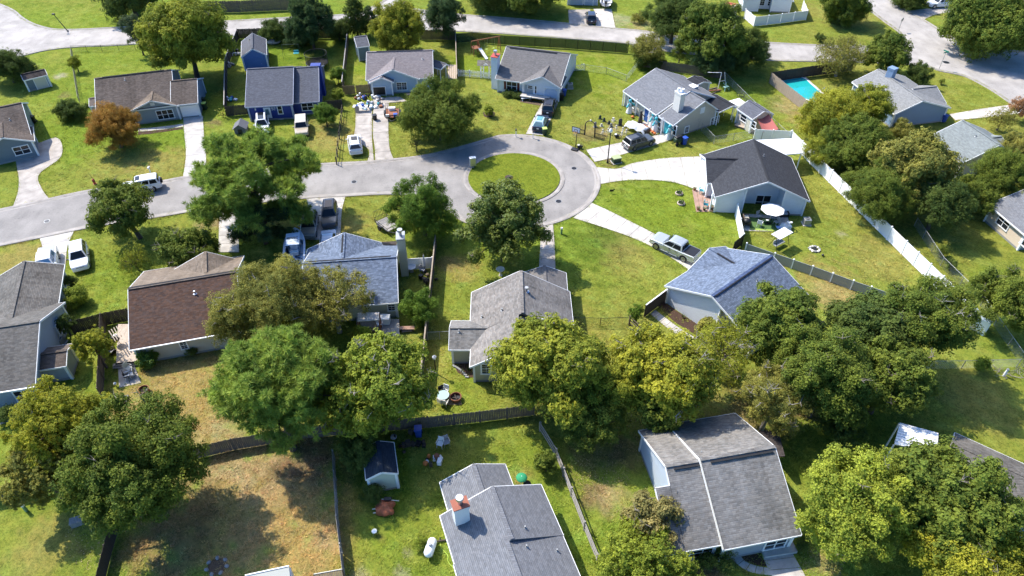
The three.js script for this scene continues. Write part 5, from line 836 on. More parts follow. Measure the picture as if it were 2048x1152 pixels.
  for (const sd of [-1, 1]) { const n = c.win, ta = 0.16, tb = 0.82, q = (f, t) => { const xa = fx(t) - 0.14, xb = rx(t) + 0.16; const y = yy(t); return V(edge(xa, xb, f), y, sd * (zAt(y) + e)); };
    for (let i = 0; i < n; i++) { const f0 = i / n + (i ? 0.025 : 0), f1 = (i + 1) / n - (i < n - 1 ? 0.025 : 0); pane('side_window', [q(f0, ta), q(f1, ta), q(f1, tb), q(f0, tb)]); }
    const dx = [edge(x0, x3, 0.2), edge(x0, x3, 0.52)]; for (const x of dx) { const d = part(T, 'door', rbx(1.0, c.belt - c.low - 0.28, 0.03, 0.012, x - 0.2, (c.belt + c.low) / 2 + 0.06, sd * (w - 0.006)), body); part(d, 'door_handle', rbx(0.2, 0.045, 0.04, 0.015, x - 0.5, c.belt - 0.17, sd * (w + 0.012)), o.trim || M.darkMetal); }
    const m = part(T, 'side_mirror', rbx(0.12, 0.15, 0.24, 0.04, x0 - 0.32, c.belt + 0.06, sd * (w + 0.1)), o.mirror || body); 
    part(T, 'headlight', rbx(0.22, 0.13, 0.42, 0.04, h - 0.2, c.hood - 0.24, sd * (w - 0.36)), M.lamp); part(T, 'tail_light', rbx(0.14, 0.3, 0.2, 0.04, -h + 0.09, c.tail - 0.28, sd * (w - 0.2)), M.tailRed);
    if (o.rails) part(T, 'roof_rail', bar(V(x1 - 0.25, c.H + 0.045, sd * (zAt(y1) - 0.08)), V(x2 + 0.25, c.H + 0.045, sd * (zAt(y1) - 0.08)), 0.04, 0.04), M.darkMetal);
    for (const x of xw) { const t = part(T, 'wheel', new THREE.CylinderGeometry(c.r, c.r, 0.24, 22).rotateX(Math.PI / 2).translate(x, c.r, sd * (w - 0.14)), M.tyre); const sp = [new THREE.CylinderGeometry(c.r * 0.64, c.r * 0.64, 0.02, 18).rotateX(Math.PI / 2).translate(x, c.r, sd * (w - 0.02))]; part(t, 'rim', sp, o.rim || M.rim); part(t, 'spoke', [0, 1, 2, 3, 4].map((k) => { const an = k * 1.2566 + 0.3; return bx(c.r * 0.16, c.r * 0.36, 0.02, 0, c.r * 0.36, 0).rotateZ(an).translate(x, c.r, sd * (w - 0.006)); }), M.black, { kind: 'stuff' }); }
  }
  part(T, 'grille', rbx(0.06, 0.2, c.W * 0.42, 0.02, h - 0.05, c.hood - 0.32, 0), M.black); part(T, 'front_bumper', rbx(0.16, 0.2, c.W * 0.84, 0.05, h - 0.04, c.low + 0.14, 0), o.bumper || body); part(T, 'rear_bumper', rbx(0.16, 0.22, c.W * 0.86, 0.05, -h + 0.02, c.low + 0.16, 0), o.bumper || body); part(T, 'licence_plate', bx(0.015, 0.13, 0.32, -h - 0.005, c.low + 0.46, 0), M.white);
  if (o.sunroof) part(T, 'sunroof', rbx(o.sunroof[1], 0.02, zAt(y1) * 1.3, 0.008, o.sunroof[0], c.H + 0.012, 0), o.roofGlass || M.carGlass);
  if (o.spare) part(T, 'spare_wheel', new THREE.CylinderGeometry(0.36, 0.36, 0.2, 20).rotateZ(Math.PI / 2).translate(-h - 0.1, 1.0, 0), M.tyre);
  if (c.bed !== undefined) { part(T, 'bed_cover', rbx(h + c.bed - 0.16, 0.06, c.W * 0.8, 0.02, (c.bed - h) / 2 + 0.02, c.tail + 0.005, 0), o.cover || M.black); part(T, 'tailgate', rbx(0.05, 0.5, c.W * 0.74, 0.02, -h - 0.01, c.tail - 0.32, 0), body); for (const sd of [-1, 1]) part(T, 'running_board', rbx(2.2, 0.07, 0.16, 0.02, 0.2, c.low - 0.06, sd * (w - 0.02)), M.steel); }
  return T;
}
const white = paint(0.78, 0.78, 0.77), silver = paint(0.50, 0.52, 0.50, 0.5), black = paint(0.012, 0.012, 0.014), grey = paint(0.26, 0.26, 0.245, 0.35), darkGrey = paint(0.06, 0.065, 0.075, 0.3), tan = paint(0.40, 0.33, 0.23), navy = paint(0.03, 0.042, 0.07, 0.4), ice = paint(0.35, 0.46, 0.6, 0.2), paleTop = paint(0.45, 0.6, 0.62, 0.2);
car('boxy', [313, 366], [251, 377], white, 'white boxy off road vehicle parked at the street behind the oak', 'SUV', { sunroof: [0.1, 0.5], spare: true, bumper: white, mirror: M.black });
car('suv', [157, 493], [160, 533], white, 'white crossover parked on the lawn beside the lower left driveway', 'SUV', { mirror: M.black });
car('pickup', [98, 500], [91, 560], white, 'white pickup with grey bed cover half hidden by the lower left roof', 'pickup truck', { cover: M.greyTarp, glass: mat(0.06, 0.14, 0.26, 0.06) });
car('suv', [524, 236], [525, 263], white, 'white car with dark glass roof parked before the deep blue house', 'car', { sunroof: [-0.75, 1.9], name: 'parked_car', glass: M.carGlass });
car('boxy', [603, 236], [604, 274], tan, 'old tan vehicle with pale hood parked right of the deep blue house door', 'SUV', { top: paint(0.52, 0.45, 0.35), bumper: M.darkMetal });
car('suv', [712, 303], [708, 273], white, 'white car with tail lights to the viewer beside the cracked driveway', 'car', { sunroof: [-0.4, 1.0], rails: true, name: 'parked_car' });
car('suv', [1095, 226], [1101, 199], black, 'black vehicle parked close to the pale garage door', 'SUV', { sunroof: [-0.7, 1.6] });
car('hatch', [1076, 256], [1086, 232], navy, 'dark blue car with pale glassy roof behind the black vehicle', 'car', { top: paleTop, sunroof: [-0.5, 1.1], roofGlass: mat(0.10, 0.3, 0.32, 0.06), glass: M.lightGlass });
car('suv', [1251, 291], [1304, 275], paint(0.10, 0.10, 0.094, 0.3), 'grey vehicle parked on the pale drive by the street lamp', 'SUV', { rails: true, sunroof: [-0.1, 0.5] });
car('pickup', [1387, 512], [1313, 478], silver, 'silver crew cab pickup with black bed cover on the long driveway', 'pickup truck', {});
car('suv', [621, 431], [616, 470], grey, 'grey vehicle with open sunroof left of two on the driveway above the boat', 'SUV', { rails: true, sunroof: [-0.6, 1.5] });
car('suv', [660, 408], [658, 449], darkGrey, 'dark slate vehicle right of two on the driveway above the blue grey roof', 'SUV', { rails: true, sunroof: [-0.7, 1.5] });
car('sedan', [657, 470], [655, 505], ice, 'light blue car whose roof end shows above the blue grey roof', 'car', {});
car('suv', [1184, 47], [1180, 22], black, 'black vehicle before the pale garage doors at the top edge', 'SUV', {});
car('suv', [1906, 5], [1852, 8], white, 'white truck cut by the top edge at the upper right', 'SUV', {});
car('sedan', [306, 3], [258, -2], ice, 'pale blue car cut by the top edge at upper left', 'car', {});
// boats on trailers
function boat(rear, front, L, B, label, hullM, inM, top) {
  const a = P(...rear, 1), b = P(...front, 1), T = localThing('motor_boat', label, 'boat', a.clone().lerp(b, 0.5).setY(0), -Math.atan2(b.z - a.z, b.x - a.x));
  const st = [], n = 14; for (let i = 0; i <= n; i++) { const t = i / n, x = -L / 2 + L * t, w = B / 2 * Math.pow(Math.max(0.0, 1 - Math.pow(Math.max(0, t - 0.45) / 0.55, 2.6)), 0.75), yk = 0.62 + 0.5 * Math.pow(Math.max(0, t - 0.5) * 2, 2.2), yg = 1.45 + 0.35 * t * t; st.push({ x, w, yk, yg }); }
  const q = []; const quad = (p, r, s, t) => q.push([p, r, s], [p, s, t]);
  for (let i = 0; i < n; i++) { const A = st[i], C = st[i + 1]; for (const sd of [-1, 1]) { const pa = V(A.x, A.yk, 0), pb = V(A.x, A.yk + 0.35, sd * A.w * 0.82), pc = V(A.x, A.yg, sd * A.w), ra = V(C.x, C.yk, 0), rb = V(C.x, C.yk + 0.35, sd * C.w * 0.82), rc = V(C.x, C.yg, sd * C.w); quad(pa, pb, rb, ra); quad(pb, pc, rc, rb); } }
  const s0 = st[0]; q.push([V(s0.x, s0.yk, 0), V(s0.x, s0.yg, s0.w), V(s0.x, s0.yg, -s0.w)]); part(T, 'hull', tris(q), hullM);
  const deck = [], gun = []; for (let i = 0; i < n; i++) { const A = st[i], C = st[i + 1]; for (const sd of [-1, 1]) { const k = i < 9 ? 0.8 : 0.0; gun.push([V(A.x, A.yg + 0.01, sd * A.w * (i < 10 ? 0.8 : 0)), V(A.x, A.yg + 0.03, sd * A.w), V(C.x, C.yg + 0.03, sd * C.w)], [V(A.x, A.yg + 0.01, sd * A.w * (i < 10 ? 0.8 : 0)), V(C.x, C.yg + 0.03, sd * C.w), V(C.x, C.yg + 0.01, sd * C.w * (i < 9 ? 0.8 : 0))]); if (i < 10) { deck.push([V(A.x, 1.0, -A.w * 0.8), V(A.x, 1.0, A.w * 0.8), V(C.x, 1.0, C.w * 0.8)], [V(A.x, 1.0, -A.w * 0.8), V(C.x, 1.0, C.w * 0.8), V(C.x, 1.0, -C.w * 0.8)]); const u = [V(A.x, 1.0, sd * A.w * 0.8), V(A.x, A.yg + 0.01, sd * A.w * 0.8), V(C.x, C.yg + 0.01, sd * C.w * 0.8), V(C.x, 1.0, sd * C.w * 0.8)]; gun.push([u[0], u[1], u[2]], [u[0], u[2], u[3]]); } } }
  part(T, 'gunwale', tris(gun), hullM); part(T, 'deck_floor', tris(deck), inM);
  part(T, 'console', rbx(0.9, 0.9, 0.8, 0.06, 0.1, 1.45, 0), hullM); part(T, 'seat', rbx(0.5, 0.5, 0.9, 0.06, -0.8, 1.25, 0), M.canvas); part(T, 'bow_seat', rbx(0.9, 0.3, B * 0.55, 0.05, L * 0.2, 1.15, 0), hullM);
  const m = part(T, 'outboard_motor', [rbx(0.5, 0.55, 0.4, 0.1, -L / 2 - 0.3, 1.6, 0), bx(0.25, 0.9, 0.16, -L / 2 - 0.25, 0.95, 0)], M.black);
  if (top) { const t = part(T, 'canopy', rbx(L * 0.34, 0.06, B * 0.62, 0.03, L * 0.02, 2.5, 0), top); for (const [x, z] of [[0.7, 0.6], [0.7, -0.6], [-0.5, 0.6], [-0.5, -0.6]]) part(T, 'canopy_post', rod(V(x, 1.1, z), V(x * 0.9, 2.48, z), 0.03), M.steel);
    // blocky dark letters on the canopy
    const g = [], lw = 0.2, st2 = { M: [[-.09, 0, .04, .3], [.09, 0, .04, .3], [-.04, .06, .05, .14], [.04, .06, .05, .14]], A: [[-.08, -.02, .04, .26], [.08, -.02, .04, .26], [0, .13, .16, .04], [0, 0, .16, .04]], R: [[-.08, 0, .04, .3], [0, .13, .16, .04], [0, 0, .16, .04], [.08, .07, .04, .14], [.06, -.09, .05, .14]], C: [[-.08, 0, .04, .3], [0, .13, .16, .04], [0, -.13, .16, .04]] };
    ['M', 'A', 'R', 'C'].forEach((k, i) => st2[k].forEach(([u, v, w, h]) => g.push(bx(h * 1.3, 0.012, w * 1.3, L * 0.04 - 0.0 + v * 1.3, 2.54, (i - 1.5) * 0.32 + u * 1.3)))); g.push(bx(0.06, 0.012, 0.34, -0.28, 2.54, -0.15), bx(0.06, 0.012, 0.3, -0.28, 2.54, 0.25)); part(t, 'lettering', g, M.black, { kind: 'stuff' }); }
  const tr = part(T, 'trailer_frame', [bar(V(-L / 2 + 0.3, 0.5, 0.55), V(L / 2 - 0.5, 0.5, 0.1), 0.1, 0.1), bar(V(-L / 2 + 0.3, 0.5, -0.55), V(L / 2 - 0.5, 0.5, -0.1), 0.1, 0.1), bar(V(L / 2 - 0.5, 0.5, 0), V(L / 2 + 0.8, 0.5, 0), 0.1, 0.1), bar(V(-1, 0.5, -0.9), V(-1, 0.5, 0.9), 0.08, 0.08)], M.galv);
  for (const sd of [-1, 1]) part(T, 'wheel', new THREE.CylinderGeometry(0.32, 0.32, 0.2, 18).rotateX(Math.PI / 2).translate(-1, 0.32, sd * 0.95), M.tyre);
  return T;
}
boat([589, 533], [592, 470], 6.6, 2.45, 'white open motor boat with dark lettering on its canopy left of the blue grey roof', paint(0.66, 0.72, 0.8), mat(0.5, 0.6, 0.7, 0.5), paint(0.6, 0.7, 0.82));
boat([1211, 22], [1213, -22], 6, 2.3, 'white boat on a trailer cut by the top edge beside the black vehicle', paint(0.75, 0.76, 0.78), M.canvas, null);
// trailers
function trailer(rear, front, L, B, label, deckM, frameM, gate) {
  const a = P(...rear, 0.5), b = P(...front, 0.5), T = localThing('utility_trailer', label, 'trailer', a.clone().lerp(b, 0.5).setY(0.02), -Math.atan2(b.z - a.z, b.x - a.x));
  for (let i = 0; i < 6; i++) part(T, 'deck_board', bx(L - 0.06, 0.04, B / 6 - 0.02, 0, 0.55, (i - 2.5) * B / 6), deckM);
  for (const s of [-1, 1]) { part(T, 'side_rail', [bar(V(-L / 2, 0.58, s * B / 2), V(L / 2, 0.58, s * B / 2), 0.06, 0.1), bar(V(-L / 2, 0.95, s * B / 2), V(L / 2, 0.95, s * B / 2), 0.05, 0.05), ...[-1, -0.33, 0.33, 1].map((k) => bar(V(k * L / 2, 0.55, s * B / 2), V(k * L / 2, 0.95, s * B / 2), 0.05, 0.05))], frameM); part(T, 'wheel', new THREE.CylinderGeometry(0.33, 0.33, 0.2, 18).rotateX(Math.PI / 2).translate(-0.2, 0.33, s * (B / 2 + 0.16)), M.tyre); part(T, 'fender', bx(0.9, 0.04, 0.24, -0.2, 0.72, s * (B / 2 + 0.15)), frameM); }
  part(T, 'tongue', [bar(V(L / 2, 0.5, B / 2 - 0.1), V(L / 2 + 1.1, 0.5, 0), 0.08, 0.08), bar(V(L / 2, 0.5, -B / 2 + 0.1), V(L / 2 + 1.1, 0.5, 0), 0.08, 0.08)], frameM); part(T, 'front_rail', bar(V(L / 2, 0.95, -B / 2), V(L / 2, 0.95, B / 2), 0.05, 0.05), frameM);
  const g = []; for (let i = 0; i <= 8; i++) g.push(rod(V(-L / 2 - 0.04, 0.55, -B / 2 + i * B / 8), V(-L / 2 - 0.16, gate, -B / 2 + i * B / 8), 0.022)); for (const y of [0.6, 1.1, gate - 0.02]) g.push(rod(V(-L / 2 - 0.05 - (y - 0.55) * 0.11, y, -B / 2), V(-L / 2 - 0.05 - (y - 0.55) * 0.11, y, B / 2), 0.025)); part(T, 'ramp_gate', g, frameM); return T;
}
trailer([762, 440], [786, 459], 2.6, 1.6, 'open utility trailer with mesh ramp beside the dense rounded tree', M.greyDeck, M.black, 1.9);
{ const T = trailer([786, 212], [784, 242], 2.8, 2.0, 'rusty trailer loaded with a white cooler beside the cracked driveway', M.rust, M.black, 1.4);
  part(T, 'cooler', [rbx(0.5, 0.45, 0.95, 0.05, -0.7, 0.8, 0.05), rbx(0.54, 0.1, 1.0, 0.03, -0.7, 1.05, 0.05)], M.white); part(T, 'blue_crate', rbx(0.5, 0.4, 0.6, 0.04, 1.1, 0.78, -0.5), M.blueTarp); part(T, 'rust_sheet', bx(1.5, 0.05, 1.4, 0.3, 0.66, 0, 0, 0.03), M.rust); part(T, 'white_box', rbx(0.3, 0.3, 0.5, 0.03, 1.15, 0.75, 0.7), M.white); }
// ---------------------------------------------------------------- fences
function along(pts, step, fn) {   // fn(point, direction, index) at even steps of each straight run
  let k = 0; for (let i = 0; i + 1 < pts.length; i++) { const a = pts[i], b = pts[i + 1], L = a.distanceTo(b), n = Math.max(1, Math.round(L / step)), d = b.clone().sub(a).normalize(); for (let j = 0; j < n; j++) fn(a.clone().lerp(b, (j + 0.5) / n), d, k++, L / n, a.clone().lerp(b, j / n), a.clone().lerp(b, (j + 1) / n)); }
}
let fseed = 900;
function plankFence(line, label, h, m, o = {}) {
  const pts = px(line), r = rng(fseed++), T = thing(o.name || 'plank_fence', label, 'fence', pts[0].clone()), g = [], sd = o.side || 1;
  along(pts, 0.15, (p, d, i, w) => { if (o.gap && r() < o.gap) return; const hh = h * (0.97 + 0.05 * r()), ang = -Math.atan2(d.z, d.x) + (r() - 0.5) * 0.05, off = V(-d.z, 0, d.x).multiplyScalar(sd * 0.035); g.push(bx(w * 0.92, hh, 0.022, p.x + off.x, hh / 2 + 0.04, p.z + off.z, ang, (r() - 0.5) * 0.02)); });
  part(T, 'planks', g, m, { kind: 'stuff' });
  along(pts, 2.4, (p, d, i, w, a, b) => { part(T, 'post', bx(0.1, h + 0.06, 0.1, a.x, (h + 0.06) / 2, a.z), o.postM || m); for (const y of [h * 0.2, h * 0.82]) part(T, 'rail', bar(a.clone().setY(y), b.clone().setY(y), 0.05, 0.09), o.postM || m); });
  const e = pts[pts.length - 1]; part(T, 'post', bx(0.1, h + 0.06, 0.1, e.x, (h + 0.06) / 2, e.z), o.postM || m);
  if (o.capM) for (let i = 0; i + 1 < pts.length; i++) part(T, 'top_rail', bar(pts[i].clone().setY(h + 0.09), pts[i + 1].clone().setY(h + 0.09), 0.13, 0.045), o.capM);
  return T;
}
function vinylFence(line, label, h, m, step = 2.35, o = {}) {
  const pts = px(line), T = thing('vinyl_fence', label, 'fence', pts[0].clone()), r = rng(fseed++);
  along(pts, step, (p, d, i, w, a, b) => {
    const ang = -Math.atan2(d.z, d.x), hh = h - 0.04 + (r() - 0.5) * 0.03; const n = Math.round(w / 0.17), g = [bx(w - 0.13, 0.13, 0.05, p.x, 0.12, p.z, ang), bx(w - 0.13, 0.13, 0.05, p.x, hh - 0.05, p.z, ang)];
    for (let k = 0; k < n; k++) { const q = a.clone().lerp(b, 0.03 + 0.94 * (k + 0.5) / n); g.push(bx(w * 0.94 / n - 0.008, hh - 0.16, 0.026, q.x, hh / 2 + 0.03, q.z, ang)); }
    part(T, 'panel', g, m); part(T, 'post', [bx(0.13, h + 0.08, 0.13, a.x, (h + 0.08) / 2, a.z, ang)], o.postM || m); part(T, 'post_cap', new THREE.ConeGeometry(0.12, 0.09, 4).rotateY(Math.PI / 4 + ang).translate(a.x, h + 0.125, a.z), o.postM || m);
  });
  const e = pts[pts.length - 1]; part(T, 'post', bx(0.13, h + 0.08, 0.13, e.x, (h + 0.08) / 2, e.z), o.postM || m); return T;
}
function chainFence(line, label, h, o = {}) {
  const pts = px(line), T = thing('chain_link_fence', label, 'fence', pts[0].clone()), g = [], m = o.m || M.galv;
  along(pts, 2.8, (p, d, i, w, a, b) => { part(T, 'post', cyl(0.035, 0.035, h + 0.04, a.x, 0, a.z, 8), m); part(T, 'top_rail', rod(a.clone().setY(h), b.clone().setY(h), 0.022), m);
    const n = Math.ceil(w / 0.22), k = h / (w / n); for (let q = -Math.ceil(k); q < n; q++) for (const s of [0, 1]) { const t0 = Math.max(0, -q), t1 = Math.min(k, n - q); if (t1 <= t0) continue; const A = a.clone().lerp(b, (q + t0) / n), B = a.clone().lerp(b, (q + t1) / n), ya = t0 * w / n, yb = t1 * w / n; g.push(rod(A.setY(s ? h - ya : ya), B.setY(s ? h - yb : yb), 0.006, 0.006, 3)); } });
  const e = pts[pts.length - 1]; part(T, 'post', cyl(0.035, 0.035, h + 0.04, e.x, 0, e.z, 8), m); part(T, 'wire_mesh', g, m, { kind: 'stuff' }); return T;
}
function railFence(line, label, h, rails, m, step = 2.4, depth = 0.13) {
  const pts = px(line), T = thing('rail_fence', label, 'fence', pts[0].clone()), r = rng(fseed++);
  along(pts, step, (p, d, i, w, a, b) => { part(T, 'post', bx(0.13, h + 0.08, 0.13, a.x, (h + 0.08) / 2, a.z, r()), m); for (let k = 0; k < rails; k++) { const y = h * (k + 0.7) / rails; part(T, 'rail', bar(a.clone().setY(y + (r() - 0.5) * 0.06), b.clone().setY(y + (r() - 0.5) * 0.06), 0.05, depth), m); } });
  const e = pts[pts.length - 1]; part(T, 'post', bx(0.13, h + 0.08, 0.13, e.x, (h + 0.08) / 2, e.z), m); return T;
}
function picketFence(line, label, h, m) {
  const pts = px(line), T = thing('picket_fence', label, 'fence', pts[0].clone());
  along(pts, 0.24, (p, d) => part(T, 'picket', [bx(0.1, h, 0.03, p.x, h / 2 + 0.05, p.z, -Math.atan2(d.z, d.x)), new THREE.ConeGeometry(0.07, 0.1, 4).rotateY(0.78).translate(p.x, h + 0.1, p.z)], m));
  along(pts, 2.2, (p, d, i, w, a, b) => { for (const y of [0.3, h * 0.8]) part(T, 'rail', bar(a.clone().setY(y), b.clone().setY(y), 0.04, 0.08), m); part(T, 'post', bx(0.12, h + 0.2, 0.12, a.x, h / 2 + 0.1, a.z), m); }); return T;
}
chainFence([[145, 104], [205, 103], [272, 100]], 'low wire fence along the back road at upper left', 1.1, { m: M.darkMetal });
chainFence([[145, 104], [151, 150], [160, 206]], 'low wire fence down the lawn left of the blue grey house', 1.1, { m: M.paleBark });
plankFence([[478, 78], [577, 75], [692, 78]], 'dark weathered plank fence behind the medium blue shed', 1.8, M.darkWood);
plankFence([[478, 78], [455, 138], [454, 232]], 'dark plank fence left of the deep blue house with junk against it', 1.7, M.darkWood, { capM: M.greyDeck });
plankFence([[454, 233], [497, 229]], 'short dark plank gate at the left corner of the deep blue house', 1.6, M.darkWood);
plankFence([[651, 222], [686, 219]], 'short dark plank gate at the right corner of the deep blue house', 1.6, M.darkWood);
plankFence([[698, 80], [692, 140], [687, 186]], 'grey plank fence between the deep blue house and the pale blue house', 1.8, M.wood, { capM: M.greyDeck });
plankFence([[688, 190], [741, 187]], 'new yellow wood plank gate left of the open garage', 1.5, M.newWood, { gap: 0.12 });
railFence([[686, 220], [682, 260], [677, 298], [674, 330]], 'dark post and rail fence down to the street left of the white car', 1.2, 2, M.darkWood, 2.2, 0.09);
plankFence([[840, 80], [912, 80]], 'brown plank fence behind the pale blue house by the dark tree', 1.8, M.oldWood);
plankFence([[912, 82], [913, 120], [915, 170]], 'plank fence with pale top between the pale blue house and the white house', 1.7, M.oldWood, { capM: M.paleWood });
{ // dark green mesh fence along the back road
  const pts = px([[913, 86], [945, 84], [1010, 90], [1130, 97], [1256, 107]]), T = thing('mesh_fence', 'long dark green mesh fence along the back road behind the white house', 'fence', pts[0].clone());
  const mm = new THREE.MeshStandardMaterial({ color: new THREE.Color().setRGB(0.03, 0.07, 0.022), roughness: 0.9, transparent: true, opacity: 0.72, side: THREE.DoubleSide });
  along(pts, 2.4, (p, d, i, w, a, b) => { part(T, 'post', cyl(0.04, 0.04, 1.75, a.x, 0, a.z, 8), M.black); part(T, 'mesh_panel', bar(a.clone().setY(0.86), b.clone().setY(0.86), 0.012, 1.6), mm); part(T, 'top_rail', rod(a.clone().setY(1.7), b.clone().setY(1.7), 0.025), M.black); });
}
picketFence([[917, 153], [962, 156], [992, 160]], 'white picket fence joining the white house to the plank fence', 1.05, M.white);
chainFence([[1170, 142], [1212, 148], [1252, 163], [1277, 132]], 'thin wire fence across the lawn right of the white house', 1.1, { m: M.galv });
plankFence([[1276, 132], [1330, 141], [1400, 151], [1447, 158]], 'weathered plank fence behind the tan house', 1.5, M.oldWood);
chainFence([[1447, 158], [1500, 212], [1572, 280]], 'chain link fence along the grass strip right of the tan house', 1.2);
plankFence([[1538, 166], [1600, 156], [1702, 142]], 'dark stained plank fence behind the swimming pool', 1.8, M.darkWood);
plankFence([[1538, 166], [1572, 194], [1612, 226]], 'pale weathered plank fence at the left of the swimming pool', 1.8, M.paleWood);
vinylFence([[1578, 285], [1620, 328], [1719, 426], [1802, 508], [1900, 604], [1966, 670]], 'long white vinyl fence running down the right side', 1.85, M.vinyl);
vinylFence([[1506, 281], [1576, 285]], 'short white vinyl fence behind the white house with charcoal roof', 1.8, M.vinyl);
vinylFence([[1964, 671], [1935, 660]], 'short white vinyl return at the lower end of the long white fence', 1.8, M.vinyl);
vinylFence([[1470, 432], [1482, 491]], 'short white vinyl fence left of the umbrella patio', 1.7, M.vinyl);
plankFence([[1482, 492], [1464, 507]], 'black slatted gate between the white fence and the mottled blue roof', 1.6, M.black);
vinylFence([[1489, 504], [1545, 524], [1620, 550], [1700, 579], [1772, 604]], 'grey vinyl fence with pale caps across the right lawn', 1.25, M.greyVinyl, 2.3, { postM: M.vinyl });
plankFence([[1288, 634], [1330, 602]], 'plank fence with white top at the left of the pale siding house', 1.6, M.darkWood, { capM: M.white });
railFence([[1258, 650], [1278, 668], [1300, 690]], 'brown rail fence below the small evergreen', 1.2, 3, M.wood, 1.6);
chainFence([[1146, 650], [1200, 652], [1258, 650]], 'low wire fence right of the sage house', 1.1, { m: M.darkMetal });
plankFence([[873, 495], [868, 545], [862, 605], [853, 690], [843, 785]], 'long grey plank fence between the deck and the sage house', 1.75, M.oldWood, { capM: M.paleWood });
chainFence([[856, 680], [880, 679], [902, 678]], 'short wire fence from the long plank fence to the sage house', 1.1);
plankFence([[395, 917], [470, 899], [600, 878], [690, 868], [858, 855], [960, 844], [1068, 830]], 'long brown back fence across the middle yards', 1.5, M.oldWood);
plankFence([[670, 920], [678, 1050], [692, 1165]], 'weathered plank fence down the middle of the bottom yards', 1.4, M.greyDeck, { gap: 0.1 });
plankFence([[-20, 1003], [60, 987], [112, 976]], 'grey plank fence at the left edge under the cypress', 1.6, M.oldWood);
plankFence([[206, 1175], [222, 1110], [236, 1060]], 'dark plank fence at lower left below the big dark tree', 1.5, M.darkWood);
plankFence([[150, 668], [213, 651], [264, 641]], 'dark plank fence linking the lower left house to the side deck', 1.7, M.darkWood);
plankFence([[213, 652], [211, 720], [208, 800]], 'brown plank fence along the left of the side deck', 1.7, M.wood);
railFence([[1080, 862], [1112, 915], [1142, 992], [1168, 1060], [1194, 1125]], 'long grey three rail fence right of the plain grey roof', 1.2, 3, M.greyDeck, 2.2, 0.16);
chainFence([[1828, 452], [1880, 532], [1960, 612], [2045, 735]], 'chain link fence running down right of the long white fence', 1.2);
chainFence([[1850, 738], [1922, 737], [2032, 734]], 'low chain link fence across the lower right lawn', 1.1);
vinylFence([[1488, 37], [1507, 53], [1560, 47], [1611, 40], [1603, 20]], 'white vinyl fence round the patio of the top edge white house', 1.8, M.vinyl);
plankFence([[395, 26], [480, 25], [592, 20]], 'tall grey plank fence across the back road at the top edge', 2.2, M.oldWood);
chainFence([[1402, 262], [1427, 288], [1504, 276]], 'wire fence round the side yard of the tan house', 1.2);
vinylFence([[812, 540], [866, 537]], 'white vinyl panel closing the pen beside the tall chimney', 1.6, M.vinyl, 2.0);
// ---------------------------------------------------------------- street furniture and yard things
const at = (x, y, h = 0) => P(x, y, h);
function lampPost(x, y, h, label, head) { const T = localThing('street_lamp', label, 'street lamp', at(x, y)); part(T, 'post', [cyl(0.09, 0.06, h - 0.5, 0, 0, 0, 12), cyl(0.16, 0.1, 0.5, 0, 0, 0, 12)], M.black); part(T, 'lamp_collar', cyl(0.1, 0.15, 0.18, 0, h - 0.55, 0, 12), M.black); part(T, 'lamp_globe', new THREE.SphereGeometry(0.24, 16, 12).scale(1, 1.25, 1).translate(0, h - 0.15, 0), M.lamp); part(T, 'lamp_cap', cyl(0.16, 0.02, 0.12, 0, h + 0.1, 0, 12), M.lamp); return T; }
lampPost(1215, 326, 5.0, 'black street lamp with white globe beside the pale double driveway');
{ const T = localThing('garden_lamp', 'small lamp post on the lawn left of the sage house', 'lamp post', at(872, 747)); part(T, 'post', cyl(0.06, 0.05, 2.0, 0, 0, 0, 10), M.darkMetal); part(T, 'lantern', [cyl(0.12, 0.18, 0.3, 0, 2.0, 0, 6)], M.lamp); part(T, 'lantern_cap', cyl(0.22, 0.03, 0.16, 0, 2.3, 0, 6), M.greyTarp); }
function signPost(x, y, h, label, name, mk) { const T = localThing(name, label, 'street sign', at(x, y)); part(T, 'post', cyl(0.04, 0.04, h, 0, 0, 0, 8), M.galv); mk(T); return T; }
signPost(1878, 138, 2.9, 'street name sign with two green blades at the junction', 'street_sign', (T) => { part(T, 'sign_blade', bx(1.0, 0.2, 0.03, 0, 2.85, 0, 0.4), mat(0.01, 0.2, 0.14, 0.5)); part(T, 'sign_blade', bx(1.0, 0.2, 0.03, 0, 3.06, 0, -1.1), mat(0.01, 0.2, 0.14, 0.5)); });
signPost(1796, 63, 2.4, 'round backed road sign at the left corner of the junction', 'road_sign', (T) => part(T, 'sign_plate', cyl(0.38, 0.38, 0.02, 0, 0, 0, 8).rotateX(Math.PI / 2).rotateY(0.6).translate(0, 2.2, 0.05), M.galv));
{ const T = localThing('leaning_post', 'leaning dark post with lamp head at the back road, upper left', 'post', at(136, 63)); part(T, 'post', rod(V(0, 0, 0), V(-1.4, 3.0, -0.2), 0.08, 0.06, 8), M.darkMetal); part(T, 'lamp_head', rbx(0.5, 0.22, 0.3, 0.05, -1.45, 3.1, -0.2), M.darkMetal); part(T, 'base', cyl(0.2, 0.16, 0.2, 0, 0, 0, 10), M.darkMetal); }
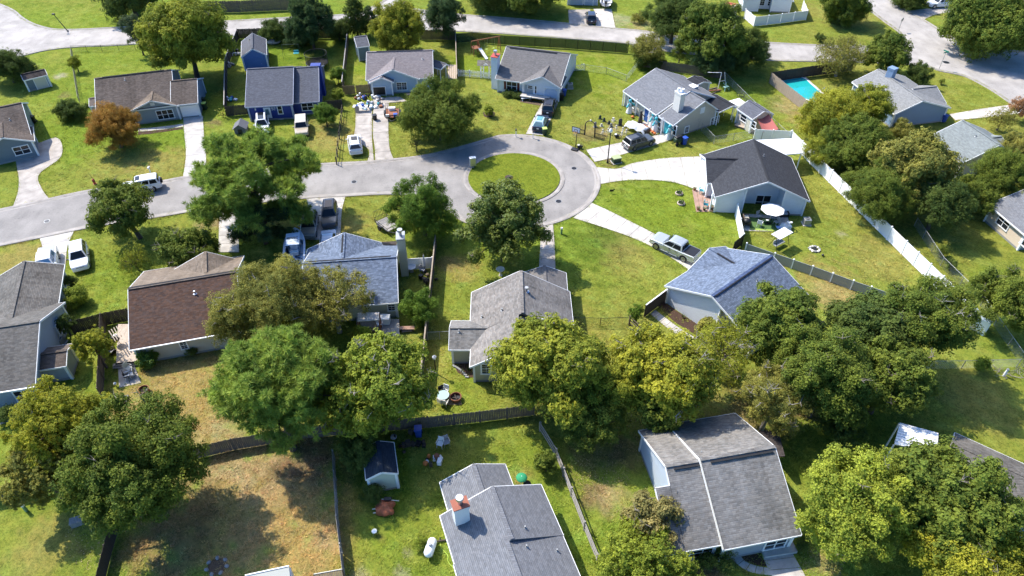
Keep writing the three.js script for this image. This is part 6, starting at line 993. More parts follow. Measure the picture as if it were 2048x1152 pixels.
{ const T = localThing('fire_hydrant', 'red and black fire hydrant marker on the lawn by the street', 'hydrant', at(190, 368)); part(T, 'barrel', [cyl(0.15, 0.14, 0.6, 0, 0, 0, 12), new THREE.SphereGeometry(0.16, 12, 8).translate(0, 0.62, 0), cyl(0.22, 0.22, 0.06, 0, 0, 0, 12)], M.red); part(T, 'outlet', [cyl(0.07, 0.07, 0.36, 0, -0.18, 0, 8).rotateX(Math.PI / 2).translate(0, 0.45, 0), cyl(0.07, 0.07, 0.4, 0, -0.2, 0, 8).rotateZ(Math.PI / 2).translate(0, 0.45, 0)], M.black); part(T, 'marker_rod', rod(V(0.05, 0.6, 0), V(-0.15, 1.5, 0), 0.02), M.black); }
function mailbox(x, y, label, m) { const T = localThing('mailbox', label, 'mailbox', at(x, y)); part(T, 'post', bx(0.1, 1.05, 0.1, 0, 0.52, 0), M.white); part(T, 'box', [rbx(0.2, 0.2, 0.5, 0.05, 0, 1.14, 0)], m); part(T, 'flag', bx(0.02, 0.14, 0.05, 0.12, 1.25, 0.1), M.red); }
mailbox(303, 350, 'white mailbox on the verge behind the white off road vehicle', M.white); mailbox(570, 420, 'white mailbox in the shade left of the two vehicle driveway', M.white);
mailbox(1032, 274, 'dark mailbox at the curb above the island', M.black); mailbox(1066, 277, 'dark mailbox at the curb by the bin with lime lid', M.black);
{ const T = localThing('cluster_mailbox', 'grey cluster mailbox on a pedestal at the left end of the island', 'mailbox', at(946, 336), 0.2); part(T, 'pedestal', [bx(0.3, 0.4, 0.3, 0, 0.2, 0), bx(0.6, 0.06, 0.6, 0, 0.03, 0)], M.galv); part(T, 'cabinet', rbx(0.8, 1.2, 0.5, 0.04, 0, 1.0, 0), mat(0.42, 0.45, 0.47, 0.4, { metalness: 0.3 })); for (let i = 0; i < 12; i++) part(T, 'mail_door', bx(0.22, 0.24, 0.02, (i % 3 - 1) * 0.24, 0.6 + Math.floor(i / 3) * 0.26, 0.255), M.steel); part(T, 'top', rbx(0.86, 0.06, 0.56, 0.02, 0, 1.62, 0), M.white); }
{ const T = localThing('utility_box', 'green utility box with pale lid beside the street lamp', 'utility box', at(1232, 324), 0.35); part(T, 'cabinet', rbx(1.1, 0.7, 0.9, 0.05, 0, 0.36, 0), M.greenBin); part(T, 'lid', rbx(1.2, 0.12, 1.0, 0.04, 0, 0.76, 0), mat(0.36, 0.4, 0.2, 0.6)); part(T, 'base', bx(1.3, 0.06, 1.1, 0, 0.03, 0), M.conc); }
function pedestal(x, y, label, cap) { const T = localThing('utility_pedestal', label, 'utility pedestal', at(x, y)); part(T, 'body', rbx(0.2, 0.75, 0.2, 0.04, 0, 0.37, 0), mat(0.12, 0.24, 0.14, 0.6)); part(T, 'cap', rbx(0.24, 0.25, 0.24, 0.05, 0, 0.82, 0), cap); }
pedestal(1123, 468, 'green utility pedestal with white cap on the lawn below the ring road', M.white); pedestal(54, 1022, 'green utility pedestal with white cap under the cypress at lower left', M.white);
{ const T = localThing('stump', 'small dark stump in the middle of the island lawn', 'stump', at(1018, 356).setY(0.1)); part(T, 'stump_top', [cyl(0.42, 0.3, 0.22, 0, 0, 0, 12)], M.darkWood); part(T, 'mulch_ring', cyl(0.6, 0.4, 0.08, 0, 0, 0, 14), M.mulch); }
{ const T = localThing('lawn_stake', 'small dark animal shaped stake on the lawn right of the ring road', 'lawn ornament', at(1223, 387)); part(T, 'plate', [rbx(0.5, 0.3, 0.04, 0.015, 0, 0.45, 0), rbx(0.18, 0.18, 0.04, 0.015, 0.28, 0.62, 0)], M.black); part(T, 'rod', rod(V(0, 0, 0), V(0, 0.4, 0), 0.015), M.black); }
function hoop(x, y, turn, label) { const T = localThing('basketball_hoop', label, 'basketball hoop', at(x, y), turn); part(T, 'base', rbx(1.0, 0.25, 0.7, 0.08, 0, 0.13, 0.2), M.black); part(T, 'pole', rod(V(0, 0.2, 0), V(0, 3.1, -0.1), 0.06, 0.05, 8), M.black); part(T, 'backboard', rbx(1.1, 0.75, 0.04, 0.015, 0, 3.15, 0.25), M.white); part(T, 'board_frame', [bx(1.2, 0.08, 0.06, 0, 3.52, 0.25), bx(1.2, 0.08, 0.06, 0, 2.78, 0.25), bx(0.08, 0.8, 0.06, -0.58, 3.15, 0.25), bx(0.08, 0.8, 0.06, 0.58, 3.15, 0.25), bx(0.5, 0.05, 0.02, 0, 3.2, 0.285), bx(0.05, 0.35, 0.02, 0.22, 3.05, 0.285), bx(0.05, 0.35, 0.02, -0.22, 3.05, 0.285)], M.black); part(T, 'rim', new THREE.TorusGeometry(0.23, 0.02, 6, 18).rotateX(Math.PI / 2).translate(0, 2.88, 0.52), M.orange); part(T, 'net', new THREE.CylinderGeometry(0.22, 0.14, 0.4, 10, 3, true).translate(0, 2.67, 0.52), new THREE.MeshStandardMaterial({ color: 0xe8dca0, wireframe: false, transparent: true, opacity: 0.45, side: THREE.DoubleSide })); }
hoop(1151, 299, -0.5, 'black basketball hoop with white backboard at the ring road');
// bins
function bin(x, y, turn, m, lidM, label, h = 1.05) { const T = localThing('wheeled_bin', label, 'bin', at(x, y).setY(0.04), turn); const g = new THREE.CylinderGeometry(0.42, 0.33, h - 0.1, 4, 1).rotateY(Math.PI / 4); part(T, 'body', g.translate(0, h / 2, 0), m); part(T, 'lid', rbx(0.66, 0.09, 0.7, 0.03, 0, h, 0.02), lidM); part(T, 'handle', bx(0.5, 0.05, 0.06, 0, h - 0.08, -0.36), m); for (const s of [-1, 1]) part(T, 'wheel', new THREE.CylinderGeometry(0.12, 0.12, 0.06, 12).rotateZ(Math.PI / 2).translate(s * 0.28, 0.12, -0.3), M.tyre); }
bin(1089, 270, 0.2, M.greenBin, M.lime, 'dark bin with lime lid at the end of the white house driveway'); bin(1128, 192, 0.1, M.blueBin, M.blueBin, 'blue bin at the right wall of the white house'); bin(1123, 201, 0.1, M.black, M.black, 'black bin at the front right corner of the white house'); bin(750, 240, 0.4, M.black, M.black, 'small black bin standing alone on the cracked driveway', 0.8);
bin(409, 209, 0, M.greenBin, M.greenBin, 'dark green bin right of the blue grey garage'); bin(411, 219, 0.1, M.greenBin, M.lime, 'bin with bright green lid right of the blue grey garage'); bin(69, 246, 0, M.black, M.black, 'black bin at the wall of the left edge slate house'); bin(1886, 244, 0.4, M.blueBin, M.blueBin, 'blue bin at the wall of the dusty blue house'); bin(1368, 289, 0.5, M.blueTarp, M.blueTarp, 'bright blue bin beside the black grill by the tan house corner', 1.1); bin(818, 200, 0.2, M.greenBin, M.black, 'green bin beside the porch of the pale blue house', 0.9); bin(838, 872, 0.1, M.blueBin, M.blueBin, 'slate blue bin against the long brown back fence', 1.1);
function acUnit(x, y, label) { const T = localThing('air_conditioner', label, 'air conditioner', at(x, y)); part(T, 'case', rbx(0.8, 0.75, 0.8, 0.04, 0, 0.42, 0), M.galv); part(T, 'fan_grille', [0.12, 0.2, 0.28].map((r) => new THREE.TorusGeometry(r, 0.012, 5, 18).rotateX(Math.PI / 2).translate(0, 0.81, 0)), M.black, { kind: 'stuff' }); part(T, 'pad', bx(1, 0.08, 1, 0, 0.04, 0), M.conc); }
acUnit(1140, 176, 'air conditioner unit beside the right wall of the white house'); acUnit(1612, 448, 'air conditioner unit at the right corner of the charcoal roofed house'); acUnit(122, 688, 'air conditioner unit behind the small addition at lower left');
// play things
{ const T = localThing('swing_set', 'wooden swing set with white slide on the lawn behind the white house', 'swing set', at(978, 104), 0.35); for (const x of [-1.9, 1.9]) for (const s of [-1, 1]) part(T, 'leg', bar(V(x + (x < 0 ? 0.2 : 0), 0, s * 0.9), V(x, 2.5, 0), 0.1, 0.1), M.redWood); part(T, 'top_beam', bar(V(-3.2, 2.4, 0.2), V(2.1, 2.5, 0), 0.12, 0.14), M.redWood); for (const [x, z] of [[-3, -0.6], [-3, 0.8], [-1.9, -0.6], [-1.9, 0.8]]) part(T, 'tower_post', bar(V(x, 0, z), V(x, 1.9, z), 0.1, 0.1), M.redWood); for (let i = 0; i < 5; i++) part(T, 'platform_board', bx(1.2, 0.05, 0.25, -2.45, 1.2, -0.5 + i * 0.28), M.redWood); part(T, 'slide', [slab([V(-2.2, 1.3, 0.9), V(-1.75, 1.3, 0.9), V(-1.2, 0.15, 3.0), V(-1.65, 0.15, 3.0)], 0.06), bar(V(-2.2, 1.36, 0.9), V(-1.65, 0.21, 3.0), 0.05, 0.14), bar(V(-1.75, 1.36, 0.9), V(-1.2, 0.21, 3.0), 0.05, 0.14)], M.white); for (const x of [-0.5, 0.8]) { const s = part(T, 'swing', bx(0.5, 0.04, 0.2, x, 0.6, 0.05), M.lime); part(s, 'chain', [rod(V(x - 0.22, 0.6, 0.05), V(x - 0.22, 2.42, 0.05), 0.012), rod(V(x + 0.22, 0.6, 0.05), V(x + 0.22, 2.42, 0.05), 0.012)], M.galv); } }
{ const T = localThing('swing_set', 'thin green metal swing set with turquoise seat behind the deep blue house', 'swing set', at(585, 114), 0.1); for (const x of [-1.4, 1.4]) for (const s of [-1, 1]) part(T, 'leg', rod(V(x, 0, s * 0.8), V(x, 2.2, 0), 0.03), M.greenBin); part(T, 'top_beam', rod(V(-1.4, 2.2, 0), V(1.4, 2.2, 0), 0.035), M.greenBin); const s = part(T, 'glider_seat', [rbx(0.9, 0.12, 0.6, 0.04, 0.8, 0.75, 0.2), rbx(0.9, 0.4, 0.1, 0.04, 0.8, 0.95, -0.1)], M.teal); part(s, 'hanger', [rod(V(0.4, 0.8, 0), V(0.4, 2.2, 0), 0.015), rod(V(1.2, 0.8, 0), V(1.2, 2.2, 0), 0.015)], M.greenBin); }
{ const T = localThing('trampoline', 'round black trampoline with safety net behind the deep blue house', 'trampoline', at(636, 135)); part(T, 'jumping_mat', cyl(1.55, 1.55, 0.03, 0, 0.85, 0, 28), M.black); part(T, 'rim_pad', new THREE.TorusGeometry(1.72, 0.14, 6, 32).scale(1, 1, 0.35).rotateX(Math.PI / 2).translate(0, 0.88, 0), M.darkMetal); for (let i = 0; i < 6; i++) { const a = i * 1.047; part(T, 'net_pole', rod(V(1.85 * Math.cos(a), 0, 1.85 * Math.sin(a)), V(1.85 * Math.cos(a), 2.5, 1.85 * Math.sin(a)), 0.03), M.black); } part(T, 'safety_net', new THREE.CylinderGeometry(1.82, 1.74, 1.55, 28, 1, true).translate(0, 1.68, 0), new THREE.MeshStandardMaterial({ color: 0x10120f, transparent: true, opacity: 0.42, side: THREE.DoubleSide, roughness: 1 })); part(T, 'top_ring', new THREE.TorusGeometry(1.83, 0.03, 5, 32).rotateX(Math.PI / 2).translate(0, 2.46, 0), M.black); }
{ const T = localThing('swing_stand', 'white A frame swing frame behind the tan house', 'swing set', at(1440, 176), 0.3); for (const x of [-0.7, 0.7]) part(T, 'leg', rod(V(x, 0, 0.5), V(x * 0.4, 2.6, 0), 0.04), M.white); part(T, 'crossbar', rod(V(-0.3, 2.6, 0), V(-1.8, 2.2, -1.5), 0.04), M.white); part(T, 'brace', rod(V(-0.5, 1.3, 0.25), V(0.5, 1.3, 0.25), 0.03), M.white); }
{ const T = localThing('folding_chair', 'pale green folding chair frame on the grass behind the tan house', 'chair', at(1450, 180), 0.6); part(T, 'frame', [rod(V(-0.5, 0, 0.4), V(0.4, 1.2, -0.3), 0.03), rod(V(0.5, 0, 0.4), V(-0.4, 1.2, -0.3), 0.03), rod(V(-0.5, 0.6, 0.2), V(0.5, 0.6, 0.2), 0.03), rod(V(-0.5, 0, 0.4), V(-0.5, 0.6, 0.2), 0.03), rod(V(0.5, 0, 0.4), V(0.5, 0.6, 0.2), 0.03)], mat(0.3, 0.55, 0.45, 0.5)); part(T, 'seat', rbx(0.9, 0.04, 0.5, 0.01, 0, 0.6, 0.05), mat(0.35, 0.55, 0.45, 0.7)); }
{ const T = localThing('garden_arbor', 'white garden arbor with weathered shingle roof at the picket fence', 'arbor', at(973, 152), -0.05); for (const x of [-0.9, -0.45, 0.45, 0.9]) for (const z of [-0.4, 0.4]) part(T, 'post', bx(0.1, 2.1, 0.1, x, 1.05, z), M.white); part(T, 'roof', [slab([V(-1.4, 2.7, 0), V(1.4, 2.7, 0), V(1.4, 2.1, 0.85), V(-1.4, 2.1, 0.85)], 0.08), slab([V(1.4, 2.7, 0), V(-1.4, 2.7, 0), V(-1.4, 2.1, -0.85), V(1.4, 2.1, -0.85)], 0.08)], roofMat(0.33, 0.3, 0.24, texShMix)); part(T, 'front_gable', tris([[V(-0.5, 2.15, 0.8), V(0.5, 2.15, 0.8), V(0, 2.6, 0.75)], [V(0.5, 2.15, 0.8), V(-0.5, 2.15, 0.8), V(0, 2.6, 0.75)]]), M.white); part(T, 'lattice', [bx(0.6, 0.06, 0.04, -0.67, 1.5, 0.4), bx(0.6, 0.06, 0.04, 0.67, 1.5, 0.4), bx(0.6, 0.06, 0.04, -0.67, 0.9, 0.4), bx(0.6, 0.06, 0.04, 0.67, 0.9, 0.4)], M.white); }
{ const T = localThing('garden_gate', 'white ornamental gate panel right of the white house', 'gate', at(1158, 142), 0.1); part(T, 'gate_frame', [bx(1.7, 0.07, 0.05, 0, 0.2, 0), bx(1.7, 0.07, 0.05, 0, 1.0, 0), bx(0.07, 1.0, 0.05, -0.85, 0.55, 0), bx(0.07, 1.0, 0.05, 0.85, 0.55, 0)], M.white); for (let i = 0; i < 4; i++) part(T, 'scroll', new THREE.TorusGeometry(0.19, 0.03, 5, 14).translate(-0.6 + i * 0.4, 0.6, 0), M.white); part(T, 'finial', [new THREE.SphereGeometry(0.1, 8, 6).translate(0.75, 1.15, 0), new THREE.SphereGeometry(0.1, 8, 6).translate(0.4, 1.12, 0)], M.white); }
// swimming pool
{ const pts = smooth(px([[1563, 160], [1585, 155], [1606, 157], [1622, 170], [1642, 187], [1654, 197], [1645, 205], [1624, 203], [1600, 194], [1580, 178], [1563, 160]]), 4); pts.pop(); const cen = pts.reduce((a, p) => a.add(p), V()).multiplyScalar(1 / pts.length), grow = (k) => pts.map((p) => cen.clone().lerp(p, k)), T = thing('swimming_pool', 'turquoise swimming pool with white surround behind plank fences', 'swimming pool', cen);
  part(T, 'deck', flat(grow(1.28), 0.05, 0.05), M.concWhite); const o = [], a = grow(1.06), b = grow(0.99); a.forEach((p, i) => { const j = (i + 1) % a.length; o.push([V(p.x, 0.12, p.z), V(b[i].x, 0.12, b[i].z), V(a[j].x, 0.12, a[j].z)], [V(b[i].x, 0.12, b[i].z), V(b[j].x, 0.12, b[j].z), V(a[j].x, 0.12, a[j].z)], [V(p.x, 0.05, p.z), V(p.x, 0.12, p.z), V(a[j].x, 0.12, a[j].z)]); }); part(T, 'coping', tris(o), M.white);
  part(T, 'water', flat(grow(1.0), 0.08), new THREE.MeshPhysicalMaterial({ color: new THREE.Color().setRGB(0.02, 0.42, 0.42), roughness: 0.1, clearcoat: 1, clearcoatRoughness: 0.04, bumpMap: texRipple, bumpScale: 0.06 })); part(T, 'ladder', [rod(V(cen.x + 2.6, 0, cen.z + 0.6), V(cen.x + 2.6, 0.8, cen.z + 0.6), 0.03), rod(V(cen.x + 2.9, 0, cen.z + 0.9), V(cen.x + 2.9, 0.8, cen.z + 0.9), 0.03), rod(V(cen.x + 2.6, 0.8, cen.z + 0.6), V(cen.x + 2.1, 0.6, cen.z + 0.9), 0.03)], M.steel); }
{ const T = localThing('pool_float', 'blue and white inflatable ring behind the swimming pool', 'pool float', at(1638, 145)); part(T, 'ring', new THREE.TorusGeometry(0.55, 0.2, 10, 20).rotateX(Math.PI / 2).translate(0, 0.2, 0), M.blueTarp); part(T, 'white_stripe', new THREE.TorusGeometry(0.55, 0.205, 10, 8, 1.2).rotateX(Math.PI / 2).translate(0, 0.2, 0), M.white); }
// patio of the charcoal roofed house
{ const T = localThing('patio_umbrella', 'white octagonal patio umbrella behind the charcoal roofed house', 'umbrella', at(1537, 447)); part(T, 'pole', rod(V(0, 0, 0), V(0, 2.55, 0), 0.03), M.steel); part(T, 'canopy', new THREE.ConeGeometry(1.4, 0.5, 8, 1, true).translate(0, 2.3, 0), new THREE.MeshStandardMaterial({ color: 0xf4f2ec, side: THREE.DoubleSide, roughness: 0.9 })); for (let i = 0; i < 8; i++) part(T, 'rib', rod(V(0, 2.53, 0), V(1.38 * Math.sin(i * 0.7854), 2.06, 1.38 * Math.cos(i * 0.7854)), 0.014), M.white); part(T, 'base', cyl(0.3, 0.26, 0.1, 0, 0.05, 0, 14), M.black); }
{ const T = localThing('outdoor_rug', 'dark green rug with lime border on the umbrella patio', 'rug', at(1528, 448).setY(0.06), -0.12); part(T, 'rug_field', bx(3.6, 0.015, 2.3, 0, 0, 0), M.greenCloth); part(T, 'rug_border', [bx(3.6, 0.017, 0.3, 0, 0.001, 1.28)], M.limeCloth); }
function sofa(x, y, turn, label, w, m, cm) { const T = localThing('patio_sofa', label, 'sofa', at(x, y).setY(0.06), turn); part(T, 'base', rbx(w, 0.3, 0.8, 0.03, 0, 0.2, 0), m); part(T, 'backrest', rbx(w, 0.45, 0.14, 0.04, 0, 0.55, -0.34), m); for (const s of [-1, 1]) part(T, 'armrest', rbx(0.12, 0.3, 0.8, 0.03, s * (w / 2 - 0.06), 0.45, 0), m); const n = Math.round(w / 0.65); for (let i = 0; i < n; i++) part(T, 'cushion', rbx((w - 0.26) / n - 0.02, 0.14, 0.62, 0.04, -w / 2 + 0.13 + (i + 0.5) * (w - 0.26) / n, 0.42, 0.04), cm); }
sofa(1491, 444, 1.5, 'tan wicker sofa against the short white fence on the umbrella patio', 1.7, M.wood, M.cream); sofa(1562, 432, 0, 'dark grey sofa against the wall right of the umbrella', 1.6, M.black, M.greyTarp);
function chair(x, y, turn, label, m, sm, y0 = 0.03, name = 'patio_chair') { const T = localThing(name, label, 'chair', at(x, y).setY(y0), turn); for (const [a, b] of [[-1, -1], [1, -1], [-1, 1], [1, 1]]) part(T, 'leg', rod(V(a * 0.24, 0, b * 0.24), V(a * 0.22, 0.42, b * 0.2), 0.022), m); part(T, 'seat', rbx(0.54, 0.05, 0.52, 0.02, 0, 0.43, 0), sm); part(T, 'backrest', rbx(0.54, 0.55, 0.05, 0.02, 0, 0.74, -0.28), sm); for (const s of [-1, 1]) part(T, 'armrest', bar(V(s * 0.28, 0.64, -0.26), V(s * 0.28, 0.64, 0.24), 0.05, 0.03), m); return T; }
chair(1516, 438, 0.5, 'shaded chair at the upper left of the green patio rug', M.greyTarp, M.greyTarp, 0.07); chair(1540, 440, -0.3, 'shaded chair right under the white umbrella', M.greyTarp, M.greyTarp, 0.07); chair(1551, 450, -1.2, 'shaded chair at the right end of the green patio rug', M.greyTarp, M.greyTarp, 0.07); chair(1518, 453, 2.6, 'white framed chair on the lime border of the patio rug', M.white, M.white, 0.07);
{ const T = localThing('coffee_table', 'low dark table in the middle of the green patio rug', 'table', at(1531, 447).setY(0.07), -0.1); part(T, 'tabletop', rbx(1.0, 0.05, 0.55, 0.02, 0, 0.4, 0), M.greenBin); for (const [a, b] of [[-1, -1], [1, -1], [-1, 1], [1, 1]]) part(T, 'leg', bx(0.05, 0.38, 0.05, a * 0.42, 0.19, b * 0.2), M.greenBin); part(T, 'tray', rbx(0.3, 0.05, 0.25, 0.02, 0.1, 0.45, 0), M.white); }
{ const T = localThing('barbecue', 'black barbecue in front of the wicker sofa on the umbrella patio', 'barbecue', at(1491, 453).setY(0.06)); part(T, 'bowl', new THREE.SphereGeometry(0.45, 16, 10).scale(1, 0.8, 1).translate(0, 0.75, 0), M.black); for (let i = 0; i < 3; i++) part(T, 'leg', rod(V(0.35 * Math.cos(i * 2.1), 0, 0.35 * Math.sin(i * 2.1)), V(0.2 * Math.cos(i * 2.1), 0.5, 0.2 * Math.sin(i * 2.1)), 0.02), M.black); }
{ const T = localThing('covered_furniture', 'white cloth heaped over furniture at the corner of the umbrella patio', 'cover', at(1571, 457).setY(0.05)); const g = new THREE.IcosahedronGeometry(0.58, 3), p = g.attributes.position; for (let i = 0; i < p.count; i++) { const k = 1 + 0.35 * Math.sin(p.getX(i) * 7) * Math.cos(p.getZ(i) * 6 + p.getY(i) * 5); p.setXYZ(i, p.getX(i) * k * 1.1, Math.max(0, p.getY(i) * 0.6 * k + 0.3), p.getZ(i) * k); } g.computeVertexNormals(); part(T, 'cloth', g, M.canvas); part(T, 'loop', new THREE.TorusGeometry(0.3, 0.07, 6, 16).rotateX(1.2).translate(0.25, 0.85, 0), M.white); part(T, 'blue_cloth', rbx(0.7, 0.14, 0.5, 0.06, -0.8, 0.2, 0.1), mat(0.35, 0.45, 0.75, 0.9)); }
{ const T = localThing('canopy_swing', 'garden swing seat with white flat canopy on the lawn beyond the patio', 'swing seat', at(1556, 493), 0.62); part(T, 'canopy', rbx(2.3, 0.06, 1.25, 0.02, 0, 1.9, 0), M.white); part(T, 'canopy_stripe', [bx(2.3, 0.012, 0.05, 0, 1.94, -0.2), bx(2.3, 0.012, 0.05, 0, 1.94, 0.1)], M.greyTarp); for (const s of [-1, 1]) { part(T, 'leg', [rod(V(s * 1.1, 0, 0.7), V(s * 1.0, 1.9, 0), 0.03), rod(V(s * 1.1, 0, -0.7), V(s * 1.0, 1.9, 0), 0.03)], M.darkMetal); } part(T, 'seat', [rbx(1.6, 0.1, 0.5, 0.04, 0, 0.5, 0), rbx(1.6, 0.5, 0.1, 0.04, 0, 0.75, -0.25)], M.greyTarp); }
{ const T = localThing('stone_ring', 'ring of pale stones with dark ash on the right lawn', 'fire pit', at(1629, 499)); for (let i = 0; i < 11; i++) { const a = i * 0.571, g = new THREE.DodecahedronGeometry(0.2 + 0.06 * N(i, 4), 0).scale(1.2, 0.7, 0.9).rotateY(i); part(T, 'stone', g.scale(0.75, 0.75, 0.75).translate(0.55 * Math.cos(a), 0.1, 0.5 * Math.sin(a)), i % 3 ? M.cream : M.stone); } part(T, 'ash', cyl(0.38, 0.3, 0.05, 0, 0, 0, 12), M.black); }
{ const T = localThing('lawn_ball', 'small dark object alone on the right lawn below the stone ring', 'ball', at(1645, 512)); part(T, 'ball', new THREE.SphereGeometry(0.14, 12, 8).translate(0, 0.14, 0), M.black); part(T, 'seam', new THREE.TorusGeometry(0.141, 0.008, 4, 16).translate(0, 0.14, 0), M.greyTarp); }
chair(1402, 387, 1.4, 'teal slatted chair on the front porch, the upper of two', M.teal, M.teal, 0.06, 'adirondack_chair'); chair(1411, 415, 1.1, 'teal slatted chair on the front porch, the lower of two', M.teal, M.teal, 0.06, 'adirondack_chair');
function pot(x, y, r, m, label, leaf) { const T = localThing('plant_pot', label, 'plant pot', at(x, y).setY(0.05)); part(T, 'pot', [cyl(r * 0.75, r, r * 1.5, 0, 0, 0, 14), new THREE.TorusGeometry(r, r * 0.12, 6, 16).rotateX(Math.PI / 2).translate(0, r * 1.5, 0)], m); part(T, 'soil', cyl(r * 0.9, r * 0.9, 0.02, 0, r * 1.44, 0, 14), M.soil); if (leaf) { const g = []; for (let i = 0; i < 9; i++) { const a = i * 2.4; g.push(bx(r * 0.3, 0.01, r * 1.5, 0, 0, r * 0.7, 0, 0, -0.7).rotateY(a).translate(0, r * 1.6, 0)); } part(T, 'foliage', g, mat(0.06, 0.14, 0.03, 0.8), { kind: 'stuff' }); } }
pot(1389, 381, 0.2, M.rust, 'small brown pot at the upper edge of the front porch', true); pot(1396, 420, 0.2, M.rust, 'small rust pot at the lower edge of the front porch', true); pot(1408, 421, 0.18, M.black, 'small black pot below the lower teal chair', true); pot(1424, 420, 0.3, M.wood, 'barrel planter at the house corner of the front porch', true); pot(1044, 196, 0.25, M.stone, 'stone pot beside the porch of the white house', true);
function wheelPlanter(x, y, label) { const T = localThing('wheel_planter', label, 'planter', at(x, y)); part(T, 'ring', new THREE.TorusGeometry(0.4, 0.12, 8, 20).rotateX(Math.PI / 2).translate(0, 0.12, 0), M.deckWood); part(T, 'soil', cyl(0.35, 0.35, 0.1, 0, 0, 0, 14), M.soil); const g = []; for (let i = 0; i < 26; i++) { const a = N(i, 5) * 6.28, b = N(i, 6) * 0.45; g.push(bx(0.08, 0.5 * N(i, 8) + 0.1, 0.02, b * Math.cos(a), 0.25, b * Math.sin(a), a, (N(i, 9) - 0.5))); } part(T, 'foliage', g, mat(0.07, 0.12, 0.03, 0.8), { kind: 'stuff' }); }
wheelPlanter(1358, 388, 'round stone planter on the front lawn, the upper of two'); wheelPlanter(1362, 408, 'round stone planter on the front lawn, the lower of two');
// tan house: yard full of decorations
function tomb(x, y, w, h, turn, label, m = M.stone) { const T = localThing('tombstone', label, 'tombstone', at(x, y), turn, 'tombstones on the tan house lawn'); const s = new THREE.Shape(); s.moveTo(-w / 2, 0); s.lineTo(-w / 2, h - w / 2); s.absarc(0, h - w / 2, w / 2, Math.PI, 0, true); s.lineTo(w / 2, 0); part(T, 'slab', new THREE.ExtrudeGeometry(s, { depth: 0.1, bevelEnabled: true, bevelSize: 0.02, bevelThickness: 0.02, bevelSegments: 1, curveSegments: 8 }).translate(0, 0, -0.05), m); part(T, 'plinth', rbx(w + 0.2, 0.1, 0.3, 0.02, 0, 0.05, 0), m); return T; }
tomb(1240, 251, 0.5, 1.1, 0.2, 'tall dark tombstone near the white covered frame', mat(0.06, 0.06, 0.06, 0.9)); tomb(1222, 262 - 8, 0.35, 0.6, 0.4, 'small grey tombstone left of the tall dark tombstone'); tomb(1200, 238, 0.3, 0.6, -0.2, 'small dark tombstone at the upper left of the decorated lawn', mat(0.05, 0.07, 0.05, 0.9)); tomb(1208, 243, 0.3, 0.6, 0.3, 'second small dark tombstone from the upper left of the decorated lawn', mat(0.05, 0.07, 0.05, 0.9)); tomb(1218, 248, 0.3, 0.5, 0.1, 'third small dark tombstone in the row on the decorated lawn', mat(0.05, 0.06, 0.05, 0.9)); tomb(1226, 241, 0.3, 0.5, -0.4, 'pale tombstone behind the row of dark tombstones', M.cream); tomb(1190, 254, 0.4, 0.8, 0.6, 'grey tombstone right of the black arch', M.stone); tomb(1203, 253, 0.3, 0.45, 0, 'low pale tombstone between the arch and the dark row', M.cream);
function bones(x, y, turn, label) { const T = localThing('skeleton_figure', label, 'lawn decoration', at(x, y), turn); part(T, 'skull', [new THREE.SphereGeometry(0.13, 10, 8).scale(1, 1.15, 1).translate(0, 0.82, 0), rbx(0.13, 0.08, 0.12, 0.02, 0, 0.7, 0.04)], M.cream); part(T, 'ribcage', [0, 1, 2, 3].map((i) => new THREE.TorusGeometry(0.13 - i * 0.012, 0.02, 5, 12).rotateX(Math.PI / 2).translate(0, 0.58 - i * 0.09, 0)), M.cream, { kind: 'stuff' }); part(T, 'spine', rod(V(0, 0, 0), V(0, 0.7, -0.05), 0.03), M.cream); for (const s of [-1, 1]) part(T, 'arm', [rod(V(s * 0.16, 0.6, 0), V(s * 0.38, 0.38, 0.1), 0.025), rod(V(s * 0.38, 0.38, 0.1), V(s * 0.42, 0.5, 0.35), 0.02)], M.cream); }
bones(1205, 270, 0.4, 'pale skeleton figure at the left front of the decorated lawn'); bones(1216, 268, -0.3, 'pale skeleton figure just behind the lamp globe'); bones(1245, 266, 0.9, 'pale skeleton figure left of the grey vehicle'); bones(1243, 275, 0.2, 'small pale skeleton figure before the grey vehicle bonnet'); bones(1232, 262, -0.6, 'pale skeleton figure in the middle of the decorated lawn'); bones(1252, 270, 0.1, 'pale skeleton figure close to the grey vehicle roof'); bones(1227, 247, 0.4, 'pale skeleton figure by the pale tombstone'); bones(1255, 254, 1.1, 'pale skeleton figure under the white covered frame end');
{ const T = localThing('spider_prop', 'black and white spider prop on the lawn right of the lamp globe', 'lawn decoration', at(1232, 275)); part(T, 'body', [new THREE.SphereGeometry(0.28, 12, 8).translate(0, 0.3, 0), new THREE.SphereGeometry(0.18, 10, 8).translate(0.34, 0.28, 0)], M.black); part(T, 'markings', new THREE.SphereGeometry(0.2, 10, 8).scale(1, 0.5, 1).translate(-0.05, 0.5, 0), M.white); for (let i = 0; i < 8; i++) { const a = 0.4 + (i % 4) * 0.75, s = i < 4 ? 1 : -1; part(T, 'leg', [rod(V(0.1, 0.3, 0), V(0.1 + 0.45 * Math.cos(a), 0.55, s * 0.45 * Math.sin(a)), 0.02), rod(V(0.1 + 0.45 * Math.cos(a), 0.55, s * 0.45 * Math.sin(a)), V(0.1 + 0.75 * Math.cos(a), 0, s * 0.75 * Math.sin(a)), 0.015)], M.black); } }
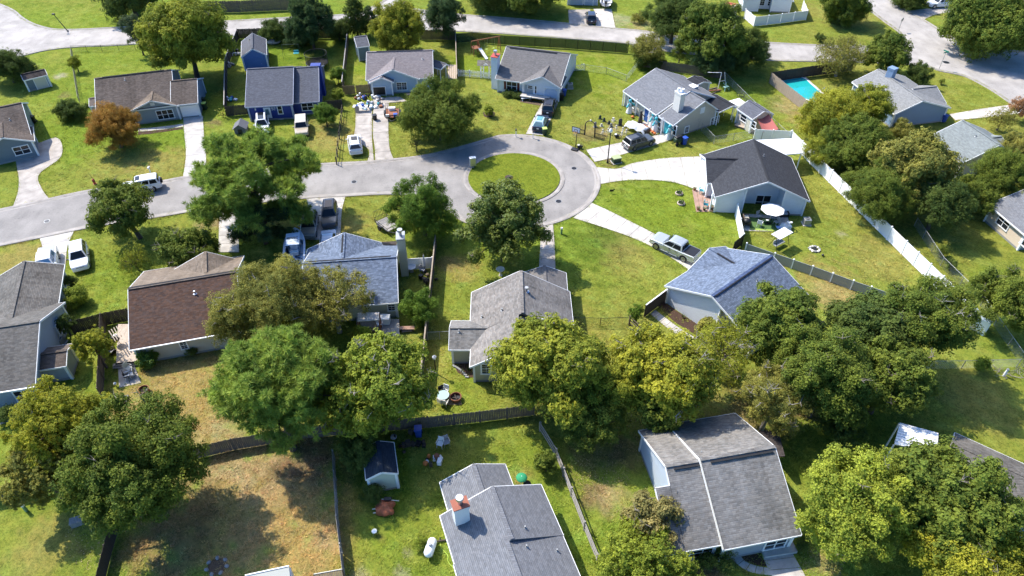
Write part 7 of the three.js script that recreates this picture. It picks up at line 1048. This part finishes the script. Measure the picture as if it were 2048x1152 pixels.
{ const T = localThing('spider_prop', 'dark spider prop at the foot of the basketball hoop', 'lawn decoration', at(1158, 297)); part(T, 'body', [new THREE.SphereGeometry(0.3, 12, 8).translate(0, 0.34, 0), new THREE.SphereGeometry(0.18, 10, 8).translate(0.36, 0.3, 0)], M.darkMetal); part(T, 'markings', new THREE.SphereGeometry(0.22, 10, 8).scale(1, 0.5, 1).translate(-0.05, 0.54, 0), M.cream); for (let i = 0; i < 8; i++) { const a = 0.4 + (i % 4) * 0.75, s = i < 4 ? 1 : -1; part(T, 'leg', [rod(V(0.1, 0.3, 0), V(0.1 + 0.5 * Math.cos(a), 0.6, s * 0.5 * Math.sin(a)), 0.025), rod(V(0.1 + 0.5 * Math.cos(a), 0.6, s * 0.5 * Math.sin(a)), V(0.1 + 0.85 * Math.cos(a), 0, s * 0.85 * Math.sin(a)), 0.02)], M.black); } }
{ const T = localThing('cemetery_arch', 'black arched gate with low railings on the decorated lawn', 'gate', at(1179, 272), -0.48); part(T, 'arch', [new THREE.TorusGeometry(0.75, 0.07, 6, 14, Math.PI).translate(0, 1.6, 0), bx(0.14, 1.6, 0.14, -0.75, 0.8, 0), bx(0.14, 1.6, 0.14, 0.75, 0.8, 0)], M.darkWood); for (const s of [-1, 1]) { part(T, 'railing', [bx(1.6, 0.05, 0.05, s * 1.6, 0.65, 0), bx(1.6, 0.05, 0.05, s * 1.6, 0.12, 0)], M.black); for (let i = 0; i < 8; i++) part(T, 'railing_bar', bx(0.04, 0.75, 0.04, s * (0.9 + i * 0.2), 0.38, 0), M.black); } part(T, 'topper', new THREE.SphereGeometry(0.15, 10, 8).translate(0, 2.45, 0), M.cream); }
{ const T = localThing('draped_table', 'long frame draped with a torn white sheet on the decorated lawn', 'lawn decoration', at(1273, 262), -0.72); const g = new THREE.PlaneGeometry(3.4, 1.6, 24, 12).rotateX(-Math.PI / 2), p = g.attributes.position; for (let i = 0; i < p.count; i++) { const x = p.getX(i), z = p.getZ(i); p.setY(i, 1.1 - 0.55 * Math.pow(Math.abs(z) / 0.8, 3) + 0.1 * Math.sin(x * 5 + z * 3) + 0.08 * N(i, 2) - 0.25 * Math.pow(Math.abs(x) / 1.7, 6)); } g.computeVertexNormals(); const cm = M.canvas.clone(); cm.side = THREE.DoubleSide; part(T, 'sheet', g, cm); part(T, 'dark_box', rbx(0.7, 0.9, 1.2, 0.05, 1.55, 0.46, 0), M.black); for (const [x, z] of [[-1.4, -0.6], [-1.4, 0.6], [1.1, 0.6], [1.1, -0.6]]) part(T, 'leg', bx(0.08, 0.8, 0.08, x, 0.4, z), M.darkWood); }
function giant(x, y, turn, label) { const T = localThing('costume_figure', label, 'lawn decoration', at(x, y), turn); part(T, 'robe', [new THREE.CylinderGeometry(0.14, 0.5, 1.7, 12).translate(0, 0.95, 0)], M.canvas); part(T, 'hood', new THREE.SphereGeometry(0.24, 12, 8).scale(1, 1.25, 1).translate(0, 1.95, 0), M.teal); for (const s of [-1, 1]) part(T, 'sleeve', rod(V(s * 0.2, 1.6, 0), V(s * 0.75, 1.2, 0.3), 0.08, 0.16, 8), M.teal); part(T, 'sash', new THREE.TorusGeometry(0.27, 0.06, 6, 14).rotateX(Math.PI / 2).translate(0, 1.25, 0), M.teal); }
giant(1258, 226, 0.5, 'pale costume figure with teal hood at the left end of the porch'); giant(1303, 254, 0.5, 'pale costume figure with teal hood at the middle of the porch'); giant(1309, 262, 0.5, 'pale costume figure with teal hood in front of the porch middle'); giant(1336, 278, 0.5, 'pale costume figure with teal hood at the right end of the porch');
{ const T = localThing('costume_figure', 'dark brown costume figure by the porch door', 'lawn decoration', at(1280, 246), 0.5); part(T, 'robe', new THREE.CylinderGeometry(0.15, 0.4, 1.6, 12).translate(0, 0.8, 0), M.darkWood); part(T, 'head', new THREE.SphereGeometry(0.2, 12, 8).translate(0, 1.75, 0), M.black); part(T, 'arms', [rod(V(0.15, 1.4, 0), V(0.5, 1.0, 0.3), 0.07), rod(V(-0.15, 1.4, 0), V(-0.5, 1.0, 0.3), 0.07)], M.darkWood); }
[[1293, 257], [1297, 260], [1300, 262], [1305, 266], [1288, 254], [1309, 269], [1265, 236]].forEach(([x, y], i) => { const T = localThing('pumpkin', ['orange pumpkin second in the row along the porch', 'orange pumpkin third in the row along the porch', 'orange pumpkin fourth in the row along the porch', 'orange pumpkin sixth in the row along the porch', 'orange pumpkin first in the row along the porch, by the door', 'orange pumpkin last in the row along the porch, nearest the drive', 'orange pumpkin alone at the left part of the porch'][i], 'pumpkin', at(x, y), i, 'pumpkins along the tan house porch'); const g = new THREE.SphereGeometry(0.24, 18, 10), p = g.attributes.position; for (let k = 0; k < p.count; k++) { const a = Math.atan2(p.getZ(k), p.getX(k)), m = 1 + 0.07 * Math.cos(a * 8); p.setXYZ(k, p.getX(k) * m, p.getY(k) * 0.8 + 0.2, p.getZ(k) * m); } g.computeVertexNormals(); part(T, 'rind', g, M.orange); part(T, 'stem', rod(V(0, 0.36, 0), V(0.03, 0.5, 0), 0.03, 0.02), M.wood); });
{ const T = localThing('barbecue', 'dark green covered grill with wheels at the tan house corner', 'barbecue', at(1355, 288), 0.5); part(T, 'body', rbx(1.3, 0.6, 0.7, 0.12, 0, 0.75, 0), M.greenBin); part(T, 'hood', rbx(1.1, 0.35, 0.65, 0.15, 0, 1.12, 0), M.black); for (const s of [-1, 1]) part(T, 'wheel', new THREE.CylinderGeometry(0.28, 0.28, 0.1, 16).rotateX(Math.PI / 2).translate(s * 0.45, 0.28, 0.4), M.tyre); part(T, 'side_table', rbx(0.4, 0.04, 0.5, 0.015, 0.85, 0.95, 0), M.darkMetal); }
{ const T = localThing('shade_sail', 'red shade sail sloping from the tan shed', 'shade sail', at(1535, 258)); const q = [at(1512, 232, 2.3), at(1536, 226, 2.5), at(1557, 258, 1.5), at(1526, 264, 1.5)]; const g = [], c = T.position; const f = (u, v) => q[0].clone().lerp(q[1], u).lerp(q[3].clone().lerp(q[2], u), v).add(V(-c.x, -0.35 * Math.sin(Math.PI * u) * (1 - v * 0.3), -c.z)); for (let i = 0; i < 8; i++) for (let j = 0; j < 8; j++) g.push([f(i / 8, j / 8), f(i / 8, (j + 1) / 8), f((i + 1) / 8, j / 8)], [f((i + 1) / 8, j / 8), f(i / 8, (j + 1) / 8), f((i + 1) / 8, (j + 1) / 8)]); const m = M.redSail; part(T, 'cloth', tris(g), m); for (const v of [q[2], q[3]]) part(T, 'pole', rod(V(v.x - c.x, 0, v.z - c.z), V(v.x - c.x, v.y, v.z - c.z), 0.04), M.galv); }
{ const T = localThing('tarp_roof', 'white sheet roof between the black porch roof and the tan shed', 'canopy', at(1475, 215)); const c = T.position, q = [at(1453, 203, 2.3), at(1478, 196, 2.4), at(1490, 204, 2.3), at(1470, 217, 2.2)].map((v) => v.sub(c)); part(T, 'sheet', slab(q, 0.05), M.canvas); for (const v of q) part(T, 'pole', rod(V(v.x, 0, v.z), v, 0.03), M.white); }
{ const T = localThing('wooden_ramp', 'pale wooden step at the door of the tan shed', 'step', at(1481, 254), -0.7); for (let i = 0; i < 5; i++) part(T, 'board', bx(1.5, 0.05, 0.2, 0, 0.3, -0.44 + i * 0.22), M.deckWood); part(T, 'frame', [bx(1.4, 0.26, 0.06, 0, 0.14, 0.5), bx(1.4, 0.26, 0.06, 0, 0.14, -0.5)], M.wood); }
{ const T = localThing('timber_pile', 'rusty timber and pots heap behind the tan house', 'timber pile', at(1425, 182), 0.4); for (let i = 0; i < 7; i++) part(T, 'timber', bx(2.2, 0.1, 0.14, (N(i, 1) - 0.5) * 0.6, 0.1 + 0.1 * (i % 3), (i - 3) * 0.22, (N(i, 2) - 0.5) * 0.9), i % 2 ? M.rust : M.oldWood); }
// junk by the open garage
function junk(x, y, r, n, label, mats, seed, wide = 1) { const T = localThing('junk_pile', label, 'junk pile', at(x, y).setY(0.04)), k = rng(seed); for (let i = 0; i < n; i++) { const a = k() * 6.28, d = Math.sqrt(k()) * r, w = 0.18 + 0.4 * k(), h = 0.15 + 0.45 * k(), m = mats[Math.floor(k() * mats.length)], X = d * Math.cos(a) * wide, Z = d * Math.sin(a) * 0.7, q = k(); part(T, q < 0.5 ? 'box' : q < 0.75 ? 'bucket' : 'bag', q < 0.5 ? rbx(w, h, w * (0.6 + 0.6 * k()), 0.03, X, h / 2, Z, k() * 3) : q < 0.75 ? cyl(w * 0.35, w * 0.45, h, X, 0, Z, 12) : new THREE.SphereGeometry(w * 0.6, 10, 8).scale(1, 0.75, 1).translate(X, w * 0.4, Z), m); } return T; }
const JM = [M.white, M.blueTarp, M.teal, M.cream, M.black, M.greyTarp, M.rust, M.wood, mat(0.3, 0.5, 0.7, 0.5)];
junk(744, 213, 1.9, 34, 'large heap of blue and white household clutter in front of the open garage', JM, 5, 1.2); junk(722, 196, 1.2, 14, 'heap of bags and boxes by the new yellow gate', [M.blueBin, M.black, M.rust, M.greyTarp, M.white], 6); junk(755, 198, 0.9, 10, 'clutter at the mouth of the open garage', [M.white, M.rust, M.greyTarp, M.cream], 7); junk(468, 108, 1.2, 16, 'grey junk heap left of the medium blue shed', [M.greyTarp, M.black, M.white, M.stone], 8); junk(460, 132, 1.0, 12, 'dark junk heap along the left fence of the deep blue house yard', [M.greyTarp, M.black, M.stone, M.cream], 9); junk(463, 200, 0.7, 8, 'blue and white tubs by the left fence of the deep blue house', [M.blueTarp, M.white, M.teal, M.blueBin], 10); junk(820, 885, 1.6, 12, 'dark junk under the light green tree by the back fence', [M.darkWood, M.black, M.greyTarp, M.oldWood], 12); junk(858, 560, 1.0, 12, 'dark firewood and junk in the pen beside the tall chimney', [M.darkWood, M.black, M.wood, M.oldWood], 13);
{ const T = localThing('folding_table', 'white folding table with boxes beside the garage clutter', 'table', at(722, 222).setY(0.04)); part(T, 'tabletop', rbx(2.2, 0.06, 0.8, 0.02, 0, 0.75, 0), M.white); for (const [a, b] of [[-1, -1], [1, -1], [-1, 1], [1, 1]]) part(T, 'leg', rod(V(a * 0.9, 0, b * 0.3), V(a * 0.9, 0.75, b * 0.3), 0.025), M.galv); part(T, 'box', [rbx(0.4, 0.3, 0.3, 0.02, 0.4, 0.93, 0), rbx(0.3, 0.2, 0.3, 0.02, -0.5, 0.88, 0.1)], M.blueTarp); part(T, 'leaning_board', bx(0.6, 1.1, 0.05, -0.4, 0.45, 0.62, 0, 0, -0.35), M.deckWood); }
{ const T = localThing('dog_house', 'small grey roofed dog house on the lawn left of the white car', 'dog house', at(484, 262), 0.1); part(T, 'wall', slab([V(-0.8, 0.85, -0.9), V(0.8, 0.85, -0.9), V(0.8, 0.85, 0.9), V(-0.8, 0.85, 0.9)], 0.8, UP), mat(0.13, 0.13, 0.14, 0.9)); part(T, 'roof', [slab([V(0, 1.5, -1.05), V(0, 1.5, 1.05), V(-1.0, 0.8, 1.05), V(-1.0, 0.8, -1.05)], 0.06), slab([V(0, 1.5, 1.05), V(0, 1.5, -1.05), V(1.0, 0.8, -1.05), V(1.0, 0.8, 1.05)], 0.06)], mat(0.13, 0.13, 0.14, 0.9)); part(T, 'gable', tris([[V(-0.8, 0.85, 0.9), V(0.8, 0.85, 0.9), V(0, 1.42, 0.9)]]), mat(0.13, 0.13, 0.14, 0.9)); part(T, 'doorway', bx(0.6, 0.7, 0.02, 0, 0.4, 0.91), M.black); }
{ const T = localThing('flowering_bush', 'small yellow leaved bush at the corner post of the deep blue house fence', 'shrub', at(447, 236)); const g = []; for (let i = 0; i < 90; i++) { const a = N(i, 31) * 6.28, b = N(i, 32) * 0.9, y = 0.3 + N(i, 33) * 1.3; g.push(bx(0.16, 0.01, 0.12, b * Math.cos(a), y, b * Math.sin(a), a, N(i, 34) * 2)); } part(T, 'foliage', g, mat(0.3, 0.27, 0.03, 0.85), { kind: 'stuff' }); part(T, 'stem', [rod(V(0, 0, 0), V(0.1, 1.0, 0), 0.03), rod(V(0, 0.3, 0), V(-0.4, 1.2, 0.2), 0.02)], M.bark); }
{ const T = localThing('round_tank', 'white tarp covered bundle at the back fence by the medium blue shed', 'covered bundle', at(547, 88), 0.1); const g = new THREE.IcosahedronGeometry(0.9, 2).scale(1.5, 0.5, 0.6).translate(0, 0.4, 0); part(T, 'tarp', g, M.greyTarp); part(T, 'strap', new THREE.TorusGeometry(0.5, 0.03, 5, 14).rotateY(Math.PI / 2).scale(1, 0.9, 1.1).translate(0, 0.4, 0), M.black); }
// decks
function deck(label, corners, h, m, n, o = {}) { const q = px(corners, h), T = thing('deck', label, 'deck', q[0].clone().setY(0)); for (let i = 0; i < n; i++) { const a = (i + 0.03) / n, b = (i + 0.97) / n; part(T, 'deck_board', slab([q[0].clone().lerp(q[3], a), q[1].clone().lerp(q[2], a), q[1].clone().lerp(q[2], b), q[0].clone().lerp(q[3], b)], 0.04), m); } for (let i = 0; i < 4; i++) { part(T, 'deck_post', bar(q[i].clone().setY(0), q[i].clone().setY(h - 0.04), 0.12, 0.12), M.wood); const j = (i + 1) % 4; part(T, 'skirt', bar(q[i].clone().setY(h - 0.16), q[j].clone().setY(h - 0.16), 0.04, 0.2), o.skirt || M.wood); } return [T, q]; }
{ const [T, q] = deck('pale sunlit wooden deck at the left of the dark red brown roof', [[236, 648], [268, 648], [275, 722], [232, 726]], 0.55, M.deckWood, 24); for (let i = 0; i < 2; i++) { const a = at(226, 730 + i * 5, 0.34 - 0.18 * i), b = at(275, 723 + i * 5, 0.34 - 0.18 * i); part(T, 'step', bar(a, b, 0.32, 0.05), M.deckWood); } part(T, 'pergola_beam', [0, 1, 2, 3].map((i) => bar(at(218 + i * 5, 662 - i * 3, 1.9), at(232 + i * 3.5, 684 - i * 4, 1.9), 0.08, 0.14)), M.paleWood, { kind: 'stuff' }); }
{ const [T] = deck('grey wooden deck behind the blue grey roofed house', [[712, 634], [798, 638], [799, 676], [716, 682]], 0.5, M.greyDeck, 22); part(T, 'step', [bar(at(802, 657, 0.3), at(824, 655, 0.3), 0.35, 0.06), bar(at(804, 662, 0.15), at(824, 660, 0.15), 0.35, 0.06)], M.deckWood); }
{ const T = thing('grill_gazebo', 'small gazebo with pale speckled roof on the grey deck', 'gazebo', at(737, 645, 0.5)); const q = [at(715, 626, 2.6), at(758, 624, 2.6), at(758, 640, 2.55), at(715, 643, 2.55)]; part(T, 'roof', slab(q, 0.08), mat(0.95, 0.92, 0.86, 0.9, { map: texMulch })); for (const v of q) part(T, 'post', bar(V(v.x, 0.5, v.z), V(v.x, v.y - 0.08, v.z), 0.1, 0.1), M.redWood); part(T, 'bench', [bx(1.6, 0.08, 0.5, (q[2].x + q[3].x) / 2, 0.95, q[2].z - 0.3), bx(1.6, 0.4, 0.4, (q[2].x + q[3].x) / 2, 0.7, q[2].z - 0.3)], M.wood); }
{ const T = localThing('deck_box', 'white storage chest on the grey deck beside the gazebo', 'storage box', at(768, 645, 0.5), -0.05); part(T, 'chest', rbx(1.3, 0.75, 0.75, 0.04, 0, 0.38, 0), M.white); part(T, 'lid', rbx(1.36, 0.09, 0.82, 0.03, 0, 0.8, 0), M.white); }
chair(761, 660, 0.4, 'white plastic chair on the grey deck', M.white, M.white, 0.5); chair(846, 545, 1.2, 'chair in the pen beside the tall chimney', M.greyTarp, M.greyTarp);
{ const T = localThing('round_table', 'pale round table in the pen beside the tall chimney', 'table', at(823, 543)); part(T, 'tabletop', cyl(0.55, 0.55, 0.05, 0, 0.7, 0, 22), M.white); part(T, 'pedestal', cyl(0.25, 0.06, 0.7, 0, 0, 0, 12), M.galv); }
{ const T = localThing('closed_umbrella', 'closed white umbrella standing by the white pen panel', 'umbrella', at(850, 543)); part(T, 'canopy', new THREE.CylinderGeometry(0.05, 0.18, 1.5, 10).translate(0, 1.6, 0), M.canvas); part(T, 'pole', rod(V(0, 0, 0), V(0, 2.5, 0), 0.03), M.wood); part(T, 'base', cyl(0.3, 0.25, 0.1, 0, 0, 0, 12), M.black); }
{ const T = localThing('picnic_bench', 'wooden bench at the end of the grey deck steps', 'bench', at(815, 662), 0.04); for (let i = 0; i < 3; i++) part(T, 'board', bx(1.5, 0.05, 0.14, 0, 0.45, (i - 1) * 0.16), M.paver); for (const s of [-1, 1]) part(T, 'leg', bx(0.08, 0.43, 0.4, s * 0.6, 0.21, 0), M.wood); }
// back yard of the red brown roofed house
chair(260, 742, 1.2, 'cream metal chair on the concrete patio, nearest the deck steps', M.cream, M.cream); chair(258, 757, 2.0, 'white chair with black seat on the concrete patio, farther from the deck', M.white, M.black); chair(265, 754, -1.2, 'grey chair behind the white chair on the concrete patio', M.greyTarp, M.greyTarp);
function firePit(x, y, r, label) { const T = localThing('fire_pit', label, 'fire pit', at(x, y).setY(0.05)); part(T, 'ring', new THREE.CylinderGeometry(r, r * 0.92, 0.35, 24, 1, true).translate(0, 0.2, 0), (() => { const m = M.rust.clone(); m.side = THREE.DoubleSide; return m; })()); part(T, 'rim', new THREE.TorusGeometry(r, 0.04, 6, 26).rotateX(Math.PI / 2).translate(0, 0.38, 0), M.rust); part(T, 'ash', cyl(r * 0.9, r * 0.9, 0.12, 0, 0, 0, 20), M.black); part(T, 'log', [rod(V(-r * 0.6, 0.2, 0), V(r * 0.5, 0.22, 0.1), 0.06), rod(V(-0.1, 0.24, -r * 0.6), V(0.1, 0.22, r * 0.5), 0.06)], M.darkWood); }
firePit(290, 784, 0.45, 'round rusty fire pit on the dry lawn by the concrete patio'); firePit(912, 799, 0.5, 'round rusty fire pit on the square of red pavers');
{ const T = localThing('planter_frame', 'square dark frame bed at the edge of the lower left trees', 'planter', at(242, 803), 0.15); part(T, 'board', bx(1.2, 0.2, 0.1, 0, 0.1, -0.5), M.black); part(T, 'board', bx(1.2, 0.2, 0.1, 0, 0.1, 0.5), M.black); part(T, 'board', bx(0.1, 0.2, 1.0, -0.55, 0.1, 0), M.black); part(T, 'board', bx(0.1, 0.2, 1.0, 0.55, 0.1, 0), M.black); part(T, 'soil', bx(1.0, 0.1, 0.9, 0, 0.05, 0), M.soil); }
{ const T = localThing('lawn_light', 'small white lamp at the foot of the brown deck fence', 'lawn light', at(233, 773)); part(T, 'stake', cyl(0.03, 0.03, 0.3, 0, 0, 0, 8), M.black); part(T, 'globe', new THREE.SphereGeometry(0.14, 12, 8).translate(0, 0.4, 0), M.lamp); }
{ const T = localThing('cooker', 'black kettle grill with white lid piece on the sunlit deck', 'barbecue', at(236, 688, 0.55)); part(T, 'bowl', new THREE.SphereGeometry(0.4, 14, 10).translate(0, 0.75, 0), M.black); part(T, 'lid', new THREE.SphereGeometry(0.25, 12, 8).translate(0.1, 1.0, -0.1), M.white); for (let i = 0; i < 3; i++) part(T, 'leg', rod(V(0.3 * Math.cos(i * 2.1), 0, 0.3 * Math.sin(i * 2.1)), V(0.15 * Math.cos(i * 2.1), 0.5, 0.15 * Math.sin(i * 2.1)), 0.02), M.black); }
junk(226, 705, 0.6, 9, 'dark pots and tools at the fence side of the sunlit deck', [M.black, M.darkWood, M.rust, M.greyTarp], 15);
// yard of the sage house
chair(891, 788, -0.4, 'white chair by the glass table on the sage house lawn, upper', M.galv, M.white); chair(885, 790, 0.5, 'dark framed chair left of the glass table on the sage house lawn', M.darkMetal, M.darkMetal); chair(890, 811, 2.8, 'pale chair below the glass table on the sage house lawn, right', M.cream, M.cream); chair(883, 809, 2.4, 'pale chair below the glass table on the sage house lawn, left', M.cream, M.cream);
{ const T = localThing('glass_table', 'round pale green glass table on the sage house lawn', 'table', at(887, 800)); part(T, 'tabletop', cyl(0.55, 0.55, 0.03, 0, 0.7, 0, 24), mat(0.35, 0.48, 0.44, 0.1)); part(T, 'rim', new THREE.TorusGeometry(0.55, 0.025, 6, 26).rotateX(Math.PI / 2).translate(0, 0.71, 0), M.galv); for (let i = 0; i < 4; i++) part(T, 'leg', rod(V(0.4 * Math.cos(i * 1.571), 0, 0.4 * Math.sin(i * 1.571)), V(0.3 * Math.cos(i * 1.571), 0.7, 0.3 * Math.sin(i * 1.571)), 0.02), M.galv); }
{ const T = localThing('bird_bath', 'pale stone bird bath above the sage house roof', 'bird bath', at(1001, 551)); part(T, 'bowl', [cyl(0.12, 0.45, 0.16, 0, 0.75, 0, 20), new THREE.TorusGeometry(0.43, 0.05, 6, 22).rotateX(Math.PI / 2).translate(0, 0.92, 0)], M.cream); part(T, 'pedestal', [cyl(0.22, 0.1, 0.3, 0, 0, 0, 14), cyl(0.1, 0.12, 0.5, 0, 0.28, 0, 14)], M.cream); part(T, 'water', cyl(0.36, 0.36, 0.02, 0, 0.88, 0, 18), M.lightGlass); }
for (const [x, y, s, l] of [[925, 745, 0.4, 'left grassy clump in the mulch bed of the sage house'], [938, 741, 0.45, 'right grassy clump in the mulch bed of the sage house'], [1344, 598, 0.5, 'spiky plant at the top of the mulch bed by the pale siding house'], [1366, 636, 0.45, 'spiky plant in the lower mulch bed by the pale siding house']]) { const T = localThing('bed_plant', l, 'plant', at(x, y)); const g = []; for (let i = 0; i < 22; i++) { const a = i * 2.4, t = 0.4 + 0.7 * N(i, 41); g.push(tris([[V(0.03, 0, 0), V(-0.03, 0, 0), V(0, s * 1.1, s * t)], [V(-0.03, 0, 0), V(0.03, 0, 0), V(0, s * 1.1, s * t)]]).rotateY(a)); } part(T, 'leaves', g, mat(0.13, 0.18, 0.05, 0.8), { kind: 'stuff' }); }
{ const T = localThing('edging', 'curved pale edging around the mulch bed of the sage house', 'garden edging', at(930, 748)); for (let i = 0; i < 9; i++) { const t = i / 8, p = at(908 + 26 * t, 733 + 22 * t - 12 * t * (1 - t)).sub(T.position); part(T, 'edging_stone', rbx(0.35, 0.14, 0.18, 0.04, p.x, 0.08, p.z, -0.8 + t * 0.7), M.stone); } }
// bottom yards
{ const T = localThing('propane_tank', 'long white gas tank standing left of the plain grey roof house', 'gas tank', at(862, 1103), 1.35); part(T, 'tank', [new THREE.CapsuleGeometry(0.36, 0.85, 8, 18).rotateZ(Math.PI / 2).translate(0, 0.62, 0)], M.white); for (const s of [-1, 1]) part(T, 'foot', bx(0.12, 0.3, 0.5, s * 0.4, 0.15, 0), M.galv); part(T, 'valve_dome', cyl(0.14, 0.12, 0.14, 0, 1.02, 0, 12), M.greyTarp); }
{ const T = localThing('tarp_pile', 'orange tarp heap with pipes on the shaded lawn by the white shed', 'tarp', at(771, 1019)); const g = new THREE.IcosahedronGeometry(0.75, 3), p = g.attributes.position; for (let i = 0; i < p.count; i++) { const k = 1 + 0.25 * Math.sin(p.getX(i) * 6 + 1) * Math.cos(p.getZ(i) * 7); p.setXYZ(i, p.getX(i) * k, Math.max(0, p.getY(i) * 0.7 * k + 0.25), p.getZ(i) * k * 0.9); } g.computeVertexNormals(); part(T, 'tarp', g, mat(0.4, 0.11, 0.045, 0.8)); part(T, 'pipe', [rod(V(-0.3, 0.7, -0.5), V(1.1, 0.6, -0.4), 0.035), rod(V(-1.0, 0.2, 0.1), V(-0.4, 0.4, 0.1), 0.05), rod(V(-0.9, 0.15, 0.4), V(-0.3, 0.3, 0.4), 0.05)], M.cream); part(T, 'seat_frame', rbx(0.6, 0.1, 0.3, 0.03, 0.2, 0.75, -0.5), M.black); }
junk(866, 922, 0.8, 12, 'rusty heap of pots and scrap on the lawn above the plain grey roof', [M.rust, M.orange, M.white, M.cream, M.darkWood], 21); chair(893, 890, 0.4, 'reclined grey lawn chair under the light green tree', M.galv, M.greyTarp); chair(881, 893, -0.3, 'small white chair left of the reclined lawn chair', M.white, M.white);
{ const T = localThing('patio_umbrella', 'small green umbrella over a barbecue behind the plain grey roof', 'umbrella', at(1043, 973)); part(T, 'canopy', new THREE.SphereGeometry(0.48, 14, 8, 0, 6.283, 0, 1.3).scale(1, 0.6, 1).translate(0, 1.2, 0), mat(0.02, 0.26, 0.11, 0.8)); part(T, 'pole', rod(V(0, 0, 0), V(0, 1.5, 0), 0.03), M.white); part(T, 'barbecue_bowl', new THREE.SphereGeometry(0.35, 12, 8).translate(0.45, 0.6, 0.2), M.black); }
{ const T = localThing('garden_hose', 'yellow green hose along the left wall of the plain grey roof house', 'hose', at(893, 1110)); const q = [[880, 1080], [882, 1095], [890, 1104], [896, 1112], [896, 1122], [903, 1132], [908, 1136]].map(([x, y]) => at(x, y, 0.04).sub(T.position)); part(T, 'hose', tube(q, 0.03, 40, 6), mat(0.4, 0.55, 0.05, 0.5)); part(T, 'nozzle', rod(q[0], q[0].clone().add(V(0, 0.05, -0.2)), 0.045, 0.03), M.black); }
{ const T = localThing('white_stool', 'small white round stool at the edge of the shaded lawn', 'stool', at(750, 1068)); part(T, 'seat', cyl(0.2, 0.2, 0.05, 0, 0.4, 0, 16), M.white); for (let i = 0; i < 3; i++) part(T, 'leg', rod(V(0.18 * Math.cos(i * 2.1), 0, 0.18 * Math.sin(i * 2.1)), V(0.12 * Math.cos(i * 2.1), 0.4, 0.12 * Math.sin(i * 2.1)), 0.02), M.galv); }
{ const T = localThing('fire_ring', 'pale ash ring with a light stone in the shaded lower left yard', 'fire pit', at(434, 1133)); part(T, 'ash', cyl(0.7, 0.6, 0.03, 0, 0.01, 0, 18), M.soil); for (let i = 0; i < 7; i++) part(T, 'stone', new THREE.DodecahedronGeometry(0.16, 0).scale(1.2, 0.7, 1).rotateY(i).translate(0.75 * Math.cos(i * 0.9), 0.08, 0.65 * Math.sin(i * 0.9)), M.stone); }
{ const T = localThing('lattice_roof', 'brown louvred roof corner at the bottom edge by the weathered fence', 'pergola', at(660, 1155)); const q = [at(628, 1149, 2.2), at(684, 1139, 2.2), at(690, 1170, 2.2), at(632, 1180, 2.2)].map((v) => v.sub(T.position)); for (let i = 0; i < 16; i++) part(T, 'slat', bar(q[0].clone().lerp(q[1], (i + 0.5) / 16), q[3].clone().lerp(q[2], (i + 0.5) / 16), 0.09, 0.05), M.wood); part(T, 'edge_board', bar(q[0], q[1], 0.05, 0.16), M.cream); for (const v of [q[0], q[1]]) part(T, 'post', bar(V(v.x, 0, v.z), v, 0.1, 0.1), M.wood); }
{ const T = localThing('shed_box', 'small pale box at the foot of the big dark tree, lower left', 'box', at(157, 1047), 0.4); part(T, 'body', rbx(0.9, 0.5, 0.6, 0.03, 0, 0.25, 0), M.greyDeck); part(T, 'lid', rbx(0.95, 0.06, 0.65, 0.02, 0, 0.53, 0), M.greyDeck); }
{ const T = localThing('brush_pile', 'pale dead branch pile beside the low chain link fence at right', 'brush pile', at(2018, 748)); const g = []; for (let i = 0; i < 40; i++) { const x = (N(i, 51) - 0.5) * 3, z = (N(i, 52) - 0.5) * 1.4; g.push(rod(V(x, 0.1, z), V(x + (N(i, 53) - 0.5) * 1.6, 0.2 + 0.5 * N(i, 54), z + (N(i, 55) - 0.5) * 1.2), 0.03, 0.012, 4)); } part(T, 'branch', g, M.paleBark, { kind: 'stuff' }); }
{ const T = localThing('white_post', 'short white post by the low chain link fence at right', 'post', at(2007, 752)); part(T, 'post', cyl(0.12, 0.1, 0.9, 0, 0, 0, 12), M.white); part(T, 'cap', cyl(0.14, 0.1, 0.08, 0, 0.9, 0, 12), M.galv); }
{ const T = localThing('porch_bench', 'low bench of white pavers at the white house porch', 'bench', at(1052, 201), 0.15); part(T, 'seat', rbx(1.5, 0.08, 0.4, 0.03, 0, 0.42, 0), M.white); for (const s of [-1, 1]) part(T, 'leg', rbx(0.14, 0.4, 0.34, 0.03, s * 0.55, 0.2, 0), M.white); }
{ const T = localThing('lawn_figure', 'small dark and white lawn figure beside the white porch bench', 'lawn ornament', at(1061, 203)); part(T, 'body', new THREE.SphereGeometry(0.26, 12, 8).scale(1, 1.2, 1).translate(0, 0.3, 0), M.black); part(T, 'head', new THREE.SphereGeometry(0.16, 10, 8).translate(0, 0.72, 0), M.white); }
{ const T = localThing('shepherd_hook', 'thin iron hook stand at the gable wall of the tan house', 'hook stand', at(1395, 262)); part(T, 'rod', rod(V(0, 0, 0), V(0, 1.5, 0), 0.02), M.galv); part(T, 'hook', new THREE.TorusGeometry(0.22, 0.018, 5, 16).translate(0, 1.7, 0), M.galv); }
{ const T = localThing('iron_table', 'round dark iron table behind the tan shed canopy', 'table', at(1480, 197)); part(T, 'tabletop', new THREE.TorusGeometry(0.6, 0.05, 6, 20).rotateX(Math.PI / 2).translate(0, 0.6, 0), M.black); for (let i = 0; i < 4; i++) part(T, 'leg', rod(V(0.5 * Math.cos(i * 1.57), 0, 0.5 * Math.sin(i * 1.57)), V(0.55 * Math.cos(i * 1.57), 0.6, 0.55 * Math.sin(i * 1.57)), 0.03), M.black); }
renderer.render(scene, camera);
